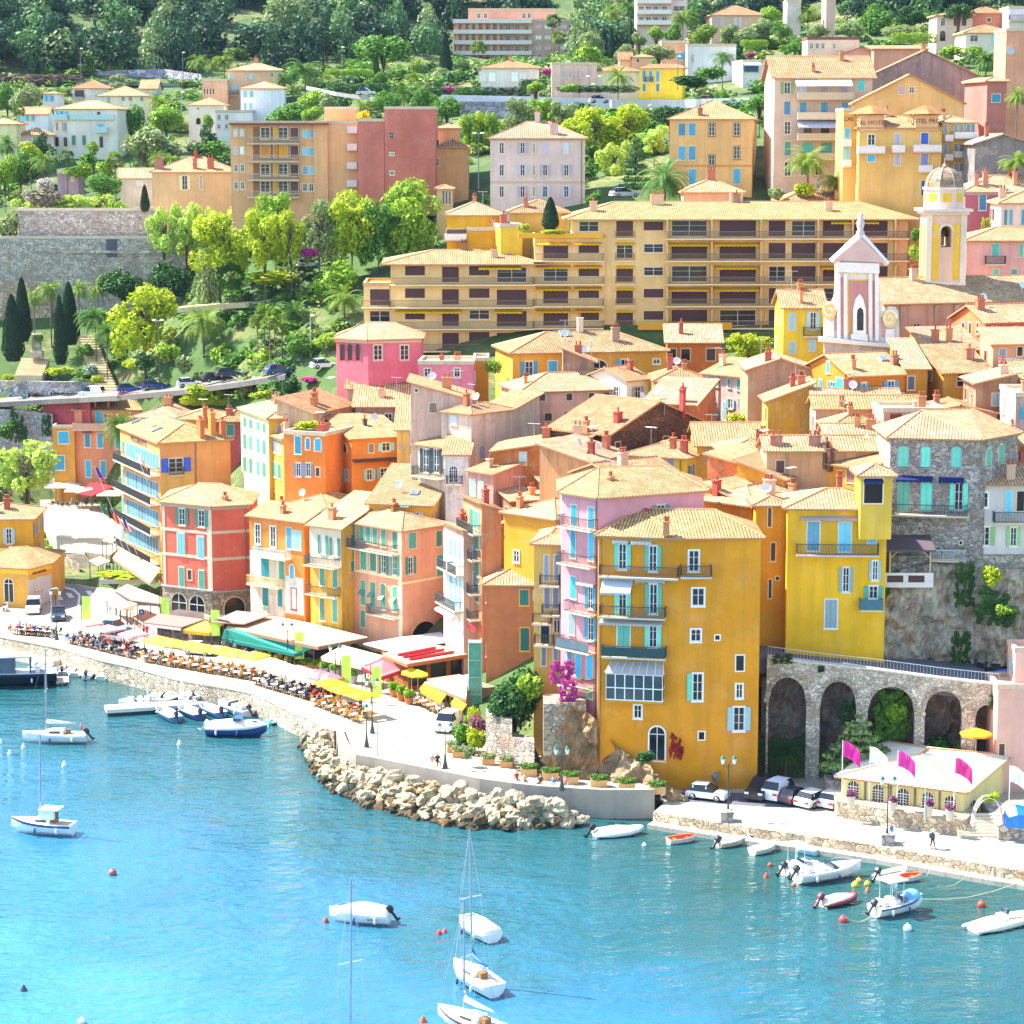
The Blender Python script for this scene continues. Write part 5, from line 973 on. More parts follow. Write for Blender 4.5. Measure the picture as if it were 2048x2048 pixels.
def rockface(name,label,pts,z0,z1,mat,amp=.8,nx=40,nz=16,seed=0,cat='rock',lean=.6,tops=None,sc=.35,kind=None):
 P=[V((p.x,p.y,0))for p in pts];ln=[0]
 for a,b in zip(P,P[1:]):ln.append(ln[-1]+(b-a).length)
 mb=MB();mb.sm=False;idx={}
 for i in range(nx+1):
  t=ln[-1]*i/nx;k=max(j for j in range(len(ln))if ln[j]<=t+1e-6);k=min(k,len(P)-2);f=(t-ln[k])/(ln[k+1]-ln[k]);p=P[k].lerp(P[k+1],f);d=(P[k+1]-P[k]).normalized();n=V((d.y,-d.x,0))
  zt=z1 if tops is None else tops[k]+(tops[k+1]-tops[k])*f
  for j in range(nz+1):
   h=j/nz;z=z0+(zt-z0)*h;nv=noise.fractal(V((p.x*sc+seed,p.y*sc,z*sc)),1.0,2.0,5)+.5*noise.fractal(V((p.x*1.4,p.y+seed,z*1.1)),.9,2.2,4);nv2=abs(noise.noise(V((p.x*.9+seed,3,z*.5))))
   idx[i,j]=mb.add(p+n*((nv*1.0+nv2*.8-.3)*amp-lean*(h)*(zt-z0)*.25)+V((0,0,z+nv*.3*(j==nz))))
 for i in range(nx):
  for j in range(nz):mb.fi([idx[i,j],idx[i+1,j],idx[i+1,j+1],idx[i,j+1]])
 return tag(build(name,mb,mat),label,cat,kind=kind)
def stoneworks():
 T(3,2);Z0=1.2
 A=PZ(-25,2000,QB);A=V((A.x,217,0));Bp=V((PY(1745,1600,214.5).x,214.5,0));L=(Bp-A).length;ang=atan2(Bp.y-A.y,Bp.x-A.x)
 e=thing('arcade','long stone arcade of five arches carrying the upper road','arcade',(A.x,A.y,Z0),ang);Mi=(M.Translation(e.location)@M.Rotation(ang,4,'Z')).inverted()
 def at(x,y):o=Mi@CAM;d=Mi.to_3x3()@ray(x,y);p=o+d*(-o.y/d.y);return p.x,p.z
 ar=[]
 for x0,x1,yt,ys in((-18,290,1245,1440),(392,668,1275,1470),(752,1108,1315,1510),(1185,1465,1350,1500),(1565,1735,1455,1560)):
  a0,z=at(x0,ys);a1,_=at(x1,ys);_,zt=at(x0,yt);ar.append((max(a0,.2),min(a1,L-.05),z,zt))
 tp=[at(0,1100),at(370,1148),at(800,1195),at(1300,1262),at(1745,1310)]
 def ztop(x):
  for(a,b),(c,d)in zip(tp,tp[1:]):
   if x<=c:return b+(d-b)*(x-a)/(c-a)
  return tp[-1][1]
 xs=sorted(set([0,L]+[a for q4 in ar for a in(q4[0],q4[1])]+[q4[0]+(q4[1]-q4[0])*k/14 for q4 in ar for k in range(15)]))
 def zbt(x,m):
  for a0,a1,zs,zt in ar:
   if a0-1e-6<=x<=a1+1e-6 and a0<m<a1:c=(a0+a1)/2;r=(a1-a0)/2;return zs+(zt-zs)*sqrt(max(0,1-((x-c)/r)**2))
  return 0
 mb=MB();th=1.4
 for x0,x1 in zip(xs,xs[1:]):
  m=(x0+x1)/2;b0,b1=zbt(x0,m),zbt(x1,m);t0,t1=ztop(x0),ztop(x1)
  mb.face([(x0,0,b0),(x1,0,b1),(x1,0,t1),(x0,0,t0)]);mb.face([(x0,th,t0),(x1,th,t1),(x1,th,b1),(x0,th,b0)]);mb.face([(x0,0,t0),(x1,0,t1),(x1,th,t1),(x0,th,t0)])
  if b0 or b1:mb.face([(x0,0,b0),(x0,th,b0),(x1,th,b1),(x1,0,b1)])
 for a0,a1,zs,zt in ar:mb.face([(a0,0,0),(a0,0,zs),(a0,th,zs),(a0,th,0)]);mb.face([(a1,0,0),(a1,th,0),(a1,th,zs),(a1,0,zs)])
 build('wall',mb,'s#dccfba:2.8',e)
 mb=MB()
 for a0,a1,zs,zt in ar[:4]:
  c,r=(a0+a1)/2,(a1-a0)/2
  for k in range(16):
   t0,t1=pi*k/16+.012,pi*(k+1)/16-.012;f=lambda t,q_:(c+(r+q_)*cos(t),zs+(zt-zs+q_)*sin(t));mb.yprism([f(t0,.02),f(t0,.42),f(t1,.42),f(t1,.02)],-.06,-.003)
 for a,b in zip(ar,ar[1:]):mb.box(a[1]-.05,-.12,a[2]-.15,b[0]+.05,-.003,a[2]+.15)
 build('arch_ring',mb,'s#c4b6a0:1.6',e)
 mb=MB();pts=[V((x,.25,z+.02))for x,z in tp]
 for p,q_ in zip(tp,tp[1:]):mb.prism([(p[0],-.12,p[1]),(q_[0],-.12,q_[1]),(q_[0],.7,q_[1]),(p[0],.7,p[1])],.003,.16)
 build('coping',mb,'p#d8d0c0',e);mb=MB();railing(mb,[p+V((0,0,.15))for p in pts],.85,.3,.016);build('railing',mb,'#b8bcc0:.4',e)
 W=(M.Translation(e.location)@M.Rotation(ang,4,'Z'));mb=MB();r0=[W@V((x,th-.3,z-.25))for x,z in tp]
 for k in range(4):a,c=r0[k],r0[k+1];mb.prism([tuple(a),tuple(c),(c.x,c.y+9,c.z),(a.x,a.y+9,a.z)],-1.5,0)
 a=r0[0];mb.prism([(a.x-6,a.y-.2,a.z+.5),tuple(a),(a.x,a.y+9,a.z),(a.x-6,a.y+9,a.z+.5)],-1.5,0)
 tag(build('upper_road',mb,'p#6a6a72'),kind='structure')
 p=[W@V((x,th+1.6,0))for x in(-.5,L*.18,L*.35,L*.55,L*.75,L+1)]
 rockface('cliff','dark blue grey rock wall inside the arcade recesses',p,0,10.2,'r#a09488',1.1,60,18,5,lean=.1)
 zr=r0[2].z;pts=[PY(x,900,Y)for x,Y in((845,223.5),(1000,224),(1250,225),(1500,225),(1750,225),(2000,225),(2400,225))]
 rockface('cliff','rugged tan cliff with masonry patches above the upper road',pts,zr-1.5,22,'r#d8cab0',1.0,80,30,11,lean=.15,tops=[zr+4.5,zr+8,zr+8.5,zr+8.5,zr+8,zr+8,zr+8])
 pts=[PY(x,900,Y)for x,Y in((905,226.4),(1260,226.4),(1540,226.2),(2400,226.2))]
 mb=MB();zt=PY(1600,330,226).z
 mb.prism([(p.x,p.y)for p in pts]+[(pts[-1].x,230),(pts[0].x,230)],zr-1,zt-.05);tag(build('retaining_wall',mb,'s#b4aa9a:1.9'),'tall grey masonry wall under the white and rubble stone houses','wall')
 c0=PY(870,460,223.5);c1=PY(1250,460,223.5);s=mpx(c0);w=c1.x-c0.x;e=thing('roofed_balcony','white roofed balcony with a plank canopy clinging to the masonry','balcony',(c0.x,c0.y,c0.z-1.2));mb=MB();mb.box(0,0,-.2,w,3,0);mb.box(0,0,0,w,.15,1.2);build('parapet',mb,'#dcd6cc',e)
 mb=MB();mb.box(w*.08,-.03,.3,w*.4,-.002,.95);mb.box(w*.5,-.03,.3,w*.82,-.002,.95);build('parapet_panel',mb,'#4a2c2c',e)
 mb=MB();[mb.box(x-.06,.02,1.2,x+.06,.13,3.3)for x in(w*.13,w*.93)];[mb.tube([(x,.08,2.6),(x+(.7 if x<w/2 else-.7),.08,3.25)],.06,4)for x in(w*.13,w*.93)];build('post',mb,'#c8b48c',e)
 mb=MB();mb.prism([(-.1,-.3,3.3),(w+.1,-.3,3.3),(w+.1,3,4.2),(-.1,3,4.2)],0,.15);build('canopy',mb,'#574a50',e)
 b=B('pale pink building with a dark doorway at the right end of the arcade',(1738,1338,2400,1338),212,5,'w#e3b4a0','flat',a=0,zb=1.1,tile='p#d8b8a0');b.win('F',1762,1850,50,200,'b','#5a3c34')
 B('upper pink storey with an arched top at the right edge',(1868,1062,2400,1062),213.5,3.4,'w#e3b4a0','flat',a=0,H=7.2,tile='p#d8b8a0')
 T(2,2)
 pts=[PZ(x,y,QA)for x,y in((625,2010),(760,2040),(950,2062),(1150,2110),(1330,2130))];pts=[V((p.x,p.y,0))for p in pts]
 rockface('rock_outcrop','tan rock outcrop under the tall mustard house',pts+[pts[-1]+V((.5,5,0))],1.0,6,'r#b39a78',.9,60,16,21,lean=1.2,tops=[6.0,5.0,3.9,2.6,1.6,1.5],sc=.5)
 pts=[PZ(x,y,QA)for x,y in((1330,1985),(1450,2010),(1545,2030))];rockface('rock_outcrop','grey rock at the right foot of the mustard house',[V((p.x,p.y-.4,0))for p in pts],.8,4,'r#a89a88',.6,30,12,25,lean=1.0,tops=[3.8,4.4,3.0],sc=.6)
 pts=[PZ(x,y,QA)for x,y in((225,1960),(300,1985),(450,2000),(640,2010))];rockface('rock_outcrop','ochre crag topped with masonry below the pink house',[V((p.x,p.y-.2,0))for p in pts],1.0,12,'r#bf9a6e',.9,44,30,31,lean=.25,tops=[8.0,9.0,9.0,7.5],sc=.4)
 p0=PY(235,1420,215.2);mb=MB();q4=[PY(x,1500,214.6)for x in(238,560)];mb.prism([(q4[0].x,q4[0].y),(q4[1].x,q4[1].y+.6),(q4[1].x,q4[1].y+4),(q4[0].x,q4[0].y+4)],p0.z-5.2,p0.z-.2);tag(build('garden_wall',mb,'s#b3a48e:1.3'),'masonry garden wall crowning the ochre crag','wall')
 T(1,2);pts=[PZ(x,y,QA)for x,y in((1735,1860),(1932,1925),(2100,1975))];mb=MB();t=[6.5,5.5,4.0]
 for k in range(2):a,c=pts[k],pts[k+1];mb.prism([(a.x,a.y,0),(c.x,c.y,0),(c.x,c.y+2,0),(a.x,a.y+2,0)],1.2,t[k+1]+1)
 tag(build('garden_wall',mb,'s#a79c90:1.4'),'grey rubble wall beside the steps below the big shrub','wall')
 T(2,2);a=PZ(140,1960,QA);mb=MB()
 for k in range(11):mb.box(a.x-1.2-k*.12,a.y+k*.36,1.5,a.x+1.4-k*.12,a.y+(k+1)*.36,QA+.19*(k+1))
 tag(build('stairs',mb,'s#9a8f80:2'),'narrow dark steps between rubble wall and ochre crag','stairs')
 T(0,1)
 def wallstrip(label,pts,Ys,h,mat,th=.8):
  P=[PY(x,y,Y)for(x,y),Y in zip(pts,Ys)];mb=MB()
  for a,c in zip(P,P[1:]):mb.prism([tuple(a),tuple(c),(c.x,c.y+th,c.z),(a.x,a.y+th,a.z)],-h,0)
  return tag(build('retaining_wall',mb,mat),label,'wall')
 wallstrip('grey retaining wall under the scooter road',[(-120,1150),(200,1165),(396,1195)],[375.2,373.5,371],15,'s#b8b0b0:2.2');wallstrip('low stone wall behind the parked scooters',[(-100,940),(785,955)],[386,376],4,'s#a8a4a8:1.0')
 wallstrip('maroon boundary wall at the bend of the scooter road',[(320,1098),(490,1092),(680,1098)],[373,371,368],5,'w#a8484c')
 def road(label,pts,Ys,w,mat='p#8d8c8c',off=.15):
  P=[PY(x,y,Y)for(x,y),Y in zip(pts,Ys)];mb=MB()
  for a,c in zip(P,P[1:]):mb.prism([tuple(a),tuple(c),(c.x,c.y+w,c.z+.05),(a.x,a.y+w,a.z+.05)],-.6,off)
  return tag(build(label,mb,mat),kind='structure')
 road('road',[(-150,1120),(320,1092),(600,1078),(880,1062),(1360,1020),(1800,960),(2150,905)],[376,371,367,361,353,344,338],7,'p#7c7872')
 road('garden_path',[(1340,400),(1640,370),(1932,360),(2350,262)],[368,368,368,370],2.5,'p#d8bf94');
 T(0,0);wallstrip('pale stone retaining wall below the pine wood',[(600,560),(850,530),(1240,520),(1520,560)],[572,572,570,560],8,'s#a8a8b8:.5');road('hill_road',[(-200,600),(600,612),(1520,640)],[562,562,556],6)
 T(1,0);road('hill_road',[(380,655),(600,700),(900,745)],[492,480,474],5,'p#b8b4b0');wallstrip('blue grey bridge wall of the corniche road',[(1540,765),(1932,770),(2300,775)],[462,460,458],7,'s#9a9ca8:.6');wallstrip('white parapet of the corniche road',[(1400,715),(1932,725),(2750,745)],[466,462,458],2,'w#dcdce0')
 T(2,0);wallstrip('white concrete road bridge behind the amber house',[(750,755),(1300,750),(1790,735)],[450,446,440],1.6,'w#e0dcda',7);wallstrip('grey bridge abutment under the white road bridge',[(1150,800),(1330,800)],[447,446],9,'w#a8a8b0',4)
 TZ(0,512,512)
 for lab,(x0,y0),(x1,y1),Ya,Yb,w in(('straight sunlit stairs rising to the fortress garden',(215,905),(270,770),383,389,4.5),('zigzag rustic stairs climbing the garden slope',(830,1040),(640,600),370,392,2.6)):
  a,c=PY(x0,y0,Ya),PY(x1,y1,Yb);n=22;mb=MB()
  for k in range(n):p=a.lerp(c,k/n);mb.box(p.x-w/2,p.y,p.z-1.2,p.x+w/2,p.y+(c.y-a.y)/n,p.z+(c.z-a.z)/n)
  tag(build('stairs',mb,'p#d8c49c'),lab,'stairs')
 e=tag(build('pedestal',(lambda m:(m.box(-1,-.8,0,1,.8,1.2),m.box(-.7,-.5,1.2,.7,.5,3.6),m.box(-.85,-.65,3.6,.85,.65,3.9),m)[-1])(MB()),'s#c8beb0:1',loc=PY(280,770,388)),'pale stone monument pedestal between the clipped cypresses','monument')
def leaves(pts,s,rng,mi=0,up=.35):
 v=[];f=[]
 for p,n in pts:
  d=V((rng.gauss(0,1),rng.gauss(0,1),rng.gauss(0,1)))*.55+n*.8+V((0,0,up));d.normalize()
  a=d.cross(V((rng.random()-.5,rng.random()-.5,rng.random()-.5)));a.normalize();b=d.cross(a);k=s*rng.uniform(.55,1.25);i=len(v)
  v+=[p-a*k,p-b*k*.62,p+a*k,p+b*k*.62];f.append((i,i+1,i+2,i+3))
 return v,f
def blobpts(blobs,n,rng,lo=.72):
 out=[];tot=sum(b[3]*b[4]+b[4]*b[5]+b[3]*b[5]for b in blobs)
 for b in blobs:
  for _ in range(int(n*(b[3]*b[4]+b[4]*b[5]+b[3]*b[5])/tot)):
   d=V((rng.gauss(0,1),rng.gauss(0,1),rng.gauss(0,1))).normalized()
   w=1+.22*noise.noise(V((d.x*2.2+b[0]*9,d.y*2.2+b[1]*9,d.z*2.2+b[2]*9)))+.13*noise.noise(d*6+V((b[0]*7,0,0)))
   r=w*(lo+(1.04-lo)*rng.random()**.6)
   out.append((V((b[0]+d.x*b[3]*r,b[1]+d.y*b[4]*r,b[2]+d.z*b[5]*r)),d))
 return out
CR={}
def crown_blobs(kind,rng):
 U=rng.uniform;bl=[]
 if kind=='round':
  bl=[(0,0,.5,.33,.33,.36)]+[(.3*cos(a+U(-.3,.3)),.3*sin(a+U(-.3,.3)),U(.25,.72),U(.16,.24),U(.16,.24),U(.17,.26))for a in[k*.78 for k in range(8)]]+[(U(-.15,.15),U(-.15,.15),.8,.2,.2,.19)]
 elif kind=='clump':
  bl=[(U(-.36,.36),U(-.36,.36),U(.18,.86),U(.11,.19),U(.11,.19),U(.1,.17))for _ in range(20)]
 elif kind=='willow':
  bl=[(U(-.3,.3),U(-.3,.3),U(.55,.85),U(.14,.24),U(.14,.24),U(.12,.18))for _ in range(9)]+[(U(-.4,.4),U(-.4,.4),U(.08,.5),U(.1,.15),U(.1,.15),U(.16,.24))for _ in range(17)]
 elif kind=='umbrella':
  bl=[(.36*cos(k*1.05),.36*sin(k*1.05),U(.45,.62),.2,.2,.3)for k in range(6)]+[(U(-.2,.2),U(-.2,.2),.7,.24,.24,.28)for _ in range(4)]
 elif kind=='pine':
  for k in range(9):
   t=k/8;r=.42*(1-t)**.8+.06;n=3 if t<.8 else 1
   for j in range(n):a=U(0,6.3);bl.append((r*.6*cos(a),r*.6*sin(a),.08+t*.86,r*.6+.05,r*.6+.05,.1))
 elif kind=='conifer':
  for k in range(8):
   t=k/8
   for j in range(6):a=j*1.05+k*.5;r=.46*(1-t)+.03;bl.append((r*.6*cos(a),r*.6*sin(a),.06+t*.9,r*.42+.02,r*.42+.02,.035))
 elif kind=='cedar':
  for k in range(9):
   t=k/8
   for j in range(5):a=U(0,6.3);r=(.48*(1-t)**.7+.05);bl.append((r*.62*cos(a),r*.62*sin(a),.1+t*.8-r*.12,r*.42,r*.42,.035))
 elif kind=='bush':
  bl=[(U(-.3,.3),U(-.3,.3),U(.25,.6),U(.16,.28),U(.16,.28),U(.2,.34))for _ in range(8)]
 elif kind=='hang':bl=[(U(-.38,.38),U(-.12,.12),U(.05,.95),U(.05,.13),.16,U(.05,.12))for _ in range(40)]
 elif kind=='hedge':bl=[(-.42+.12*k,U(-.05,.05),.5,.12,.34,.45)for k in range(8)]
 return bl
def crown_mesh(kind,var,mat,n,s):
 key=(kind,var,mat)
 if key in CR:return CR[key]
 base=(kind,var,n)
 rng=random.Random(hash(kind)%1000*0+sum(map(ord,kind))*7+var*13)
 if kind in('palm','fan'):CR[key]=palm_mesh(kind,rng,mat);return CR[key]
 if kind=='cyp':
  pts=[]
  for _ in range(n):
   t=rng.random()**.8;a=rng.random()*6.283;r=.5*min(1,(1-t)**.55*1.12)*min(1,.55+t*2.6)*(1+.07*noise.noise(V((cos(a)*2,sin(a)*2,t*5))))
   pts.append((V((r*cos(a),r*sin(a),t)),V((cos(a),sin(a),.2))))
  v,f=leaves(pts,s,rng,up=.1);v=[V((p.x,p.y,p.z))for p in v]
  me=bpy.data.meshes.new('crown');m=MB();m.sm=True
  m.rings([[(.44*min(1,(1-t)**.55*1.12)*min(1,.55+t*2.6)*cos(j*.628),.44*min(1,(1-t)**.55*1.12)*min(1,.55+t*2.6)*sin(j*.628),t)for j in range(10)]for t in(0,.08,.2,.35,.5,.65,.8,.9,.97)])
  o=len(v);v+=m.v;f+=[tuple(i+o for i in ff)for ff in m.f]
 else:
  v,f=leaves(blobpts(crown_blobs(kind,rng),n,rng),s,rng)
  me=bpy.data.meshes.new('crown')
 me.from_pydata([tuple(p)for p in v],[],f);me.materials.append(MT(mat));CR[key]=me;return me
def palm_mesh(kind,rng,mat):
 v=[];f=[]
 if kind=='palm':
  for k in range(64):
   az=rng.random()*6.283;el=rng.uniform(-.45,1.35);ln=rng.uniform(.56,.72);d=V((cos(az)*cos(el),sin(az)*cos(el),sin(el)))
   p=V((0,0,.5));prev=None;n=9;sd=d.cross(V((0,0,1))).normalized()
   for j in range(n):
    d=(d+V((0,0,-.13-.05*j*.4))).normalized();p=p+d*ln/n;up=sd.cross(d).normalized()
    w=.13*sin(pi*min(1,(j+1.2)/(n+.6)))
    for sg in(-1,1):
     for h in(0,.5):
      b=p-d*ln/n*h;t=b+sd*sg*w*rng.uniform(.8,1.1)+d*.055-up*.03;i=len(v);v+=[b-d*.012,b+d*.012,t];f.append((i,i+1,i+2))
 else:
  for k in range(60):
   az=rng.random()*6.283;el=rng.uniform(-.8,1.3);d=V((cos(az)*cos(el),sin(az)*cos(el),sin(el)));c=V((0,0,.5))+d*.3;sd=d.cross(V((0,0,1))).normalized();up=sd.cross(d)
   for j in range(9):
    a=(j-4)*.3;t=c+(d*cos(a)+sd*sin(a)+up*(rng.random()-.5)*.6)*.24-V((0,0,.03+.04*abs(j-4)));i=len(v);e=(sd*cos(a)-d*sin(a))*.03;v+=[c,c+(t-c)*.6+e,t,c+(t-c)*.6-e];f.append((i,i+1,i+2,i+3))
 me=bpy.data.meshes.new('crown');me.from_pydata([tuple(p)for p in v],[],f);me.materials.append(MT(mat));return me
TRK={}
def trunk_mesh(kind,mat):
 k=('p' if kind in('palm','fan')else 't',mat)
 if k in TRK:return TRK[k]
 m=MB();m.sm=True
 if k[0]=='p':m.tube([(0,0,0),(.1,0,.1),(-.1,.1,.5),(0,0,.93),(0,0,1)],[.62,.5,.42,.46,.7],8)
 else:
  m.tube([(0,0,0),(.1,.1,.3),(-.1,0,.62)],[.6,.45,.36],7)
  for a in range(5):m.tube([(-.1,0,.58),(1.6*cos(a*1.26),1.6*sin(a*1.26),.8),(3.2*cos(a*1.26+.3),3.2*sin(a*1.26+.3),1.0)],[.3,.2,.08],5)
 TRK[k]=m.mesh('trunk',[mat]);return TRK[k]
NL={'round':(3200,.043),'clump':(3000,.04),'willow':(4200,.036),'umbrella':(2000,.05),'pine':(1700,.05),'conifer':(1900,.04),'cedar':(2600,.042),'bush':(1000,.075),'hang':(2200,.045),'hedge':(1600,.05),'cyp':(2600,.035)}
CATS={'palm':('palm_tree','palm tree'),'fan':('palm_tree','palm tree'),'cyp':('cypress_tree','cypress'),'pine':('pine_tree','pine tree'),'umbrella':('pine_tree','pine tree'),'conifer':('conifer_tree','conifer'),'cedar':('cedar_tree','cedar'),'bush':('shrub','shrub'),'hang':('climbing_plant','plant'),'hedge':('hedge','hedge')}
VR=[0]
def tree(kind,x,yt,Y,w,h,mat,label,dens=1,ground=None,tr=None,grp=None):
 top=PY(x,yt,Y);s=mpx(top);W=w*s;Hc=h*s;VR[0]+=1;n,ls=NL.get(kind,(0,0));var=VR[0]%3;nm,cat=CATS.get(kind,('tree','tree'))
 me=crown_mesh(kind,var,mat,n,ls);g=gz(top.x,top.y)if ground is None else ground;rz_=VR[0]*1.7 if kind not in('hang','hedge')else 0
 zb=top.z-Hc;bare=zb-g
 if kind in('bush','hang','hedge')or(kind=='cyp'):
  if kind in('cyp','bush')and-3<bare<3:pass
  o=obj(nm,me,None,(top.x,top.y,zb),rz_,(W,W if kind not in('hedge','hang')else max(1.2,W*.22),Hc));tag(o,label,cat,grp);return o
 base=min(g,zb-.4)if bare<14 else zb-14
 e=thing(nm,label,cat,(top.x,top.y,base),0,grp)
 ph=kind in('palm','fan');cz=zb-base
 obj('crown',me,e,(0,0,cz),rz_,(W,W,Hc))
 r=tr or(max(.22,W*.05)if ph else max(.18,W*.035));tl=cz+Hc*(.5 if ph else .62)
 obj('trunk',trunk_mesh(kind,'#7a6248' if ph else '#6b5848'),e,(0,0,-.3),rz_,(r*1.0,r*1.0,tl+.3));return e
YG,BG,MG,DG,OL,PN,CY,LG,PM,PD,MAG='l#9db41c','l#7fa62e','l#55852c','l#2f5a24','l#7f9462','l#3f6a3a','l#1f3d22','l#a9c75c','l#6f8f2c','l#4f7a2c','l#b23c9a'
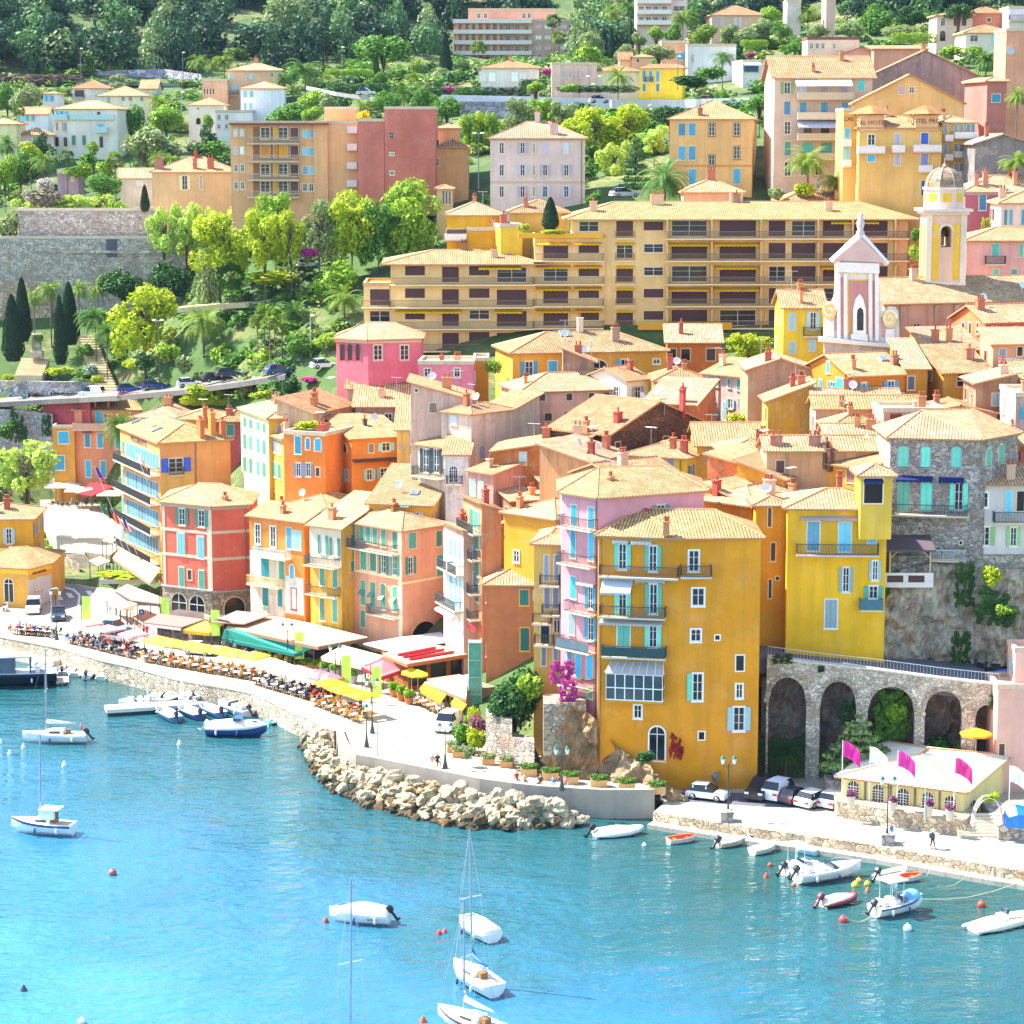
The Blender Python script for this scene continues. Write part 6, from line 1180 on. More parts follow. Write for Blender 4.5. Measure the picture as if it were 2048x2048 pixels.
def trees():
 D={(0,0):[('round',190,625,500,240,230,OL,'dense round olive tree left of the turquoise shuttered cottage'),('round',50,615,505,170,240,MG,'leafy tree at the far left below the long hedge'),('fan',140,775,470,110,110,PD,'tall thin palm left of the white bungalow'),('round',985,785,480,210,250,MG,'leafy tree in front of the cream hipped villa'),('palm',1195,690,500,190,170,PM,'golden date palm below the pale gable roofed house'),('round',1250,785,480,270,220,BG,'light green spreading tree right of the leafy villa tree'),('round',1150,955,460,480,350,OL,'broad grey green tree right of the balustraded villa'),('bush',1565,840,465,110,130,BG,'round shrub in front of the white terrace house'),('pine',1560,925,452,220,270,DG,'dark bushy conifer below the white terrace house'),('pine',310,990,450,220,230,DG,'dark pine in front of the peach roofed cottage'),('palm',50,1000,446,190,180,PD,'dark palm at the left edge below the yellow cream villa'),('palm',320,1120,440,210,190,PM,'palm with reddish trunk in the villa garden'),('fan',500,1115,436,140,120,PD,'slender palm left of the round garden shrubs'),('fan',865,1135,436,170,150,PM,'tall palm in the middle of the garden slope'),('palm',1190,1120,442,150,150,PM,'small palm behind the cream house chimneys'),('palm',1285,1145,440,140,140,PM,'second small palm behind the cream house roof ridge'),('round',225,1065,448,180,140,YG,'yellow green tree beside the dark pine'),('round',150,1130,442,220,260,MG,'green tree below the dark pine'),('round',30,1160,438,200,260,BG,'bright shrubby tree by the old turret'),('round',700,1060,448,90,90,BG,'small tree at the villa balustrade steps'),('bush',680,1120,442,160,150,MG,'low round shrub below the balustraded villa'),('bush',600,1220,436,200,120,BG,'yellow green garden shrub left of the tall palm'),('bush',780,1200,436,170,120,BG,'garden shrub right of the yellow green one'),('round',780,1300,424,260,190,MG,'green tree above the bright plane trees'),('bush',350,1330,420,150,110,'l#b8b4b8','white flowering shrub below the palms'),('bush',330,1390,418,330,170,'l#8a8478','mauve grey scrub above the fortress'),('clump',200,1490,419,230,150,LG,'leftmost pruned plane tree above the fortress'),('clump',430,1500,419,260,130,LG,'second pruned plane tree above the keep'),('clump',590,1450,420,260,170,LG,'third pruned plane tree above the keep'),('clump',740,1440,421,240,180,LG,'fourth and tallest pruned plane tree above the keep'),('bush',880,1490,418,150,130,BG,'ivy shrub at the right end of the plane trees'),('cyp',1090,1395,413,76,200,CY,'small dark cypress by the cream house'),('clump',1230,1505,402,230,430,LG,'pruned plane tree at the left corner of the cream house'),('clump',1400,1530,402,230,430,LG,'pruned plane tree under the cream house windows'),('clump',1555,1515,403,230,420,LG,'pruned plane tree at the right of the cream house'),('clump',1690,1540,403,210,400,LG,'pruned plane tree beside the orange apartment tower'),('bush',50,1555,414,200,260,OL,'olive shrub left of the stone keep'),('willow',1650,1580,372,460,430,YG,'large yellow green tree right of the fortress'),('palm',1490,400,556,170,140,PM,'palm at the right end of the pale retaining wall'),('palm',1690,395,554,170,140,PM,'palm above the apricot villa'),('palm',1600,440,554,130,110,PM,'smaller palm between two hillside palms'),('round',1000,590,560,110,60,OL,'rounded tree top behind the pale gable house'),('bush',1640,1050,450,260,120,MG,'shrubbery on the slope below the dark conifer'),('round',1230,400,585,180,130,BG,'pale green tree at the foot of the pine wood'),('bush',640,480,575,160,70,BG,'low green shrub on the pale retaining wall')],(1,0):[('palm',370,420,505,280,220,PD,'big grey palm beside the apricot villa'),('palm',215,535,505,170,130,PD,'bushy palm left of the big grey palm'),('umbrella',960,265,530,400,250,MG,'broad umbrella pine above the white forecourt'),('cyp',905,400,526,55,160,DG,'small cypress under the umbrella pine'),('cyp',1430,245,545,105,335,CY,'tall dark clipped cypress left of the terraced apartment building'),('fan',1680,295,560,140,120,PM,'tall palm in front of the terraced apartment building'),('fan',1770,505,500,62,50,PD,'thin young palm by the white bungalow'),('fan',1892,415,500,70,60,PD,'slim tall palm beside the white bungalow roof'),('palm',1855,580,480,70,60,PD,'small palm on the bungalow lawn'),('round',1580,450,545,140,170,OL,'silver olive tree right of the tall cypress'),('round',1385,510,520,150,130,OL,'round grey shrub tree on the forecourt edge'),('palm',1215,440,535,110,110,PM,'palm behind the forecourt wall'),('palm',1200,530,515,150,110,PM,'bushy palm on the forecourt bank'),('round',930,540,510,130,110,MG,'ball shaped tree below the umbrella pine'),('palm',1115,625,462,270,200,PD,'wide dark palm above the brick red tower'),('round',990,680,450,220,190,MG,'green tree left of the wide dark palm'),('round',1270,660,452,230,190,MG,'green tree right of the wide dark palm'),('round',1440,725,442,240,180,MG,'bushy green tree under the bridge wall'),('round',430,675,470,260,160,BG,'spreading light tree above the white cube house'),('round',550,700,462,160,150,OL,'olive toned tree by the hill road bend'),('round',240,770,445,320,200,MG,'wide tree behind the orange roof parapet'),('round',420,800,436,170,130,BG,'pale shrub tree behind the orange penthouse'),('palm',790,740,440,170,120,PM,'palm above the planted roof terrace'),('bush',820,822,397,115,95,'l#d8c020','yellow flowering shrub on the brick red roof terrace'),('bush',920,850,397,70,70,DG,'dark potted shrub on the brick red roof terrace'),('willow',1610,840,430,180,290,BG,'leftmost of the pollarded trees by the tennis court'),('willow',1700,830,432,160,290,YG,'middle pollarded tree by the tennis court'),('willow',1790,845,430,160,280,BG,'pollarded tree beside the pinkish white villa'),('willow',140,1425,372,320,420,BG,'tall yellow tipped tree under the orange loggias'),('willow',60,1560,366,330,420,YG,'bright yellow tree left of the path lamp'),('willow',260,1580,366,190,380,YG,'narrow bright yellow tree beside the dark eucalyptus'),('willow',470,1470,370,300,470,OL,'dark ragged eucalyptus in the middle of the grove'),('willow',720,1420,371,400,520,YG,'yellow crowned tree in front of the brick red tower'),('willow',1140,1350,372,520,580,BG,'largest green tree in front of the brick red tower'),('willow',920,1480,370,330,480,MG,'green weeping tree between the two big crowns'),('bush',400,1860,366,150,80,MAG,'magenta bougainvillea at the foot of the grove'),('round',640,470,600,180,160,OL,'hazy tree above the long hedge'),('bush',1450,640,470,130,70,MAG,'magenta bougainvillea on the corniche hedge'),('hedge',800,620,486,520,90,DG,'long dark hedge along the hill road'),('hedge',1250,650,470,420,80,DG,'dark hedge left of the magenta bougainvillea'),('hedge',1800,650,468,560,90,DG,'dark hedge under the white bungalow'),('hedge',700,515,512,350,60,BG,'clipped bright hedge below the cypress trees'),('bush',255,310,590,90,90,MAG,'pink bougainvillea high in the pine wood'),('bush',110,430,575,70,40,MAG,'small pink bougainvillea at the edge of the pine wood')],(2,0):[('round',610,228,525,170,170,OL,'umbrella shaped olive beside the terraced apartment building'),('cyp',750,205,522,62,225,CY,'straight dark cypress right of the olive'),('palm',760,15,585,180,150,PM,'palm against the dark wood left of the pink white block'),('palm',880,0,590,150,130,PD,'shaded palm beside the pink white block'),('cyp',897,135,535,32,175,DG,'thin cypress below the pink white block'),('palm',1290,60,545,190,160,PM,'palm right of the pink white block'),('palm',1360,30,548,150,160,PD,'second palm beside the apricot villa trees'),('fan',310,95,590,130,120,PD,'tallest palm in front of the terraced building end'),('fan',355,225,585,130,110,PM,'shorter palm in front of the terraced building end'),('round',1450,175,520,190,170,PM,'brownish magnolia left of the apricot villa'),('round',1640,175,525,140,150,OL,'olive tree before the apricot villa'),('round',1770,205,520,180,110,OL,'wide olive tree right of the apricot villa'),('round',1890,135,530,200,180,OL,'big olive tree at the villa corner'),('round',1090,195,515,140,120,BG,'light tree below the pink white block'),('round',1220,170,515,130,150,MG,'green tree below the palms of the pink white block'),('round',1110,330,480,240,130,OL,'olive grove tree above the canary yellow house'),('round',960,240,510,120,110,OL,'olive tree beside the thin cypress'),('round',850,330,490,160,120,OL,'olive tree above the peach tower house'),('bush',560,300,500,220,200,BG,'light green thicket under the umbrella shaped olive'),('pine',1700,270,500,130,180,DG,'dark pine beside the white cube house'),('bush',1810,385,488,110,50,MAG,'purple bougainvillea above the blue terrace'),('hedge',1830,295,495,200,60,BG,'clipped hedge above the blue terrace'),('palm',1590,370,462,190,130,PD,'palm before the white cube house'),('palm',800,490,452,230,170,PM,'date palm in front of the cream bungalow'),('bush',260,505,455,80,60,MAG,'pink bougainvillea by the roofless wall house'),('hedge',160,590,448,200,80,DG,'dark hedge before the white hipped house'),('hedge',650,640,446,580,60,DG,'long dark hedge under the date palm'),('round',180,610,440,140,100,BG,'small bright tree by the flag masts'),('bush',440,620,442,130,70,BG,'round shrub left of the flag masts'),('bush',1330,550,430,380,110,DG,'dark shrubbery right of the canary yellow house'),('bush',1500,480,440,240,130,MG,'shrubs under the white cube house'),('willow',60,735,425,240,230,OL,'left tree of the dark row behind the pinkish villa'),('willow',220,720,427,230,250,BG,'middle tree of the dark row behind the pinkish villa'),('willow',390,750,425,230,220,OL,'right tree of the dark row behind the pinkish villa'),('willow',640,800,412,340,330,YG,'broad lemon yellow tree by the tennis court'),('willow',860,760,414,400,380,YG,'tallest lemon yellow tree behind the villas'),('willow',470,880,405,260,250,YG,'lower lemon yellow tree beside the pinkish villa'),('umbrella',1190,800,405,270,160,DG,'dark pine crown left of the amber house'),('umbrella',1870,720,402,260,140,MG,'pine crown right of the amber house'),('clump',770,1035,388,240,330,LG,'white green plane tree by the tennis court car park'),('clump',1075,945,388,240,220,LG,'white green plane tree left of the amber house'),('conifer',935,985,372,260,440,PN,'feathery araucaria in front of the plane trees'),('palm',1155,1160,354,380,360,PD,'huge date palm in front of the amber house'),('bush',620,1415,355,140,150,MG,'round shrub at the right foot of the pinkish villa'),('cyp',290,1490,332,135,240,CY,'stout dark bush on the apartment terrace'),('bush',90,1680,331,110,70,YG,'yellow shrub on the apartment terrace'),('bush',320,1725,329.5,190,40,YG,'yellow flowers along the terrace trough')],(3,0):[('palm',305,35,545,190,140,PM,'palm under the pale fragment villas'),('round',90,150,530,180,150,MG,'tree left of the tilted tile roof'),('palm',100,170,520,150,120,PD,'palm in the trees above the beige house'),('round',380,180,500,170,110,OL,'olive tree above the pale peach house'),('round',620,150,500,230,140,OL,'wide olive tree above the rose pink gable'),('round',820,20,530,260,280,MG,'large dark green tree in the upper middle right'),('round',1080,45,520,240,150,DG,'dark rounded tree left of the rose villa'),('round',1000,185,495,280,100,OL,'olive row above the coral house'),('hedge',1100,240,480,330,90,BG,'clipped green hedge below the olive row'),('umbrella',1440,30,478,210,130,DG,'umbrella crowned tree leaning over the rose villa'),('bush',1400,325,455,220,110,BG,'green shrubs below the cream bungalow'),('palm',1650,350,440,230,200,PD,'bushy palm above the grey gable'),('bush',1560,330,452,150,90,BG,'shrub right of the bungalow terrace'),('palm',305,1085,346,340,250,PM,'tall arching palm in front of the beige house'),('palm',505,1270,347,240,200,PM,'low golden palm beside the brown house'),('palm',1885,640,348,180,170,PM,'palm by the peach tower block'),('palm',1885,1130,320,280,170,PM,'palm at the right edge above the raspberry house'),('bush',290,1365,346,200,110,YG,'yellow shrub under the tall arching palm'),('bush',70,1400,346,140,110,OL,'grey scrub on the apartment roof edge'),('round',30,40,540,160,130,BG,'bright tree at the top left of the right hillside'),('round',250,290,455,200,120,MG,'green trees left of the pale peach house'),('bush',1130,1700,300,130,120,MG,'green shrub left of the bell tower'),('bush',1120,1830,296,130,140,BG,'bright shrub at the apartment garden corner'),('hang',1645,1640,312,90,120,YG,'yellow climbing plant on the raspberry wall')],(0,1):[('cyp',85,295,379,175,500,CY,'broad clipped cypress nearest the left edge'),('cyp',160,165,385,140,480,CY,'tall clipped cypress second from the left edge'),('cyp',515,200,386,155,470,CY,'tall clipped cypress right of the monument steps'),('cyp',445,300,379,115,520,CY,'slender clipped cypress beside the steps'),('palm',250,215,392,140,190,PM,'sunlit palm between the two pairs of cypresses'),('palm',375,165,395,200,190,PM,'tall sunlit palm behind the monument'),('palm',590,165,393,170,180,PM,'palm right behind the tall clipped cypress'),('palm',735,155,395,170,190,PM,'yellowing palm under the rampart'),('palm',715,345,382,270,260,PD,'dark palm over the zigzag stairs'),('palm',800,485,375,250,200,PD,'low palm at the turn of the zigzag stairs'),('round',930,95,396,370,260,DG,'dark round tree against the rampart'),('round',1285,35,396,330,300,DG,'dark spreading tree against the rampart corner'),('willow',1080,185,374,540,520,YG,'big lemon green tree in the fortress garden'),('palm',1530,345,364,360,300,PM,'fine date palm above the parked cars'),('willow',1560,-60,372,260,420,OL,'dark ivy clad tree by the garden path'),('fan',1740,40,371,260,230,PD,'ivy wrapped palm by the garden path'),('bush',1260,640,362,200,130,BG,'light shrub at the foot of the lemon green tree'),('bush',980,770,364,170,80,YG,'yellow green shrub on the rock garden'),('bush',1380,720,360,170,170,OL,'grey yucca shrub left of the date palm'),('bush',1680,640,360,200,180,BG,'agave clump right of the date palm'),('bush',1850,640,358,190,200,MG,'green clump on the upper garden slope'),('bush',680,800,376,150,100,'l#8fa8a0','blue grey agave by the steps'),('bush',450,830,375,220,70,YG,'dry yellow shrub border'),('bush',740,890,374,110,70,YG,'yellow ball shrub by the wall stairs'),('bush',290,575,388,100,80,BG,'pale shrub beside the monument'),('bush',640,640,382,140,130,MG,'green shrub between cypress and stairs'),('bush',1100,700,362,220,160,DG,'dark undergrowth below the lemon green tree'),('bush',1870,860,346,230,230,OL,'rounded olive shrub by the dark cars'),('bush',1480,950,350,240,120,YG,'yellow green hedge mound below the white car'),('bush',1660,960,350,260,150,YG,'trailing yellow green hedge right of the white car'),('hedge',1560,1050,349,380,80,YG,'ivy cascade over the roadside wall'),('hedge',965,1025,361,150,60,'l#7a4a5a','brown purple half of the flowering hedge'),('hedge',1085,1022,360,130,62,MAG,'bright purple half of the flowering hedge'),('hang',130,1160,372,150,260,DG,'ivy column on the grey retaining wall'),('hang',345,1195,371,80,170,DG,'narrow ivy strip on the grey retaining wall'),('bush',40,1220,370,160,160,PD,'shrubs at the foot of the retaining wall'),('clump',190,1360,333,450,480,LG,'large light green plane tree on the square'),('clump',-20,1365,336,280,420,LG,'light green plane tree cut by the left edge'),('palm',905,1135,330,250,340,PD,'drooping palm left of the orange hotel'),('bush',60,880,378,120,60,YG,'low shrubs left of the garden steps')],(1,1):[('fan',60,355,350,150,130,PM,'tallest fan palm of the roadside clump'),('fan',135,375,348,140,120,PM,'fan palm second in the roadside clump'),('fan',195,480,346,140,130,PM,'shorter fan palm of the roadside clump'),('fan',10,430,350,150,130,PM,'leaning fan palm of the roadside clump'),('fan',100,440,345,150,130,PM,'front fan palm of the roadside clump'),('palm',300,315,357,260,240,PD,'dark date palm behind the fan palm clump'),('palm',665,190,352,290,260,PM,'date palm at the stepped end of the apartments'),('round',590,30,364,380,330,BG,'bright leafy tree beside the apartment terrace'),('round',345,575,343,240,200,MG,'round tree above the white street lamp'),('round',550,570,341,240,130,BG,'leafy shrub tree beside the coral villa'),('bush',250,880,336,170,170,DG,'dark purple shrub by the roadside'),('bush',390,900,334,180,60,MAG,'purple flower bank by the white car'),('bush',110,930,337,200,110,MG,'green shrubs under the fan palms'),('bush',50,1000,335,170,80,YG,'pale clipped shrub at the bend'),('bush',120,90,370,500,130,YG,'tall yellow grass along the upper path'),('bush',400,1235,290,210,75,YG,'roof garden plants on the orange flat roof'),('bush',1800,770,297,150,110,BG,'terrace plants by the mustard pavilion'),('bush',280,450,356,250,130,MG,'low shrubs under the dark date palm'),('bush',60,680,350,300,180,BG,'undergrowth on the garden bank'),('bush',460,480,352,200,160,DG,'dark shrubs left of the apartment date palm')],(2,1):[('clump',1800,550,298,340,250,YG,'bright fig tree between orange house and church'),('bush',1690,1170,268,160,100,YG,'terrace plants below the mauve house'),('bush',1880,1180,266,160,90,BG,'green terrace plants with white furniture')],(3,1):[('bush',130,1180,262,250,90,OL,'planted terrace below the weathered yellow shed'),('bush',1120,60,300,110,80,DG,'shrub below the bell tower')],(2,2):[('round',20,1160,221,420,570,DG,'large dark shrub tree below the brown house'),('bush',120,1180,219,250,260,BG,'bright leafy shoot on the big dark shrub'),('hang',380,1120,216.5,210,190,MAG,'purple bougainvillea over the ochre crag'),('hang',420,1260,215.6,170,190,MAG,'second bougainvillea drooping under the blue balcony'),('hang',1240,1670,211.5,120,210,'l#9c2c34','red creeper beside the arched door'),('bush',1010,1790,210.5,150,120,DG,'potted plants on the rock by the arched door'),('hang',1800,1060,214.5,60,150,DG,'ivy tuft at the upper corner of the mustard house'),('hang',1790,1720,213.8,120,180,DG,'dark creeper at the right foot of the mustard house')],(3,2):[('hang',1490,375,224.3,170,360,DG,'dark ivy curtain beside the roofed balcony'),('bush',1700,380,224,200,170,YG,'light green fig sprig on the tall masonry wall'),('hang',1720,560,223.4,330,320,DG,'large dark bush hanging on the cliff'),('hang',1460,900,223,170,260,DG,'ivy patch low on the cliff'),('bush',1790,690,222.5,150,90,BG,'bright sprig under the dark cliff bush'),('hang',900,570,223,60,60,MG,'small green tuft under the roofed balcony'),('hang',620,1420,217.6,190,200,DG,'ivy clump inside the second arch'),('hang',930,1330,217.4,320,420,MG,'green ivy filling the third arch'),('bush',960,1420,216.6,200,180,BG,'sunlit leaves in the third arch'),('bush',1320,1660,215.5,300,240,DG,'dark shrub at the foot of the fourth arch'),('palm',140,1700,216.2,280,220,DG,'drooping yucca in the first arch'),('cedar',690,1490,212,560,480,'l#7f9a5c','spreading pale green cedar in front of the arches'),('hang',110,1070,216.4,170,80,DG,'ivy on the left end of the arcade parapet'),('hang',400,1160,216.2,60,50,DG,'small ivy tuft under the arcade coping'),('hang',1700,1370,214.2,60,130,DG,'dark ivy streak at the right arch'),('bush',1600,1830,211.5,180,130,DG,'shrub behind the orange parasol')],(1,2):[('bush',1650,1440,226,130,190,YG,'yellow flowering bush beside the glass lift'),('bush',1560,1570,224,180,180,MG,'dark green bush behind the white van'),('bush',1640,1600,223,190,200,YG,'yellow green grass clump by the rubble wall'),('bush',1680,1500,224,150,200,'l#8a5a72','mauve flowering bush above the rubble wall'),('bush',1610,1740,218,120,130,OL,'grey green plant by the parked scooter')]}
 for(c,r),L in D.items():
  T(c,r)
  for t in L:tree(*t)
 T(0,0);tree('hedge',250,550,562,760,130,'l#5a4a4a','long brown topped hedge along the hill road');T(0,1);
def scatter():
 rng=random.Random(5);PX()
 foot=[(sum(w.x for w in b.W4)/len(b.W4),sum(w.y for w in b.W4)/len(b.W4),max(b.L,b.D)*.62+1.5)for b in ALLB]
 def clear(x,y):return all((x-a)**2+(y-c)**2>r*r for a,c,r in foot)
 v=[];f=[];mi=[];protos=[]
 for k in range(6):
  kind=('pine','round','round','pine','umbrella','round')[k];n=700
  protos.append(leaves(blobpts(crown_blobs(kind,random.Random(k+40)),n,rng),.062,rng))
 cnt=0;tries=0
 while cnt<640 and tries<9000:
  tries+=1;y=rng.uniform(545,800);x=rng.uniform(-125,125)*(y/560);p=V((x,y,gz(x,y)));d=p-CAM;u=1024+FP*d.x/d.dot(FW);vv=1024-FP*d.dot(UP)/d.dot(FW)
  lim=150 if u<620 else 120 if u<880 else(75 if u<1150 else 130 if u<1262 else 70 if u<1420 else 50)
  if u<-80 or u>2130 or vv>lim or vv<-190 or not clear(x,y):continue
  if noise.noise(V((x*.05,y*.05,0)))>.6:continue
  cnt+=1;k=rng.randrange(6);pv,pf=protos[k];h=rng.uniform(8,15)if k in(0,3)else rng.uniform(6,11);w=h*rng.uniform(.55,.75)if k in(0,3)else h*rng.uniform(.9,1.25);a=rng.random()*6.3;ca,sa=cos(a)*w,sin(a)*w;o=len(v)
  v+=[(x+q_.x*ca-q_.y*sa,y+q_.x*sa+q_.y*ca,p.z+q_.z*h)for q_ in pv];f+=[tuple(i+o for i in ff)for ff in pf];mi+=[rng.choice((0,0,1,1,2,3))]*len(pf)
 me=bpy.data.meshes.new('pine_wood');me.from_pydata(v,[],f);[me.materials.append(MT(m))for m in('l#31563a','l#274a34','l#4f7a4a','l#7a9468')];me.polygons.foreach_set('material_index',mi)
 tag(obj('pine_wood',me),'dense dark pine wood covering the hill behind the town','wood',kind='stuff')
 v=[];f=[];mi=[];protos=[leaves(blobpts(crown_blobs('bush',random.Random(k)),120,rng),.13,rng)for k in range(4)];cnt=0;tries=0
 while cnt<2700 and tries<16000:
  tries+=1;y=rng.uniform(342,600)if rng.random()<.6 else rng.uniform(340,404);x=rng.uniform(-130,165)*(y/480);y=y if rng.random()<.85 or x<60 else rng.uniform(236,345);z=gz(x,y);p=V((x,y,z));d=p-CAM;u=1024+FP*d.x/d.dot(FW)
  if y<380 and 690<u<2120:continue
  if u<-160 or u>2700 or not clear(x,y):continue
  if y<378 and u<690 and noise.noise(V((x*.12,y*.12,3)))>.25:continue
  cnt+=1;pv,pf=protos[rng.randrange(4)];h=rng.uniform(1.2,3.6)if y>404 or u>690 else rng.uniform(.8,2.4);w=h*rng.uniform(1.1,1.9);a=rng.random()*6.3;ca,sa=cos(a)*w,sin(a)*w;o=len(v)
  v+=[(x+q_.x*ca-q_.y*sa,y+q_.x*sa+q_.y*ca,z-.3+q_.z*h)for q_ in pv];f+=[tuple(i+o for i in ff)for ff in pf];mi+=[rng.choice((0,0,1,1,2,3))]*len(pf)
 me=bpy.data.meshes.new('undergrowth');me.from_pydata(v,[],f);[me.materials.append(MT(m))for m in(MG,'l#6a8a34',OL,DG)];me.polygons.foreach_set('material_index',mi)
 tag(obj('undergrowth',me),'low green undergrowth between the hillside gardens','undergrowth',kind='stuff')
def hullpts(L,Bm,H,n=11,full=.62,k=.95):
 st=[]
 for i in range(n):
  t=i/(n-1);b=Bm/2*(1-max(0,(t-.45)/.55)**2.2)*(.86+.14*min(1,t/.3));b=max(b,.03);sh=H*(1+.35*t*t);kz=-.25+(.25+H*.5)*max(0,(t-.75)/.25)**2
  st.append((-L/2+L*t+(.12*L*.1 if i==n-1 else 0),b*k,sh,kz))
 return st
def hull(L,Bm,H,mats,open_=False,stripe=None):
 st=hullpts(L,Bm,H);mb=MB();R_=[]
 for x,b,sh,kz in st:
  z1=kz+(sh-kz)*.42;z2=kz+(sh-kz)*.82;hlf=[(0,kz),(b*.72,z1),(b*.96,z2),(b,sh)]
  R_.append([(x,y,z)for y,z in hlf[::-1]]+[(x,-y,z)for y,z in hlf[1:]])
 prev=None
 for r in R_:
  cur=[mb.add(p)for p in r]
  if prev:
   for j in range(6):mb.mi=1 if j in(0,5)else 0;mb.fi([prev[j],prev[j+1],cur[j+1],cur[j]])
  else:mb.mi=0;mb.fi(cur)
  prev=cur
 mb.mi=2
 if open_:
  inn=[[(x,b-.09,sh),(x,(b-.09)*.75,.18),(x,-(b-.09)*.75,.18),(x,-(b-.09),sh)]for x,b,sh,kz in[(s[0]*.97,max(s[1],.12),s[2],s[3])for s in st]]
  a=[(r[0],r[-1])for r in R_]
  for k in range(len(inn)-1):
   for j in range(3):mb.mi=3;mb.face([inn[k][j],inn[k][j+1],inn[k+1][j+1],inn[k+1][j]])
   mb.mi=2;mb.face([a[k][0],inn[k][0],inn[k+1][0],a[k+1][0]]);mb.face([a[k+1][1],inn[k+1][3],inn[k][3],a[k][1]])
  mb.mi=2;mb.face([a[0][0],a[0][1],inn[0][3],inn[0][0]])
 else:
  for k in range(len(R_)-1):mb.face([R_[k][0],R_[k][-1],R_[k+1][-1],R_[k+1][0]])
 return mb.mesh('hull',mats)
def outboard(e,x,z,mat='#1c1e22:.4',up=True):
 mb=MB();mb.X=M.Translation((x,0,z))@M.Rotation(radians(38 if up else 0),4,'Y')
 mb.rings([[(cx+sx*a,sy*b,zz)for a,b in((-.5,-.5),(.5,-.5),(.5,.5),(-.5,.5))]for cx,sx,sy,zz in((-.2,.34,.3,.0),(-.22,.46,.36,.15),(-.22,.44,.34,.42),(-.2,.3,.26,.55))]);mb.box(-.28,-.07,-.75,-.1,.07,.02);mb.box(-.42,-.05,-.85,-.08,.05,-.68);mb.lathe([(.02,-.05),(.15,0),(.02,.05)],6,(-.42,0,-.77));return build('outboard_motor',mb,mat,e)
def place(kind,s,b,label,cat='boat',grp=None):
 S,Bw=PZ(*s,0),PZ(*b,0);c=(S+Bw)/2;return thing(kind,label,cat,(c.x,c.y,0),atan2(Bw.y-S.y,Bw.x-S.x),grp),(Bw-S).length
WH='#e9e7e2:.35'
def dinghy(s,b,label,bm=1.5,hc=WH,rim='#e4e2dc',inn='#cfcac0',motor=None,H=.5,seats=2):
 e,L=place('rowing_boat',s,b,label);obj('hull',hull(L,bm,H,[hc,hc,rim,inn],True),e)
 for k in range(seats):mb=MB();x=-L*.25+L*.45*k/max(1,seats-1);mb.box(x-.13,-bm*.4,H*.62,x+.13,bm*.4,H*.7);build('thwart',mb,rim,e)
 if motor:outboard(e,-L/2,H*.9,motor)
 return e
def rib(s,b,label,bm=2.0,mat='#dedcd6:.5',floor='#c4c0b8',motor='#202226:.4',console=True,cover=None):
 e,L=place('inflatable_boat',s,b,label);h=L/2;r=bm*.13;P=[(-h*1.02,bm*.38,.25),(-h*.3,bm*.42,.28),(h*.35,bm*.38,.33),(h*.75,bm*.22,.42),(h*.96,0,.5),(h*.75,-bm*.22,.42),(h*.35,-bm*.38,.33),(-h*.3,-bm*.42,.28),(-h*1.02,-bm*.38,.25)]
 mb=MB();mb.sm=True;mb.tube(P,[r*.5]+[r]*7+[r*.5],9);build('tube',mb,mat,e);mb=MB();mb.face([(-h*.9,-bm*.38,.14),(h*.4,-bm*.36,.16),(h*.85,0,.25),(h*.4,bm*.36,.16),(-h*.9,bm*.38,.14)]);mb.box(-h*.95,-bm*.36,.0,-h*.85,bm*.36,.5);build('floor',mb,floor,e)
 if cover:mb=MB();mb.sm=True;mb.rings([[(x,w*cos(pi*j/6),z*sin(pi*j/6)+.3)for j in range(7)]for x,w,z in((-h,bm*.44,.1),(-h*.8,bm*.46,.42),(0,bm*.5,.55),(h*.6,bm*.36,.42),(h*.97,bm*.06,.2))],True,False);build('cover',mb,cover,e)
 elif console:mb=MB();mb.box(-h*.15,-.35,.2,h*.1,.35,1.0);mb.mi=1;mb.prism([(h*.02,-.33,1.0),(h*.1,-.33,1.0),(h*.1,.33,1.0),(h*.02,.33,1.0)],0,.35);mb.mi=0;mb.box(-h*.6,-.4,.2,-h*.35,.4,.7);build('console',mb,['#e6e4de','g#3c4a54'],e)
 if motor:outboard(e,-h,.55,motor)
 return e
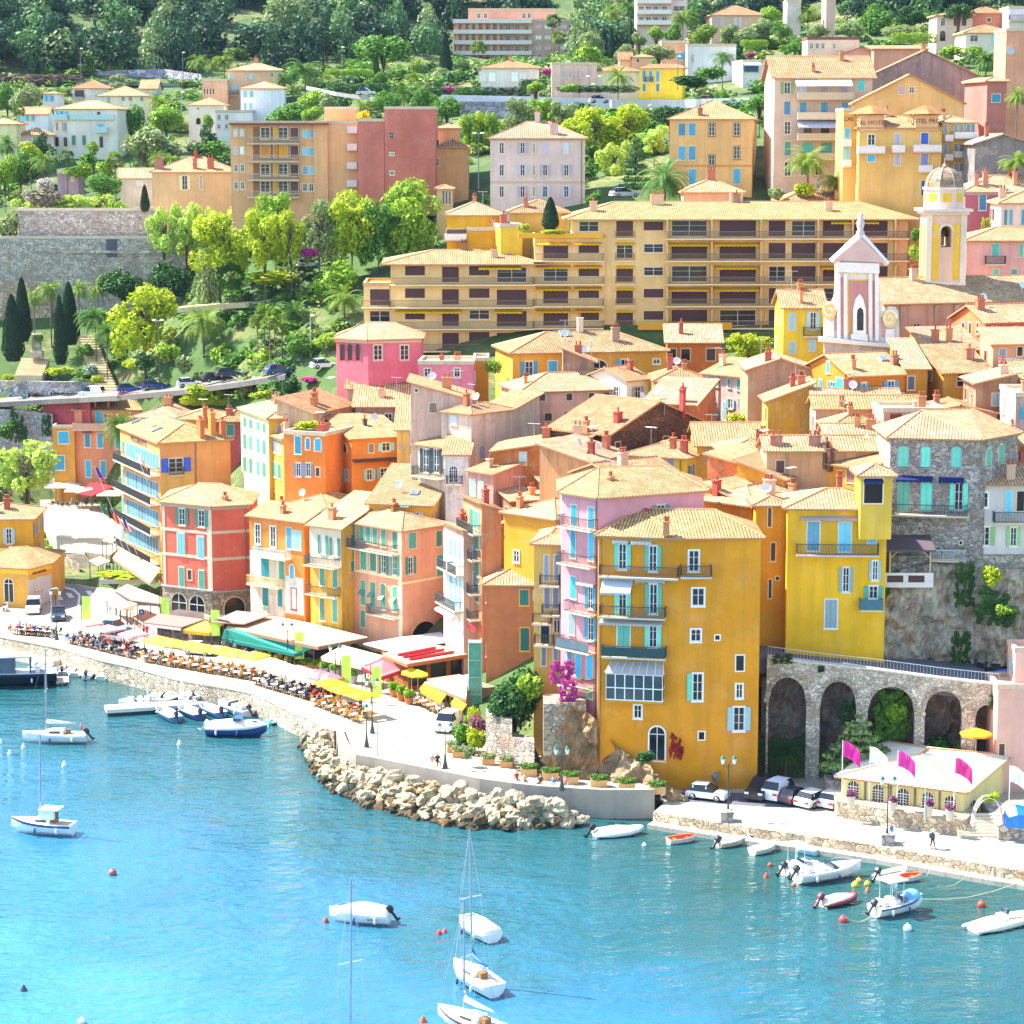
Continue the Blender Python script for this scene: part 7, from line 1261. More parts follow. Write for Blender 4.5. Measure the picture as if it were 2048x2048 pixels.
def motorboat(s,b,label,bm=2.2,H=.85,hc=WH,cover=None,cabin=True,arch=False,top=False,motor='#1c1e22:.4',stripe=WH,deck='#e6e3dc'):
 e,L=place('motor_boat',s,b,label);h=L/2;obj('hull',hull(L,bm,H,[hc,stripe,deck,deck]),e)
 if cover:mb=MB();mb.sm=True;mb.rings([[(x,w*cos(pi*j/6),H*zz+z*sin(pi*j/6))for j in range(7)]for x,w,z,zz in((-h*1.0,bm*.42,.1,1),(-h*.85,bm*.46,.5,1),(-h*.1,bm*.47,.75,1.05),(h*.35,bm*.4,.5,1.1),(h*.7,bm*.2,.1,1.2))],True,False);build('cover',mb,cover,e)
 else:
  mb=MB();mb.box(-h*.85,-bm*.33,H+.004,h*.0,bm*.33,H+.02);build('cockpit',mb,'#8f8a84',e);mb=MB()
  for x in(-h*.7,-h*.25):mb.box(x-.25,-bm*.3,H+.021,x+.25,bm*.3,H+.4)
  build('seat',mb,'#d8d4cc',e)
  mb=MB();mb.rings([[(x,-w,z),(x+.02,w,z),(x2,w*.8,z2),(x2,-w*.8,z2)]for x,w,z,x2,z2 in((h*.02,bm*.36,H,h*.0,H+.55),(h*.28,bm*.3,H*1.05,h*.05,H+.55))]);build('windscreen',mb,'g#31404c',e)
  if cabin:mb=MB();mb.rings([[(x,-w,H*zz),(x,-w*.85,H*zz+z),(x,w*.85,H*zz+z),(x,w,H*zz)]for x,w,z,zz in((h*.1,bm*.34,.4,1.0),(h*.4,bm*.27,.35,1.08),(h*.72,bm*.1,.06,1.2))]);build('foredeck_cabin',mb,deck,e)
 if arch:mb=MB();mb.tube([(-h*.75,-bm*.42,H),(-h*.7,-bm*.36,H+1.5),(-h*.7,bm*.36,H+1.5),(-h*.75,bm*.42,H)],.07,6);build('arch',mb,WH,e)
 if top:
  mb=MB();[mb.tube([(x,y,H),(x,y,H+1.9)],.035,5)for x in(-h*.55,h*.0)for y in(-bm*.3,bm*.3)];build('top_frame',mb,'#c8ccd0:.3:.6',e);mb=MB();mb.box(-h*.65,-bm*.4,H+1.9,h*.12,bm*.4,H+1.98);build('sun_top',mb,'#c4c8d4',e)
 if motor:outboard(e,-h,H,motor)
 mb=MB();mb.tube([(h*.95,0,H*1.33),(h*.6,bm*.3,H*1.25+.3),(h*.3,bm*.42,H*1.1+.3)],.02,4);mb.tube([(h*.95,0,H*1.33),(h*.6,-bm*.3,H*1.25+.3),(h*.3,-bm*.42,H*1.1+.3)],.02,4);build('bow_rail',mb,'#c8ccd0:.3:.6',e);fend(e,L,bm,H);return e,L
def fend(e,L,bm,H):
 for s in(-1,1):
  for x in(-.3,.05):m=MB();m.sm=True;m.lathe([(.02,.32),(.1,.2),(.11,-.1),(.02,-.22)],7,(L*x,s*(bm*.5+.08),H*.5));build('fender',m,'#d8dce4' if x<0 else '#30508a',e)
def sailboat(s,b,label,bm=2.3,H=.9,mast=9,hc='#dfe6ea:.35',stripe='#2f4a6a',sail=None,boom=True,wheelhouse=False,mx=.05,lean=0):
 e,L=place('sailing_boat',s,b,label);h=L/2;obj('hull',hull(L,bm,H,[hc,stripe,'#e6e3da','#e6e3da']),e)
 mb=MB();mb.rings([[(x,-w,H*zz),(x,-w*.85,H*zz+z),(x,w*.85,H*zz+z),(x,w,H*zz)]for x,w,z,zz in((-h*.3,bm*.3,.5,1.0),(h*.1,bm*.28,.45,1.02),(h*.45,bm*.16,.1,1.1))]);build('cabin',mb,'#ece9e2',e)
 mb=MB();[mb.box(-h*.2,y0,H+.18,h*.15,y1,H+.36)for y0,y1 in((-bm*.31,-bm*.285),(bm*.285,bm*.31))];build('cabin_window',mb,'g#4a3a30',e)
 mb=MB();mb.box(-h*.88,-bm*.28,H+.004,-h*.32,bm*.28,H+.02);build('cockpit',mb,'#b8a078',e);mb=MB();mb.box(-h*.5,-.3,H+.022,-h*.36,.3,H+.45);build('hatch',mb,'#8a5f2c',e)
 m=MB();x0=h*mx;m.tube([(x0,0,H),(x0-lean*.5,0,mast*.5),(x0-lean,0,mast+H)],[.085,.08,.06],7);build('mast',m,'#9aa3ac:.3:.5',e)
 m=MB();zz=mast*.62;m.tube([(x0-lean*.6,-.9,zz),(x0-lean*.6,.9,zz)],.03,4);build('spreader',m,'#dcdcdc',e)
 m=MB();[m.tube([(x0-lean,0,mast+H),p],.014,3)for p in((h*.97,0,H*1.3),(-h*.98,0,H),(x0-lean*.6,-.9,zz),(x0-lean*.6,.9,zz))];[m.tube([(x0-lean*.6,y,zz),(x0-.1,y*1.1,H)],.014,3)for y in(-.9,.9)];build('rigging',m,'#8a9098',e)
 if boom:m=MB();m.tube([(x0,0,H+1.1),(-h*.7,0,H+1.0)],.05,6);build('boom',m,'#a8aeb4:.3:.5',e);m=MB();m.sm=True;m.tube([(x0-.05,0,H+1.9),(x0-.15,0,H+1.3),(-h*.2,0,H+1.15),(-h*.65,0,H+1.08)],[.08,.22,.17,.07],7);build('sail_cover',m,sail or '#e2ddd0',e)
 if wheelhouse:m=MB();m.box(-h*.45,-bm*.3,H+.45,-h*.02,bm*.3,H+1.25);m.mi=1;m.box(-h*.47,-bm*.2,H+.5,-h*.451,bm*.1,H+1.2);m.mi=0;m.box(-h*.6,-bm*.36,H+1.25,h*.02,bm*.36,H+1.33);build('wheelhouse',m,[WH,'g#5a4434'],e)
 fend(e,L,bm,H);return e,L
def buoy(x,y,r,mat,label,shape='ball'):
 r*=.68;p=PZ(x,y,0);mb=MB();mb.sm=True
 if shape=='cone':mb.lathe([(r*.6,-.3),(r,-.05),(r*.95,.1),(r*.3,r*1.5),(r*.12,r*1.8)],10)
 else:mb.ball((0,0,r*.45),r,10,8);mb.lathe([(r*.15,r*1.3),(r*.15,r*1.75)],6)
 tag(build('mooring_buoy',mb,mat,loc=(p.x,p.y,0)),label,'buoy')
def boats():
 T(0,3);sailboat((555,505),(95,478),'white and blue motor sailer with a wheelhouse moored alone',2.2,1.0,8.4,mx=.1,boom=False,wheelhouse=True,stripe='#35507a',lean=.3)
 T(0,2);e,L=sailboat((655,1735),(175,1735),'white sailing boat with a red lifebuoy and tipped outboard',2.2,.85,8.6,mx=.28,stripe='#e4e6e8',hc='#e0e8ec:.35',lean=.2);outboard(e,-L/2,.8);mb=MB();mb.sm=True;mb.tube([(-L*.42+.0,.28*cos(a*.5),1.5+.3*sin(a*.5))for a in range(-1,9)],.07,6);build('lifebuoy',mb,'#d8402c',e)
 e,L=motorboat((430,1290),(-520,1330),'dark navy motor yacht cut by the left edge',3.4,1.45,'#1c2838:.25',arch=False,motor=None,stripe='#20303f:.25');h=L/2;m=MB();m.rings([[(x,-1.1,z0),(x,-1.0,z1),(x,1.0,z1),(x,1.1,z0)]for x,z0,z1 in((-h*.35,1.5,3.2),(h*.15,1.5,3.3),(h*.4,1.6,1.8))]);m.mi=1;m.box(-h*.62,-1.3,3.3,h*.1,1.3,3.45);m.mi=0;[m.box(-h*.6,y-.06,1.5,-h*.57,y+.06,3.3)for y in(-1.2,1.2)];build('superstructure',m,['g#3c5468','#b8c6d6'],e);m=MB();m.box(-h-1.3,-1.4,.25,-h+.1,1.4,.4);build('swim_platform',m,'#b8a890',e)
 dinghy((1285,1330),(1000,1262),'turquoise wooden fishing boat with gear inside',2.0,'#3aa0c4','#49a8b0','#b89a78',H=.75)
 for k,(s,b,l)in enumerate((((250,1150),(330,1085),'pale covered dinghy beside the navy yacht'),((330,1150),(420,1095),'white dinghy second from the navy yacht'),((410,1150),(500,1085),'brown striped dinghy among the left dinghies'),((470,1190),(560,1105),'grey inflatable tender in the left cluster'),((560,1200),(640,1120),'white round nosed dinghy in the left cluster'),((650,1215),(720,1135),'white dinghy with dark outboard in the left cluster'),((760,1225),(850,1150),'white inflatable nearest the turquoise fishing boat'))):
  s=(s[0],s[1]+50);b=(b[0],b[1]+50)
  (rib(s,b,l,1.5,console=False,motor='#20242a:.4' if k in(3,5)else None)if k in(0,3,4,6)else dinghy(s,b,l,1.5,rim='#8a6a50' if k==2 else WH,motor='#22262c:.4' if k==5 else None))
 dinghy((955,1275),(860,1265),'small white dinghy with a blue lower hull',1.4,'#3f69a8',WH,WH)
 a,b_=PZ(805,1545,0),PZ(1500,1500,0);d=(b_-a).normalized();L=(b_-a).length;mb=MB();mb.box(0,0,.35,L,2.2,.75);mb.mi=1;mb.box(.15,.15,-.4,L-.15,2.05,.35);e=thing('pontoon','long floating pontoon with pale deck and dark sides','pontoon',(a.x,a.y,0),atan2(d.y,d.x));build('deck',mb,['#d8d2c6','#27313a'],e);m=MB();[m.lathe([(.06,.75),(.06,1.0),(.12,1.02)],6,(x,.3,0))for x in(1,L*.3,L*.6,L-1)];build('cleat',m,'#3a3a3a',e)
 motorboat((1150,1470),(900,1480),'white inflatable style boat with a tall white arch',2.2,.7,'#d8e4e2:.35',arch=True,motor=None);motorboat((1120,1455),(1345,1460),'day boat with dark navy hull and white top',2.2,.8,'#2c4460:.3',motor=None);motorboat((1345,1445),(1560,1430),'white sports boat with yellow cushions',2.2,.75,arch=True,motor=None)
 rib((1400,1375),(1700,1385),'long pale blue inflatable boat by the quay',2.2,'#a9c4d8:.5',motor=None);motorboat((1570,1420),(1730,1400),'white boat with red trim beside the gangway',2.0,.7,stripe='#c8584c',motor=None)
 for s,b,l,c in(((1330,1590),(1185,1510),'first blue and white launch tied to the pontoon','#5b82b4'),((1510,1570),(1345,1500),'middle launch with blue cushions tied to the pontoon','#3f5f94'),((1670,1555),(1515,1490),'third launch with white rails tied to the pontoon','#6b8cc0')):dinghy(s,b,l,1.9,c,WH,'#c8d4e8','#22262c:.4',.65,3)
 motorboat((1880,1545),(1650,1480),'white speedboat right of the three blue launches',2.1,.7);rib((1540,1490),(1350,1480),'plain white tender behind the pontoon',1.7,motor=None)
 e,L=motorboat((1560,1680),(2010,1690),'white covered cabin cruiser with blue lower hull',2.5,.95,'#2f5088:.3',cover='a#ebe8e2',motor='#dcdcd8:.4');m=MB();m.box(-.2,-.8,1.65,.6,.8,1.95);build('window_band',m,'g#3c6a94',e)
 T(1,2);rib((70,1610),(330,1560),'turquoise kayak raft beside the stone slipway',1.3,'#7fd0cc:.5','#7fd0cc',None,False);dinghy((215,1635),(360,1600),'white dinghy heaped with gear by the turquoise raft',1.5,inn='#8a8a90')
 T(1,3);e,L=motorboat((1010,1175),(560,1150),'white open motor boat with a black outboard raised',2.1,.85,stripe='#e6e6e2',cover='a#ecebe6');me=text_mesh('NV 8421',.22);me.materials.append(MT('#30343c'));obj('hull_lettering',me,e,(-L*.25,2.1*.47,.45),rot=(pi/2,0,pi))
 motorboat((1790,1320),(1540,1195),'small boat wholly under a white cover',2.2,.7,cover='a#e8e7e4',motor=None)
 sailboat((1800,1735),(1500,1560),'white sailing boat with a bright blue sail cover and varnished hatch',2.4,.95,10.5,mx=.1,sail='#1f5fc0',stripe='#d8dcdc',hc='#dfe6ea:.35',lean=-.35)
 sailboat((1880,2080),(1380,1905),'white sailing boat at the bottom edge under a cream sail cover',2.3,.9,8.3,mx=.22,stripe='#6a4a48',sail='#e6e0d4');sailboat((900,2420),(560,2200),'sailing boat below the frame showing its thick grey mast',2.6,1.0,12.2,mx=.1,lean=.4)
 T(2,3);rib((610,520),(985,490),'white covered inflatable with outboard off the boulders',1.9,'#dfe0dc:.5',cover='a#e6e4de');dinghy((1180,570),(1390,545),'orange rimmed rowing boat with a red orange inside',1.3,'#e4ddd4','#e8742c','#d8481c',H=.45);dinghy((1555,600),(1755,565),'white dinghy with tan side tied by the lamp plinth',1.4,'#d8c8a8',motor='#22262c:.4');dinghy((1960,600),(1780,560),'white tender with dark gear against the quay',1.5,inn='#5a5a68');dinghy((1810,655),(1990,615),'cream dinghy beside the white tender',1.4,'#e6dfc4',inn='#e0dcc8')
 T(3,3);dinghy((370,660),(195,625),'pale blue skiff alone along the quay',1.3,'#c4dce8',WH,'#dfe4e6');motorboat((215,870),(690,800),'large white centre console speedboat with a steering stand',2.4,.9,cabin=False);motorboat((120,810),(370,770),'small boat with a cream canopy behind the speedboat',1.9,.6,top=True);rib((830,850),(1040,800),'grey inflatable with black outboard near the yellow buoys',1.6,'#d8d4c8:.5',console=False);dinghy((960,860),(1155,840),'white rowing boat with an orange red interior',1.3,WH,'#e87a30','#d84a20',H=.45);rib((400,1050),(665,1000),'maroon inflatable under a cream cover',1.6,'#7a3034:.5',cover='a#e6e0d6',motor='#7a3034:.4')
 e,L=motorboat((800,1125),(1155,1050),'blue white fishing boat with a sun top on four posts',2.2,.85,stripe='#3f6a94',top=True,cabin=False);m=MB();m.sm=True;m.ball((L*.28,0,1.1),(L*.17,.7,.55),10,6);build('cover',m,'#6fb4dc',e);rib((1530,1240),(2010,1140),'cream inflatable boat cut by the right edge',2.2,'#e0dcc8:.5',console=True,motor=None)
 for t,L in(((0,2),[(178,1780,.38,WH,'white cone buoy under the white sailing boat','cone'),(75,1825,.36,WH,'white cone buoy nearer the left edge','cone'),(5,1745,.36,WH,'white buoy at the left edge','cone'),(485,1915,.4,WH,'white cone buoy alone in the open water','cone'),(1355,1755,.4,WH,'white cone buoy left of the covered cruiser','cone')]),((0,3),[(850,805,.5,'#9a5a48','brown topped flat buoy in open water','ball'),(178,1680,.4,'#4a4a52','dark buoy at the lower left','cone'),(615,1925,.4,WH,'white buoy at the bottom edge','ball')]),((1,3),[(528,1165,.36,'#b83c34','red cone buoy at the bow of the open motor boat','cone'),(1384,1255,.3,'#c8382c','left one of two red buoys','cone'),(1424,1240,.28,'#d8604c','right one of two red buoys','cone'),(1262,1915,.38,'#e05a20','orange buoy at the bow of the bottom sailing boat','cone')]),((2,3),[(998,590,.3,WH,'white buoy off the covered inflatable','ball'),(1918,825,.34,'#d8522c','orange buoy between quay and speedboat','cone')]),((3,3),[(16,740,.3,'#d8482c','orange red ball buoy near the cream dinghy','ball'),(685,860,.36,'#d8c018','rear yellow ball buoy','ball'),(655,895,.42,'#e0d048','front pale yellow ball buoy','ball'),(748,885,.36,'#e0c818','right yellow ball buoy','ball'),(752,930,.3,'#d87048','orange buoy below the yellow ones','cone'),(567,1160,.5,'#d83c40','big red and white buoy of the fishing boat','ball'),(1053,1225,.5,WH,'white drum buoy right of the fishing boat','ball'),(1610,1045,.48,'#d8482c','red pickup buoy at the right','ball'),(195,890,.3,'#d86a40','orange fender buoy at the speedboat stern','ball'),(830,695,.55,'#e0d890','cream float hanging on the quay ledge','ball')])):
  T(*t);[buoy(*a)for a in L]
 T(3,3)
 for(x0,y0,x1,y1,l)in((1160,990,1890,865,'long pale mooring rope from fishing boat to quay'),(1280,890,1530,785,'shorter mooring rope slanting to the quay'),(1030,760,1100,705,'mooring line of the grey inflatable'),(1165,815,1235,725,'mooring line of the orange lined rowing boat'),(590,1130,800,1100,'stern line from the red buoy')):
  a,c=PZ(x0,y0,.6),PZ(x1,y1,1.1 if y1<900 else .6);mb=MB();mb.tube([a.lerp(c,t)-V((0,0,.5*sin(pi*t)))for t in(0,.25,.5,.75,1)],.035,4);tag(build('mooring_rope',mb,'#b8b08c'),l,'rope')
def boulders():
 PX();rng=random.Random(3);pr=[]
 for k in range(7):
  mb=MB();mb.ball((0,0,0),(1,.8,.7),9,7)
  nv=[]
  for p in mb.v:n=noise.noise(p*1.1+V((k*5,0,0)))*.42+noise.noise(p*2.7+V((k*3,9,0)))*.16;nv.append(p*(1+n))
  mb.v=[V((round(p.x*2.2+k*.3)/2.2*.75+p.x*.25,round(p.y*2.2)/2.2*.75+p.y*.25,round(p.z*2.4+k*.2)/2.4*.6+p.z*.4))for p in nv];pr.append(mb.mesh('boulder',['r#d8c8a4']));
 inn=[(636,1462),(652,1500),(690,1528),(760,1545),(850,1566),(940,1588),(1040,1604),(1120,1608)];out=[(606,1478),(612,1530),(650,1580),(730,1615),(840,1648),(940,1662),(1050,1660),(1195,1648)]
 def lerp(P,t):k=min(int(t*(len(P)-1)),len(P)-2);f=t*(len(P)-1)-k;return(P[k][0]+(P[k+1][0]-P[k][0])*f,P[k][1]+(P[k+1][1]-P[k][1])*f)
 n=0
 for row in range(5):
  cnt=(40,44,48,54,60)[row]
  for k in range(cnt):
   t=min(1,max(0,(k+.5+rng.uniform(-.3,.3))/cnt));f=row/4;zt=(1.75,1.3,.75,.25,-.1)[row];a=PZ(*lerp(inn,t),1.9);b=PZ(*lerp(out,t),0);p=a.lerp(b,f*.8+.02);s=rng.uniform(.42,.85)*(.85 if row==4 else 1)*(1.1 if t>.4 else .9)
   o=obj('boulder',pr[rng.randrange(7)],None,(p.x+rng.uniform(-.3,.3),p.y+rng.uniform(-.2,.2),zt+rng.uniform(-.15,.2)),0,(s*1.15,s,s*.95),(rng.uniform(-.4,.4),rng.uniform(-.4,.4),rng.random()*6.3));n+=1
   tone=rng.random();c=2 if row==4 or(row==3 and tone<.3)else(1 if tone<.25 else 0)
   setmat(o,0,('r#dccdaa','r#bda67c','r#5e553e')[c]);tag(o,('pale cream boulder of the breakwater','tan boulder of the breakwater','dark weedy boulder at the waterline of the breakwater')[c],'boulder','boulders heaped below the curved sea wall')
PPL={}
def person_mesh(pose):
 if pose in PPL:return PPL[pose]
 J={'pel':(0,0,.92,.13),'waist':(0,0,1.08,.12),'chest':(0,.01,1.3,.15),'neck':(0,.01,1.47,.055),'head':(0,-.02,1.6,.085),'top':(0,-.01,1.68,.08)}
 for s,n in((-1,'l'),(1,'r')):
  J.update({n+'sh':(s*.18,0,1.4,.06),n+'el':(s*.24,.03,1.13,.045),n+'wr':(s*.25,-.06,.9,.033),n+'ha':(s*.25,-.1,.81,.035),n+'hip':(s*.09,0,.88,.1),n+'kn':(s*.1,-.01,.5,.07),n+'an':(s*.1,.02,.09,.045),n+'to':(s*.11,-.16,.04,.04)})
 def mv(k,*d):J[k]=tuple(a+b for a,b in zip(J[k],d))+(J[k][3],)
 if pose=='walk':
  for k,dy in(('lkn',-.12),('lan',-.27),('lto',-.27),('rkn',.02),('ran',.3),('rto',.26),('lwr',.16),('lha',.22),('rwr',-.16),('rha',-.2)):mv(k,0,dy,.04 if k in('ran','rto')else 0)
 if pose in('sit','lean'):
  for k in list(J):mv(k,0,0,-.44)
  for s,n in((-1,'l'),(1,'r')):
   J[n+'kn']=(s*.12,-.44,.5,.07);J[n+'an']=(s*.12,-.42,.09,.045);J[n+'to']=(s*.12,-.58,.04,.04);mv(n+'wr',0,-.24,.1);mv(n+'ha',-s*.04,-.3,.14)
  if pose=='lean':
   for k in('chest','neck','head','top','lsh','rsh'):mv(k,0,-.16,-.04)
   for n in 'lr':mv(n+'el',0,-.2,.02);mv(n+'wr',0,-.12,.06);mv(n+'ha',0,-.14,.08)
 E=[('pel','waist'),('waist','chest'),('chest','neck'),('neck','head'),('head','top')]
 for n in 'lr':E+=[('chest',n+'sh'),(n+'sh',n+'el'),(n+'el',n+'wr'),(n+'wr',n+'ha'),('pel',n+'hip'),(n+'hip',n+'kn'),(n+'kn',n+'an'),(n+'an',n+'to')]
 K=list(J);me=bpy.data.meshes.new('p');me.from_pydata([J[k][:3]for k in K],[(K.index(a),K.index(b))for a,b in E],[])
 o=bpy.data.objects.new('tmp',me);COL.objects.link(o);o.modifiers.new('s','SKIN');o.modifiers.new('u','SUBSURF').levels=1
 for i,k in enumerate(K):d=me.skin_vertices[0].data[i];d.radius=(J[k][3],J[k][3]);d.use_root=(k=='pel')
 dg=bpy.context.evaluated_depsgraph_get();dg.update();r=bpy.data.meshes.new_from_object(o.evaluated_get(dg));bpy.data.objects.remove(o)
 r.materials.clear();[r.materials.append(MT(m))for m in('#f0f0ec','#39404c','#c8906c','#3a2a20')]
 cl={'pel':1,'waist':0,'chest':0,'neck':2,'head':2,'top':3}
 for n in 'lr':cl.update({n+'sh':0,n+'el':0,n+'wr':2,n+'ha':2,n+'hip':1,n+'kn':1,n+'an':2,n+'to':3})
 for p in r.polygons:
  c=p.center;k=min(K,key=lambda k:(V(J[k][:3])-c).length-J[k][3]*.6);p.material_index=cl[k];p.use_smooth=True
  if cl[k]==2 and k=='head' and(c.y>J['head'][1]+.03 or c.z>J['head'][2]+.07):p.material_index=3
 PPL[pose]=r;return r
SHIRT={'white':'#eeece6','red':'#c8322c','navy':'#26304e','blue':'#3f78c0','grey':'#8a8c92','black':'#22242a','orange':'#e07830','yellow':'#e6b818','pink':'#dc8a98','green':'#3f7a50','pale blue':'#a9c2dc','beige':'#cbb490'}
PANT=['#2a3040','#4a4c54','#c8bca4','#5a6a86','#1c1e22','#e2ded4']
RP=random.Random(11)
def person(p,rz,pose,shirt,label,pants=None,grp=None):
 o=obj('person',person_mesh(pose),None,p,rz,RP.uniform(.95,1.05));setmat(o,0,SHIRT[shirt]);setmat(o,1,pants or RP.choice(PANT));setmat(o,3,RP.choice(['#3a2a20','#1c1614','#8a6a40','#b0a89c']));return tag(o,label,'person',grp)
FM={}
def furn(kind,mat):
 k=(kind,mat)
 if k in FM:return FM[k]
 m=MB()
 if kind=='table':m.lathe([(.4,.70),(.42,.72),(.42,.75)],12);m.mi=1;m.lathe([(.04,0),(.04,.7)],6);m.lathe([(.26,0),(.22,.04)],8)
 elif kind=='chair':
  m.box(-.22,-.22,.42,.22,.22,.47);m.box(-.22,.18,.55,.22,.22,.88);m.mi=1
  for x in(-.2,.2):m.box(x-.02,-.2,0,x+.02,-.16,.42);m.box(x-.02,.17,0,x+.02,.21,.88)
 FM[k]=m.mesh('cafe_'+kind,[mat,'#4a3c30']);return FM[k]
def parasol(p,w,mat,label,h=2.3,grp=None,rz=0,rnd=False):
 e=thing('parasol',label,'parasol',p,rz,grp);m=MB();n=8 if rnd else 4;r=w/2*(1 if rnd else 1.414);a0=pi/n
 rg=[[(rr*cos(a0+2*pi*j/n),rr*sin(a0+2*pi*j/n),z)for j in range(n)]for rr,z in((r,h-.18),(r,h),(r*.5,h+.28),(.05,h+.5))];m.rings(rg,False);build('canopy',m,mat,e);m=MB();m.tube([(0,0,0),(0,0,h+.55)],.035,6);m.lathe([(.3,0),(.3,.08)],8);build('pole',m,'#c8c0b0',e);return e
def terrace(pts,z,n_par,cols,cat_,seats,tcol,ccol,who,wpar=2.6,people=.75,rows=2,bias=None):
 P=[PZ(x,y,z)for x,y in pts];a,c=P[0],P[1];d=(c-a).normalized();nn=V((-d.y,d.x,0));rz=atan2(d.y,d.x)
 for k in range(n_par):
  p=a.lerp(c,(k+.5)/n_par)+nn*(1.4 if k%2 else 1.7);cn,cm=cols[k%len(cols)];parasol(p,wpar,cm,'%s square parasol over the %s'%(cn,who),2.35,'%s parasols of the %s'%(cn,who),rz)
 nt=seats
 for r in range(rows):
  for k in range(nt):
   p=a.lerp(c,(k+.5+RP.uniform(-.15,.15))/nt)+nn*(r*1.75+RP.uniform(-.1,.1)+.1)
   tag(obj('cafe_table',furn('table',tcol),None,p,0),'%s topped table of the %s'%('white' if tcol[1]in 'ef' else 'dark',who),'table','tables of the '+who)
   for j,(dx,dy)in enumerate(((-.72,.1),(.72,-.1),(.1,.72))[:2 if r else 3]):
    q_=p+d*dx+nn*dy;az=atan2(-(d.y*dx+nn.y*dy),-(d.x*dx+nn.x*dy))+pi/2
    tag(obj('cafe_chair',furn('chair',ccol),None,q_,az,1),'%s chair at a table of the %s'%('dark' if lin(ccol)[0]<.1 else 'wicker',who),'chair','chairs of the '+who)
    if RP.random()<people:s=RP.choice(bias or list(SHIRT));person(q_+V((0,0,.03)),az,RP.choice(('sit','lean')),s,'diner in a %s top seated on the %s'%(s,who),grp='diners in %s on the %s'%(s,who))
def planter(p,mat,pm,label,w=.8,h=.6,ph=.9,grp=None,box=False):
 e=thing('planter',label,'planter',p,RP.random()*(0 if box else 6),grp);m=MB()
 if box:m.box(-w/2,-w*.3,0,w/2,w*.3,h)
 else:m.lathe([(w*.36,0),(w*.5,h),(w*.53,h),(w*.53,h+.06),(w*.4,h+.06)],10)
 build('pot',m,pm,e);obj('plant',crown_mesh('bush',0,mat,1000,.075),e,(0,0,h-.1),0,(w*1.25,w*.9 if box else w*1.25,ph))
def lamp(x,y,z,h,label,arms=2,plinth=0):
 p=PZ(x,y,z);e=thing('street_lamp',label,'street lamp',p);m=MB();m.lathe([(.26,plinth),(.22,plinth+.35),(.12,plinth+.8),(.09,plinth+1.3),(.06,plinth+1.4),(.05,h)],8);build('post',m,'#2c4038:.5',e)
 if plinth:m=MB();m.box(-.38,-.38,-.6,.38,.38,plinth);build('plinth',m,'s#a8a49c:1.2',e)
 for k in range(arms):
  s=(k*2-1)*.5 if arms>1 else 0;m=MB()
  if arms>1:m.tube([(0,0,h-.25),(s*.5,0,h-.35),(s,0,h-.1)],.03,5)
  m.lathe([(.05,h-.1),(.1,h-.05)],6,(s,0,0));build('arm',m,'#2c4038:.5',e);m=MB();m.lathe([(.11,h-.05),(.2,h+.42)],6,(s,0,0));m.mi=1;m.lathe([(.25,h+.42),(.14,h+.6),(.03,h+.72)],6,(s,0,0));build('lantern',m,['#dfe6e4:.2','#2f6a58:.4'],e)
def pole(x,y,z,h,label,mat='#9aa2a8:.4',globe=False,cat='lamp post'):
 p=PZ(x,y,z)if z is not None else PG(x,y);e=thing('lamp_post' if cat=='lamp post' else 'pole',label,cat,p);m=MB();m.tube([(0,0,-.3),(0,0,h)],[.09,.05],6);build('post',m,mat,e)
 if globe:
  for s in(-.55,.55):m=MB();m.tube([(0,0,h),(s,0,h+.15)],.03,4);m.ball((s,0,h+.25),(.32,.32,.18),8,6);build('lamp_head',m,'#d8d8d4',e)
 else:m=MB();m.tube([(0,0,h),(.6,-.3,h+.12)],.04,4);m.box(.45,-.42,h+.08,.85,-.2,h+.17);build('lamp_head',m,'#c8ccd0',e)
def banner(x,y,z,h,label):
 p=PZ(x,y,z);e=thing('banner',label,'banner',p);m=MB();m.tube([(0,0,0),(0,0,h)],.05,6);build('post',m,'#4a4640',e);m=MB()
 r=[[(.1+1.0*u,.05*sin(u*4+t*5),h-.25-3.0*t)for u in(0,.33,.66,1)]for t in(0,.25,.5,.75,1)]
 m.rings(r,False,False);build('cloth',m,'a#b8e060',e)
def flag(p,h,cols,label,w=1.7,fh=1.1,lean=0,vert=False,droop=.4):
 e=thing('flag',label,'flag',p,lean if vert else 0);m=MB();tx=lean*h
 m.tube([(0,0,0),(tx,-abs(tx)*.5,h)],.045,5);build('flagpole',m,'#c8ccd0:.4',e);n=len(cols);m=MB()
 for k in range(n):
  m.mi=k
  for j in range(3):
   u0,u1=(k+j/3)/n,(k+(j+1)/3)/n;f=lambda u,v_:(tx*(1-v_*fh/h)+.05+w*u*(.75),(.1+.3*u)*sin(u*8+v_*1.5)-abs(tx)*.5,h-.08-v_*fh-u*u*droop*w)
   m.face([f(u0,0),f(u1,0),f(u1,1),f(u0,1)])
 build('cloth',m,['a'+c for c in cols],e);return e
CARM={}
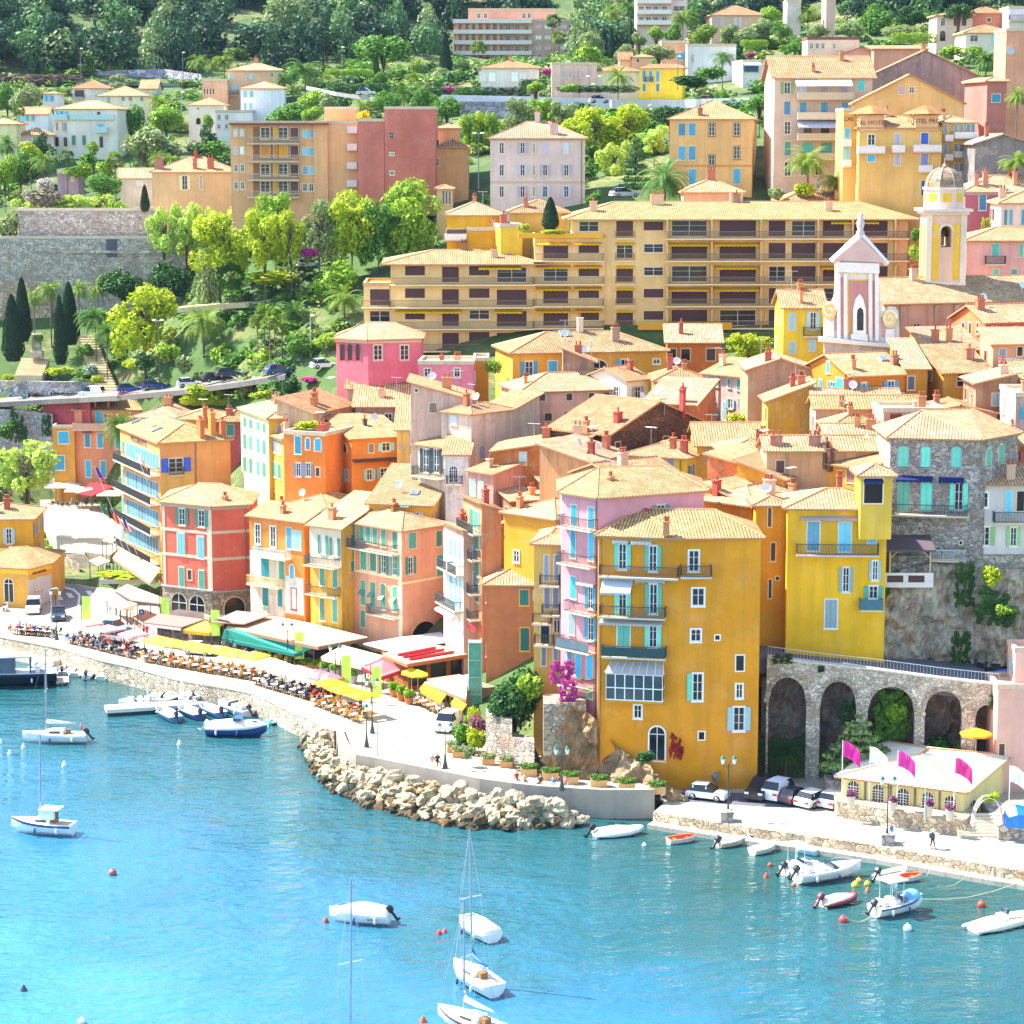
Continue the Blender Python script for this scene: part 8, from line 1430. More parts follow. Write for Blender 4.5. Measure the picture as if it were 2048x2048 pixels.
def car_parts(kind):
 if kind in CARM:return CARM[kind]
 L,W,H,hood,trunk={'hatch':(3.7,1.65,1.47,.27,.02),'wagon':(4.5,1.75,1.48,.3,.03),'suv':(4.6,1.85,1.8,.27,.02),'van':(4.2,1.75,1.85,.2,.0)}[kind]
 zb,zs=.28,H*.58;h=L/2;P=[(h,zb+.1),(h*.98,zs*.72),(h*(1-.08),zs*.9),(h*(1-hood*2),zs+.02),(h*(1-hood*2-.42 if kind!='van' else 1-hood*2-.25),H-.05),(h*.0,H),(-h*.7,H-.04),(-h*(.9-trunk),zs+.1),(-h*.99,zs*.8),(-h,zb+.1)]
 mb=MB();rr=[]
 for x,z in P:w=W/2*(.98 if z<=zs+.15 else .8);rr.append((x,z,w))
 top=[[(x,-w,z),(x,w,z)]for x,z,w in rr];low=[[(x,-W/2*.97,zb),(x,W/2*.97,zb)]for x,z,w in rr];belt=[[(x,-W/2,min(z,zs)),(x,W/2,min(z,zs))]for x,z,w in rr]
 g=MB();gi=MB()
 for k in range(len(rr)-1):
  glassy=k in(3,6);tgt=g if glassy else mb
  tgt.face([top[k][0],top[k+1][0],top[k+1][1],top[k][1]])
  for s in(0,1):
   a=[belt[k][s],belt[k+1][s],top[k+1][s],top[k][s]]
   if rr[k][1]>zs+.03 or rr[k+1][1]>zs+.03:
    t2=g if not(kind=='van' and k>=5)else mb;t2.face(a if s else a[::-1])
   b=[low[k][s],low[k+1][s],belt[k+1][s],belt[k][s]];mb.face(b if s else b[::-1])
 mb.face([low[0][0],low[0][1],top[0][1],top[0][0]]);mb.face([low[-1][1],low[-1][0],top[-1][0],top[-1][1]]);mb.box(-h+.05,-W/2+.1,zb-.02,h-.05,W/2-.1,zb+.02)
 for s in(-1,1):
  for x in(h*.05,-h*.62):mb.box(x-.05,s*W*.44-.02,zs,x+.05,s*W*.44+.03,H-.15)
 wh=MB();wh.X=M.Rotation(pi/2,4,'X');wh.sm=True;wh.lathe([(.1,-.1),(.3,-.1),(.32,-.06),(.32,.06),(.3,.1),(.1,.1)],14);wh.mi=1;wh.lathe([(.02,-.11),(.2,-.112),(.2,.112),(.02,.11)],12)
 ends=MB();[ends.box(h-.1,s*W*.36-.17,zs*.66,h+.01,s*W*.36+.17,zs*.85)for s in(-1,1)];tl=[(-h-.01,s*W*.4,zs*.82)for s in(-1,1)]
 CARM[kind]=(L,W,mb,g,wh.mesh('wheel',['#16161a:.8','#9a9ca0:.3:.7']),h,zs);return CARM[kind]
CNT={}
def car(kind,p,rz,mat,label):
 L,W,mb,g,wm,h,zs=car_parts(kind);e=thing('parked_car' if kind!='van' else 'parked_van',label,'car' if kind!='van' else 'van',p,rz)
 k=(kind,mat)
 if k not in CNT:CNT[k]=(smooth(mb.mesh('body',[mat]),.5),CNT.get(kind)or g.mesh('window',['g#1c242c']));CNT[kind]=CNT[k][1]
 obj('body',CNT[k][0],e);obj('window',CNT[k][1],e)
 for x in(h*.62,-h*.62):
  for s in(-1,1):obj('wheel',wm,e,(x,s*(W/2-.07),.32))
 for s in(-1,1):
  for nm,x,m in(('headlight',h*.955,'#e8ecee:.15'),('tail_light',-h*.985,'#b01c18:.3')):
   key=(nm,kind)
   if key not in FM:b=MB();b.box(-.06,-.2,-.09,.06,.2,.09);FM[key]=b.mesh(nm,[m])
   obj(nm,FM[key],e,(x,s*W*.35,zs*.78))
SCM={}
def scooter(p,rz,mat,label,grp=None):
 e=thing('scooter',label,'scooter',p,rz,grp)
 if mat not in SCM:
  w=MB();w.X=M.Rotation(pi/2,4,'X');w.lathe([(.08,-.06),(.26,-.05),(.27,0),(.26,.05),(.08,.06)],10);b=MB();b.rings([[(x,-w_,z0),(x,-w_,z1),(x,w_,z1),(x,w_,z0)]for x,w_,z0,z1 in((-.85,.1,.5,.75),(-.5,.17,.35,.8),(.1,.16,.25,.75),(.15,.16,.25,.35),(.4,.16,.25,.35),(.5,.2,.25,1.0),(.62,.15,.4,1.0))]);s=MB();s.box(-.75,-.15,.78,.1,.15,.9);h=MB();h.tube([(.6,0,.3),(.48,0,1.1)],.04,5);h.tube([(.45,-.33,1.1),(.45,.33,1.1)],.025,5)
  SCM[mat]=[('wheel',w.mesh('wheel',['#1a1a1c']),((.65,0,.27),(-.6,0,.27))),('body',b.mesh('body',[mat]),((0,0,0),)),('saddle',s.mesh('saddle',['#1c1a1a']),((0,0,0),)),('handlebar',h.mesh('handlebar',['#3a3c40:.3:.6']),((0,0,0),))]
 for n,me,L in SCM[mat]:[obj(n,me,e,l)for l in L]
def pavilion(label,pts,zs,mat,fascia=None,posts=True,cat='awning',name='terrace_awning',th=.12,zbot=QA):
 P=[PZ(x,y,z)for(x,y),z in zip(pts,zs)];c=sum(P,V())/len(P);c.z=zbot;e=thing(name,label,cat,c);Q=[p-c for p in P];m=MB();n=len(Q)
 a=[m.add(p)for p in Q];b=[m.add(p-V((0,0,th)))for p in Q];m.fi(a);m.fi(b[::-1]);[m.fi([a[k],b[k],b[(k+1)%n],a[(k+1)%n]])for k in range(n)]
 build('roof',m,mat,e)
 if fascia:m=MB();[m.face([Q[k]-V((0,0,th)),Q[(k+1)%n]-V((0,0,th)),Q[(k+1)%n]-V((0,0,.45)),Q[k]-V((0,0,.45))])for k in fascia[1]];build('valance',m,fascia[0],e)
 if posts:
  for k in range(n):m=MB();q_=Q[k]*.97;m.box(q_.x-.05,q_.y-.05,0,q_.x+.05,q_.y+.05,Q[k].z-th);build('post',m,'#6a5648',e)
 return e,Q
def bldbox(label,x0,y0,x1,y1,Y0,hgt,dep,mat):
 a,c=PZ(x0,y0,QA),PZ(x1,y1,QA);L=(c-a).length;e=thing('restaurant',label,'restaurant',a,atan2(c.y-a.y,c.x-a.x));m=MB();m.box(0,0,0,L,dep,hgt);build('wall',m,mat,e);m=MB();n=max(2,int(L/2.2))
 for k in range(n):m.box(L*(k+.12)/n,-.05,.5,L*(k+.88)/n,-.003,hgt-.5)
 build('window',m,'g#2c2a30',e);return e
def quayside():
 TZ(240,1200,256)
 pavilion('mauve brown awning left of the yellow one',[(345,335),(930,408),(1270,290),(600,205)],[4.9,4.9,5.7,5.7],'a#a88478',('a#e0d8d4',(0,)));pavilion('bright yellow restaurant awning',[(940,445),(1390,490),(1570,350),(1215,310)],[4.6,4.6,5.5,5.5],'a#f0dc50',('a#e8b810',(0,)))
 pavilion('long white sign screen behind the yellow awning',[(1270,285),(1650,350),(1650,290),(1270,215)],[5.6,5.6,6.5,6.5],'#e8e4e0',posts=False);pavilion('rusty flat roof against the red house arches',[(1590,330),(2000,345),(1960,190),(1620,230)],[5.5]*4,'#a87868',posts=False)
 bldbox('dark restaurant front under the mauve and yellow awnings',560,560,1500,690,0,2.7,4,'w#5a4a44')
 TZ(480,1200,256)
 pavilion('teal green awning of the middle restaurant',[(-280,560),(830,800),(950,778),(1130,692),(340,520),(-220,430)],[4.2,4.2,4.3,5.2,5.3,5.4],'a#3fb8a4',('a#1f7a70',(0,1)));pavilion('broad tan flat roof behind the teal awning',[(-200,400),(1180,695),(1932,560),(1080,350),(470,225)],[5.5]*5,'p#dcb88c',('#8a6a54',(0,1)),posts=False)
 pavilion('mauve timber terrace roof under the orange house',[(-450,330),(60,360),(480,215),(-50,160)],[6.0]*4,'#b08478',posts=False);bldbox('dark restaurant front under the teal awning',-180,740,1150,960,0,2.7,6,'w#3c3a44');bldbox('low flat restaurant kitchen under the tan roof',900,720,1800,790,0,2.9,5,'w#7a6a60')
 T(1,2)
 pavilion('cream white tent awning right of the teal one',[(490,1092),(830,1168),(965,1085),(655,1005)],[4.5,4.5,5.0,6.0],'a#f0e8d4',('a#d8ccb0',(0,)));pavilion('dusty pink awning at the corner restaurant',[(795,1162),(945,1240),(1120,1182),(958,1102)],[4.9,4.2,4.4,5.5],'a#dc8c94',('a#c83040',(0,1)))
 pavilion('white flat terrace roof beneath the salmon house',[(810,992),(1030,1052),(1470,975),(1392,905),(1080,945)],[5.6]*5,'p#d8dae4',posts=False);e,Q=pavilion('wooden restaurant roof edged with red trim',[(960,1068),(1140,1142),(1640,1062),(1300,990)],[5.6]*4,'p#e8c8a8',('#b06a3c',(0,1)),posts=False)
 for y0,y1,a in((1118,1060,.2),(1060,1030,.5),(1020,995,.75)):m=MB();p0,p1=Q[0].lerp(Q[1],1-a*.8),Q[3].lerp(Q[2],1-a*.8);d=p1-p0;m.tube([p0+d*.1+V((0,0,.15)),p0+d*.8+V((0,0,.15))],.18,4);build('awning_cassette',m,'#c0202c',e)
 bldbox('brown timber clad restaurant with pale glass panels',1150,1350,1600,1290,0,3.2,6,'w#a0602e');pavilion('pale flat roof of the glass fronted cafe',[(1270,1283),(1585,1405),(1602,1225)],[4.6]*3,'p#ddc8b0',('#8a7458',(0,)),posts=False);bldbox('glass fronted cafe at the bend of the promenade',1290,1420,1560,1520,0,2.3,4,'w#8a7a64')
 pavilion('yellow awning of the glass fronted cafe',[(1235,1330),(1400,1425),(1435,1375),(1270,1290)],[4.0,4.0,4.5,4.5],'a#f0c818',('a#d89c08',(0,)));pavilion('smaller yellow awning beside the glass lift',[(1470,1440),(1560,1490),(1590,1450),(1500,1400)],[4.0,4.0,4.5,4.5],'a#f0c818',('a#d89c08',(0,)))
 p=PZ(1655,1500,QA);e=thing('glass_lift','green glass lift tower beside the brown house','lift',p);m=MB();m.box(-.62,-.62,0,.62,.62,7.2);build('glass',m,'g#4f8f84',e);m=MB();[m.tube([(x,y,0),(x,y,7.4)],.05,4)for x in(-.65,.65)for y in(-.65,.65)];[m.box(-.68,-.68,z,.68,.68,z+.08)for z in(0,1.8,3.6,5.4,7.2)];build('frame',m,'#8ac0b4:.3',e)
 parasol(PZ(1175,1370,QA),2.3,'a#f0dc40','round yellow parasol left of its twin by the box trees',rnd=True);parasol(PZ(1222,1385,QA),2.3,'a#f0d830','round yellow parasol right of its twin by the cafe awning',rnd=True);parasol(PZ(1450,900,5.5),2.6,'a#d83038','red and white parasol on the terrace of the alley',2.0,rnd=True)
 for x,y,l in((1560,815,'upper crimson awning in the alley'),(1630,890,'lower crimson awning in the alley')):pavilion(l,[(x-35,y-30),(x+25,y+20),(x+30,y-10),(x-25,y-60)],[8.6,8.4,9,9.2],'a#c82848',posts=False)
 for x,y,l in((1040,1395,'left terracotta potted box tree'),(1095,1425,'middle terracotta potted box tree'),(1155,1450,'right terracotta potted box tree')):planter(PZ(x,y,QA),BG,'#c06a38',l,.95,.7,1.3)
 for k,(x,y)in enumerate(((20,1130),(85,1145),(165,1160),(235,1175))):planter(PZ(x,y,QA),'l#d8c81c','#b8603c','terracotta pot of yellow flowers before the teal awning',.85,.6,1.0,'yellow flower pots before the teal awning')
 for x,y,l in((515,1240,'grey tub with round shrub by the cream tent'),(595,1255,'second grey tub by the cream tent'),(735,1295,'grey tub with shrub by the pink awning')):planter(PZ(x,y,QA),BG,'#a8a8b0',l,1.0,.9,1.0)
 planter(PZ(435,1190,QA),BG,'#c06a44','long brick planter of hedge plants beside the green banner',2.6,.7,.9,box=True);planter(PZ(320,1190,QA),DG,'#c06a44','square brick planter under the middle green banner',.9,.7,.8,box=True)
 for x,y,l in((1490,1810,'wooden planter beside the scooters'),(1530,1850,'wooden planter in front of the scooters'),(1755,1905,'wooden planter with orange flowers by the rubble wall'),(1890,1925,'wooden planter by the dark steps')):planter(PZ(x,y,QA),OL,'#c8945c',l,1.2,.6,.8,box=True)
 T(2,3)
 for x,y,l in((125,55,'yellow crate planter below the ochre crag'),(290,85,'bare yellow crate planter near the lamp'),(440,115,'crate planter with small palm by the rocks'),(655,140,'crate planter at the foot of the outcrop'),(865,165,'empty crate planter at the end of the wall'),(1095,190,'crate planter beside the parked white car')):planter(PZ(x,y,QA),PD,'#d0a468',l,1.5,.7,.7,box=True)
 T(0,2);Z=QA+.02
 terrace([(495,985),(1010,1110)],Z,3,[('pink','a#f0a8a8')],0,7,'#4a444c','#2c2830','dark terrace under the pink parasols',bias=['navy','blue','grey','black','white','red'])
 terrace([(1060,1130),(1900,1275)],Z,7,[('yellow','a#f2dc48')],0,11,'#e8e0d0','#c88a3c','long terrace under the yellow parasols')
 T(1,2);terrace([(-40,1295),(380,1420)],Z,4,[('white','a#f0e6d2')],0,6,'#e6e2dc','#26282e','terrace under the white parasols',bias=['navy','blue','white','black','pale blue'])
 terrace([(330,1395),(480,1440)],Z,3,[('rose','a#e0808c')],0,3,'#4a444c','#2c2830','terrace under the rose parasols',bias=['black','red','navy'])
 terrace([(400,1450),(760,1590)],Z,3,[('lemon','a#f0d428')],0,5,'#e8e4e0','#d8983c','end terrace under the lemon parasols',bias=['orange','white','black','yellow','red','navy'])
 terrace([(1180,1440),(1400,1545)],Z,0,[],0,4,'#e4dcd0','#c8863c','cafe terrace at the glass front',people=.45,rows=1)
 TZ(0,1080,256);terrace([(180,1420),(760,1470)],Z,0,[],0,6,'#e0d8cc','#3a342e','left quay terrace by the navy yacht',people=.2)
 T(1,2)
 for x0,n,who in((0,9,'guests'),):
  for k in range(n):x=-330+k*85;s=RP.choice(['blue','pale blue','white','navy']);person(PZ(x,1045+(x+330)*.215,Z),RP.uniform(-1,1),RP.choice(('sit','stand')),s,'guest in a %s top under the teal awning'%s,grp='guests in %s under the teal awning'%s)
 for x,y,s,ps,rz,l,pt in((490,1345,'red','walk',1,'girl in red walking behind the lemon parasols',None),(520,1352,'yellow','walk',1.2,'person in yellow top and green shorts on the promenade','#3a8a50'),(555,1350,'pale blue','walk',1.4,'person in long pale blue shirt walking away','#d8a888'),(825,1325,'green','stand',2,'person in dark green by the pink awning',None),(850,1345,'beige','walk',2.4,'person in beige beside the lamp post',None),(790,1500,'grey','stand',.5,'waiter standing at the end terrace',None)):person(PZ(x,y,QA),rz,ps,s,l,pt)
 for x,y,s,l in((1330,1925,'pink','bare shouldered person sitting on the sea wall, left of a pair'),(1370,1920,'black','person in black sitting on the sea wall, right of a pair')):person(PZ(x,y,QA+.12),.3,'sit',s,l)
 T(2,3)
 for x,y,s,l in((35,120,'red','person in red crouched at the wall edge'),(100,135,'beige','tanned person sitting on the curved sea wall'),(215,150,'black','person with dark shorts sitting by the wall'),(312,155,'blue','person in bright blue sitting left of the lamp'),(405,158,'pink','person in pink sitting right of the lamp')):person(PZ(x,y,QA+.1),RP.uniform(-.6,.6),'sit',s,l)
 T(3,3);person(PZ(930,555,QB),.8,'walk','blue','man in blue shirt walking behind the lamp post','#c8a888');e=person(PZ(1240,610,QB),2.4,'walk','blue','person in blue top with dark backpack and sun hat on the quay','#23242c');m=MB();m.box(-.16,.1,1.02,.16,.32,1.45);build('backpack',m,'#2a2a34',e);m=MB();m.lathe([(.24,1.66),(.13,1.7),(.12,1.78),(.03,1.8)],10);build('sun_hat',m,'#e8e0cc',e)
 T(3,2);person(PZ(130,1110,10.9),2,'walk','green','person in teal shirt walking at the top of the arcade road','#5a6a70');person(PZ(232,1128,10.9),2.2,'walk','pale blue','person in light top behind the teal shirted walker','#3a5070')
 T(0,2);person(PZ(405,598,QA),0,'walk','beige','shirtless looking person in white trousers crossing the road','#eeeae2');person(PZ(460,598,QA),.2,'walk','grey','person in grey shirt and dark trousers crossing the road','#1e2430')
 for k,(x,y,s)in enumerate(((830,805,'pale blue'),(1015,935,'white'),(1055,935,'orange'),(1085,940,'pink'),(1110,955,'red'),(1160,955,'white'),(1440,1000,'pink'))):person(PZ(x,y,QA),k,'stand',s,('person in pale blue shirt by the kerb bollards','man in white shirt queueing at the mauve awning','person in orange queueing at the mauve awning','person in pink top in the queue','woman in a red dress in the queue','waiter in white by the mauve awning','person in pink shirt under the yellow awning')[k],'#c8322c' if k==4 else None)
 T(1,2);lamp(878,1670,QA,4.9,'dark green street lamp beside the green banner at the end terrace');lamp(835,1775,QA,3.6,'single lantern street lamp on the curved promenade',1);lamp(1428,1935,QA,3.7,'double lantern lamp near the sea wall corner');lamp(240,1190,QA,4.6,'double lantern lamp before the teal awning');lamp(602,1370,QA,4.6,'double lantern lamp by the cream tent');pole(920,1880,QA,3.9,'thin grey pole with a drooping lamp head on the promenade')
 T(2,3);lamp(375,170,QA+.4,3.4,'double lantern lamp rising from the sea wall');lamp(1630,385,QB,5.0,'double lantern lamp on the left stone plinth of the lower quay',2,.0);T(3,3);lamp(897,572,QB,5.2,'double lantern lamp on the right stone plinth of the lower quay',2,.0)
 for t,x,y,l in(((2,3),1620,470,'left grey stone plinth on the quay edge'),((3,3),900,645,'right grey stone plinth on the quay edge')):T(*t);p=PZ(x,y,.5);m=MB();m.box(-.55,-.4,-1,.55,.8,1.6);m.box(-.6,-.45,1.6,.6,.85,1.72);tag(build('plinth',m,'s#a9a49c:1.1',loc=p),l,'plinth')
 T(0,2);lamp(428,965,QA,5.4,'double lantern lamp beside the left quay terrace');pole(395,960,QA,6,'bare grey pole next to the left quay lamp',cat='lamp post')
 for x,y,h,l in((620,975,5.6,'light green banner by the road crossing'),(1212,985,5.6,'light green banner before the mauve awning'),(1590,1075,5.4,'light green banner left of the teal awning')):banner(x,y,QA,h,l)
 T(1,2);banner(290,1200,QA,4.6,'light green banner under the teal awning end');banner(640,1420,QA,5.0,'light green banner by the cream tent');banner(868,1450,QA,4.2,'light green banner by the pink awning')
 T(3,3);pole_=lambda x,y,t,l:(lambda p:[build('post',(lambda m:(m.tube([(0,0,0),(0,0,2.3)],.04,5),m)[1])(MB()),'#8a8e94',e),build('panel',(lambda m:(m.box(-.33,-.03,1.75,.33,.03,2.4),m)[1])(MB()),'#1f5fb8',e),(lambda me:(me.materials.append(MT('#f0f0f0')),obj('symbol',me,e,(0,-.05,1.9),rot=(pi/2,0,0))))(text_mesh(t,.5))]if(e:=thing('road_sign',l,'road sign',p))else 0)(PZ(x,y,QB))
 pole_(512,215,'A','blue pedestrian crossing sign by the parked cars');T(0,2);pole_(1070,880,'A','blue pedestrian sign beside the mauve awning');pole_(820,535,'A','blue sign at the foot of the hotel awning')
 T(2,3);car('hatch',PZ(1475,235,QB),-.42,'#e6e8e8:.25','small white hatchback with black windscreen parked alone');car('suv',PZ(1880,215,QB),-2.0,'#181c28:.2','black off-road car facing the quay');T(3,3);car('van',PZ(90,225,QB),.95,'#e6e8ea:.3','small white van parked tail out');car('hatch',PZ(215,255,QB),.8,'#3a3c4c:.2','dark grey hatchback with glowing red tail light');car('wagon',PZ(365,275,QB),.8,'#d8d8cc:.25','cream silver estate car among the parked row');car('hatch',PZ(500,285,QB),.95,'#c4ccda:.2','silver hatchback at the terrace wall corner')
 T(0,2);car('van',PZ(255,755,QA),-1.45,'#e8e8e6:.3','white van facing the camera on the left quay');car('wagon',PZ(440,805,QA),-1.4,'#2c3a50:.2','dark blue car behind the left quay lamp');car('hatch',PZ(875,905,QA),-.5,'#6f8a9c:.25','blue grey car by the pink parasols');car('wagon',PZ(890,975,QA),-.5,'#dcd8d0:.25','white car behind the dark terrace');car('hatch',PZ(1510,1075,QA),-.4,'#c8d0d6:.25','silver car behind the yellow parasols')
 T(1,2);car('van',PZ(1450,1640,QA),-1.9,'#dfe4ea:.3','white van on the promenade below the glass lift')
 for t,L in(((0,1),[('hatch',975,1030,365,.25,'#2450a0:.25','bright blue car left of a second blue car'),('hatch',1165,1005,362,.25,'#2a4a90:.25','blue car behind the garden lamp'),('hatch',1430,990,357,.3,'#d8dce0:.25','white car on the upper road'),('wagon',1640,950,352,.35,'#20242c:.2','black car on the upper road'),('hatch',1720,915,350,.4,'#3a424e:.2','dark grey car climbing the upper road'),('van',700,1070,371,2.9,'#e4e6ea:.3','white van beside the parked scooters')]),((1,1),[('wagon',180,890,341,.5,'#3a5a90:.25','blue car behind the fan palms'),('hatch',510,850,336,.4,'#dfe2e6:.25','white car below the coral villa'),('hatch',400,85,374,.3,'#d0d4d8:.25','pale car on the upper garden car park'),('hatch',330,30,376,.3,'#34569a:.25','blue car on the upper garden car park')]),((2,0),[('hatch',660,780,447,.2,'#d4d6dc:.25','white car on the corniche by the flag masts'),('wagon',850,1490,358,.4,'#a8b8c8:.25','pale blue car under the araucaria')]),((1,0),[('hatch',830,720,476,-.2,'#c8ccd8:.25','silver car on the hill road')])):
  T(*t);[car(k,PY(x,y,Y)-V((0,0,.0)),rz,m,l)for k,x,y,Y,rz,m,l in L]
 T(0,1);[scooter(PY(x,y,Y),1.2+k*.3,m,l,g)for k,(x,y,Y,m,l,g)in enumerate([(190,1100,376,'#6fb4c8','pale turquoise scooter at the road edge',None)]+[(215+k*28,1088,378,('#26262c','#b02c2c')[k%2],('black','red')[k%2]+' scooter in the left parked row','scooters of the left row in '+('black','red')[k%2])for k in range(4)]+[(410+k*30,1078,378,'#24242a','black motorcycle in the row by the white van','motorcycles by the white van')for k in range(6)])]
 T(3,2);scooter(PZ(875,1195,10.1),.2,'#dfe2e6','white scooter riding past the arcade railing');[scooter(PZ(x,y,10.0),k,'#2a2c36','dark scooter parked against the cliff','dark scooters against the cliff')for k,(x,y)in enumerate(((1150,1160),(1220,1165),(1590,1205),(1690,1215)))];T(1,2);[scooter(PZ(1550+k*25,1790+k*22,QA),2.4,m,l)for k,(m,l)in enumerate((('#3f6ac0','blue scooter by the wooden planters'),('#24242c','black scooter by the wooden planters'),('#8a8c94','grey scooter by the wooden planters')))];T(3,2);car('hatch',PZ(1830,1310,9.8),.3,'#2f5ac0:.25','blue car at the right end of the upper road')
 T(0,2);[scooter(PZ(x,y,QA),1.5,m,l)for x,y,m,l in((318,690,'#2450c0','blue scooter next to the white van'),(370,665,'#20222a','black scooter by the harbour station'),(40,745,'#d8dce0','white scooter at the left edge'))]
 T(0,2)
 for x,y,h,c,l in((905,300,6.5,['#2f7a50','#2f7a50'],'green flag at the hotel corner'),(950,320,6.2,['#222222','#c82c2c','#e6b820'],'black red and gold flag at the hotel'),(1000,350,6.0,['#d82c2c','#eeeeee','#d82c2c'],'red and white flag at the hotel'),(1060,380,6.0,['#1f3f9a','#eeeeee','#d82c2c'],'blue white and red flag at the hotel'),(870,30,6.5,['#2438a0','#d82c40'],'blue and red flag high at the hotel'),(1130,-190,4.5,['#eeeeee','#e6a060'],'white and orange flag on the hotel balcony')):flag(PY(x,y,302),h,c,l,1.5,1.3,-.35,droop=1.0)
 pavilion('ribbed beige glass awning of the hotel terrace',[(850,345),(1135,532),(1215,425),(905,272)],[6.4,6.2,7.6,7.6],'a#cbb48a',('#8a7a5c',(0,)));pavilion('dark rimmed lower terrace roof of the hotel',[(870,590),(1000,665),(1225,690),(1215,640),(960,545)],[5.2]*5,'p#c8a48c',('#5a4a48',(0,1)));pavilion('left white flap awning below the hotel',[(805,658),(905,735),(955,672),(870,612)],[3.9,3.9,5,5],'a#f0e8d4');pavilion('right white flap awning below the hotel',[(908,735),(985,742),(1038,690),(958,672)],[3.9,3.9,5,5],'a#e8d8b4');pavilion('small white market awning at the foot of the stairs',[(675,365),(740,400),(830,370),(760,335)],[5.2]*4,'a#ece8e2');planter(PZ(985,520,4.5),YG,'#a8a498','long flower box of the hotel terrace',7,.6,.9,box=True)
 pavilion('newsstand canopy at the hotel corner',[(770,215),(850,235),(880,200),(800,190)],[8.2]*4,'#a08474')
 T(0,1);
 for k,(x,y)in enumerate(((440,1810),(530,1800),(590,1840),(680,1850),(835,1870),(520,1760))):parasol(PZ(x,y+50,4.65),3.6,'a#efe4cc','cream parasol on the square before the salmon house',2.6,'cream parasols on the square')
 pavilion('red awning on the square',[(580,1790),(690,1810),(860,1740),(700,1700)],[7.2,7.2,8,8],'a#b8242c',zbot=4.6);pavilion('cream wall awning of the ochre house',[(380,1720),(470,1720),(560,1640),(430,1640)],[7.4,7.4,8.6,8.6],'a#e6d8bc',zbot=4.6)
 for k in range(14):s=RP.choice(['navy','black','grey','white']);person(PZ(400+k*36,1900+RP.uniform(-15,20),4.62),RP.uniform(0,6),'sit',s,'person in %s seated under the cream parasols of the square'%s,grp='people in %s on the square'%s)
 T(3,3);b=B('cream restaurant pavilion with arched windows and pale canvas roof',(556,62,1478,176),200.5,7,'w#e8d894','hip',zb=1.3,p=.22,o=.5,side=1790,tile='p#e6dcc4',name='restaurant',cat='restaurant')
 b.win('F',[645,832,1022,1208,1378],160,88,112,'ag','x',270,'#d8c48c');b.win('R',1540,265,80,110,'ag','x',fr='#d8c48c')
 for x in(735,925,1110,1297):a,z=b.at('F',x,200);b.fpart('F','column','#6a6a50',[(a-.07,-.16,1,a+.07,-.003,b.H-.1)])
 P=[PZ(x,y,QB)for x,y in((520,372),(1000,455),(1490,512))];m=MB();m.prism([(p.x,p.y)for p in P]+[(P[2].x+1.5,P[2].y+3.2),(P[2].x+1.2,P[2].y+9),(P[0].x,P[0].y+9)],1.2,2.75);tag(build('terrace_wall',m,'s#c4b49c:1.5'),'low stone terrace wall in front of the cream restaurant','wall')
 for x,y,l in((625,290,'purple ball plant in a pale pot at the left of the terrace'),(935,335,'purple ball plant behind the lamp post'),(1210,365,'purple ball plant in the middle of the terrace'),(1370,395,'purple ball plant by the right flagpole')):planter(PZ(x,y,2.75),'l#8a5080','#c8bca8',l,.75,.9,.8)
 for x,y,h,c,l in((555,290,5.9,'#d8309c','large magenta flag at the left end of the restaurant'),(762,310,5.6,'#eeece8','white flag on the second restaurant pole'),(972,335,5.5,'#d840a0','magenta flag on the third restaurant pole'),(1400,400,5.6,'#dc4090','limp pink flag at the restaurant corner'),(1815,410,5.0,'#eeeeea','white flag by the right steps')):flag(PZ(x,y,2.75),h,[c]*3,l,2.0,1.4,droop=.55)
 pole(1185,370,2.75,5.6,'bare flagpole between the magenta flags','#9ab0a8',cat='flagpole')
 p=PZ(1655,430,2.4);e=thing('garden_arch','rounded trellis arch over the restaurant steps','arch',p);m=MB()
 for y in(-.5,0,.5):m.tube([(-1.3*cos(a*.314),y,2.5*sin(a*.314))for a in range(11)],.04,4)
 [m.tube([(-1.3*cos(a*.314),-.5,2.5*sin(a*.314)),(-1.3*cos(a*.314),.5,2.5*sin(a*.314))],.03,4)for a in range(11)];build('trellis',m,'#d8ceb8',e);obj('climber',crown_mesh('bush',1,YG,1000,.075),e,(.3,.2,2.0),0,(1.8,1.2,.9))
 a=PZ(1600,525,QB);m=MB();[m.box(a.x-1.8,a.y+.38*k,1.0,a.x+2.6,a.y+.38*(k+1),QB+.2*(k+1))for k in range(7)];tag(build('stairs',m,'p#dcd0b4'),'pale steps up to the trellis arch','stairs');a=PZ(1740,545,QB);m=MB();m.box(a.x,a.y,1,a.x+12,a.y+8,2.6);tag(build('terrace_wall',m,'s#b8ac9c:1.5'),'stone terrace wall right of the steps','wall');a=PZ(1890,430,2.6);m=MB();m.rings([[(x,y*s,z*s)for y,z in((-1,0),(-.9,1.1),(.2,1.7),(1,.9),(1,0))]for x,s in((-1.2,.7),(-.3,1.05),(1,.9),(2.5,1.1))]);tag(build('tarpaulin',m,'#1f74d8:.4',loc=a),'bright blue tarpaulin covering a stack by the steps','tarpaulin')
 m=MB();a=PZ(1932,830,.3);[m.box(a.x-2.6+k*.5,a.y-.4*k,-1,a.x+4,a.y-.4*k+.5,QB-.2*(k+1))for k in range(5)];tag(build('stairs',m,'p#d8ccb0'),'pale quay steps going down to the water at the right','stairs')
 T(3,2);parasol(PY(1565,1880,212.5),3.0,'a#f0a020','orange parasol beside the pink building',2.6,rnd=True)
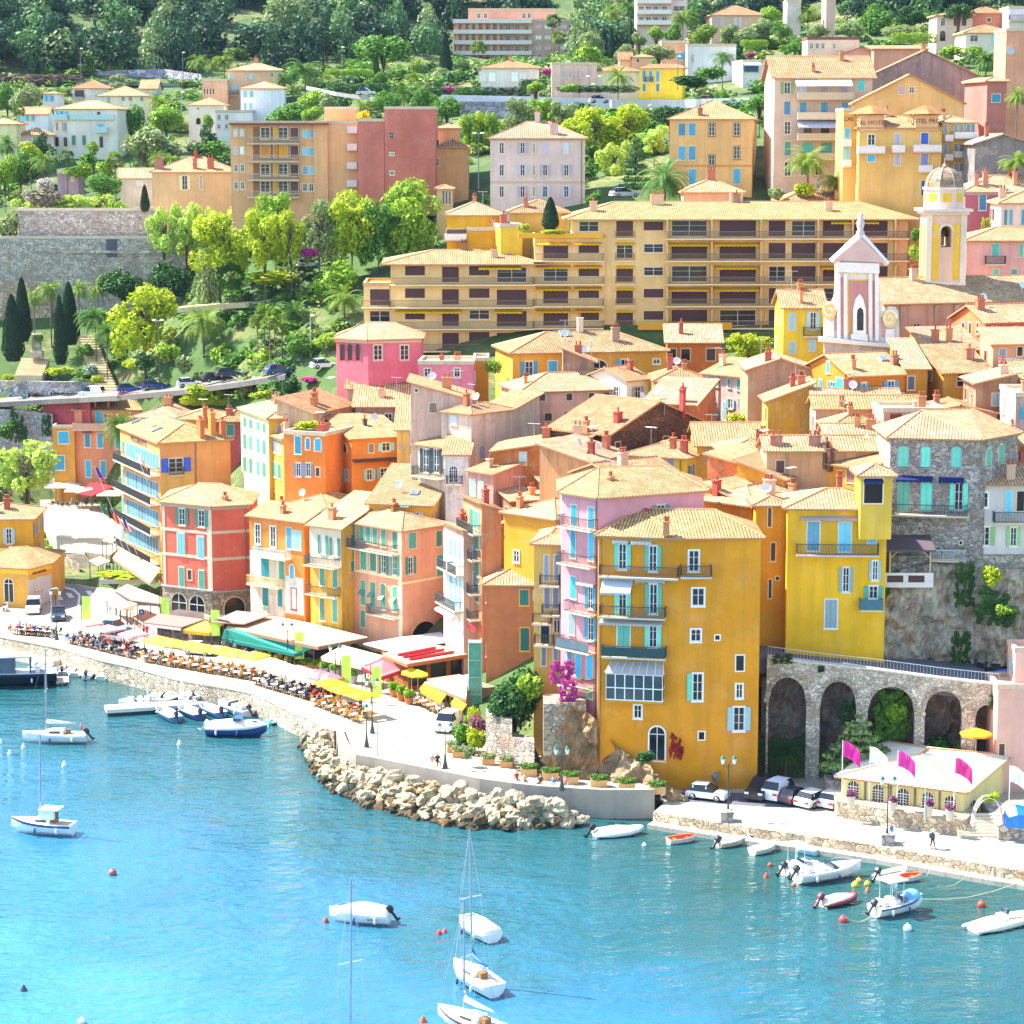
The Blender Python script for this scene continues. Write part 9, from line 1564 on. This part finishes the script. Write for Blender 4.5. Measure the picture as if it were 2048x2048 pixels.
 for t,x,yb,yt,Y,l,gl in(((0,1),1205,1025,490,363,'twin globe lamp post over the blue cars',True),((1,1),415,870,455,342,'white lamp post below the round tree',False),((1,1),335,300,125,369,'dark lamp post on the garden path',False),((0,0),612,600,370,558,'tall lamp mast on the hill road at the left',False),((0,0),1382,640,400,556,'tall lamp mast on the hill road near the wood',False),((0,0),1370,850,700,480,'grey lamp post above the white terrace house',False),((1,0),650,690,360,490,'lamp mast by the long hedge',False),((1,0),1680,1400,1010,385,'floodlight mast of the tennis court',True),((2,0),562,790,580,452,'left white flag mast on the corniche',False),((2,0),600,830,640,450,'middle white flag mast on the corniche',False),((2,0),648,780,580,452,'right white flag mast on the corniche',False),((2,0),1250,660,430,446,'lamp post right of the canary yellow house',False)):
  T(*t);p=PY(x,yb,Y);h=PY(x,yt,Y).z-p.z;e=thing('lamp_post',l,'lamp post',p);m=MB();m.tube([(0,0,-.5),(0,0,h)],[.1,.06],6);build('post',m,'#a8a8ac' if 'white' in l else '#6a6c72',e);m=MB();[m.ball((s,0,h+.1),(.35,.35,.15),8,5)for s in((-.6,.6)if gl else(.3,))];m.box(-.6 if gl else-.05,-.04,h-.02,.6 if gl else .4,.04,h+.04);build('lamp_head',m,'#dcdcd8',e)
def finish():
 w=bpy.data.worlds.new('World');SC.world=w;w.use_nodes=True;nt=w.node_tree;bg=nt.nodes['Background']
 sky=nt.nodes.new('ShaderNodeTexSky');sky.sky_type='NISHITA';sky.sun_disc=False
 d=V((-.78,.28,1.0)).normalized();el=math.asin(d.z);az=atan2(d.x,d.y)
 sky.sun_elevation=el;sky.sun_rotation=az;sky.air_density=1.0;sky.dust_density=.6
 nt.links.new(sky.outputs[0],bg.inputs[0]);bg.inputs[1].default_value=.125
 L=bpy.data.lights.new('sun','SUN');L.energy=4.2;L.angle=radians(.5);L.color=(1,.95,.86)
 o=bpy.data.objects.new('sun',L);COL.objects.link(o);o.rotation_euler=(-d).to_track_quat('-Z','Y').to_euler();o.location=(0,200,200)
 c=bpy.data.cameras.new('camera');co=bpy.data.objects.new('camera',c);COL.objects.link(co);c.sensor_width=36;c.sensor_fit='HORIZONTAL';c.lens=36*FP/2048;c.clip_end=5000;c.clip_start=1
 co.location=CAM;co.rotation_euler=(pi/2-PT,0,0);SC.camera=co
 SC.view_settings.view_transform='Standard';SC.view_settings.look='None';SC.view_settings.exposure=1.98;SC.view_settings.gamma=1
 SC.cycles.max_bounces=5;SC.cycles.diffuse_bounces=3;SC.cycles.glossy_bounces=2;SC.cycles.transmission_bounces=3;SC.cycles.transparent_max_bounces=4;SC.cycles.caustics_reflective=False;SC.cycles.caustics_refractive=False;SC.cycles.sample_clamp_indirect=6
def haze():
 m=bpy.data.materials.new('haze');m.use_nodes=True;nt=m.node_tree;nt.nodes.remove(nt.nodes['Principled BSDF']);pv=nt.nodes.new('ShaderNodeVolumePrincipled');pv.inputs['Color'].default_value=(.5,.7,1,1);pv.inputs['Density'].default_value=.00003;pv.inputs['Anisotropy'].default_value=.2
 nt.links.new(pv.outputs[0],nt.nodes['Material Output'].inputs['Volume']);MATS['haze']=m
 mb=MB();mb.box(-440,-12,-6,440,950,185);tag(build('haze',mb,'haze'),kind='stuff')
 SC.cycles.volume_bounces=0
sea();ground();front_row();back_rows();upper_town();apartments();church();stoneworks();trees();scatter();boats();boulders();quayside();clutter();haze()
finish()
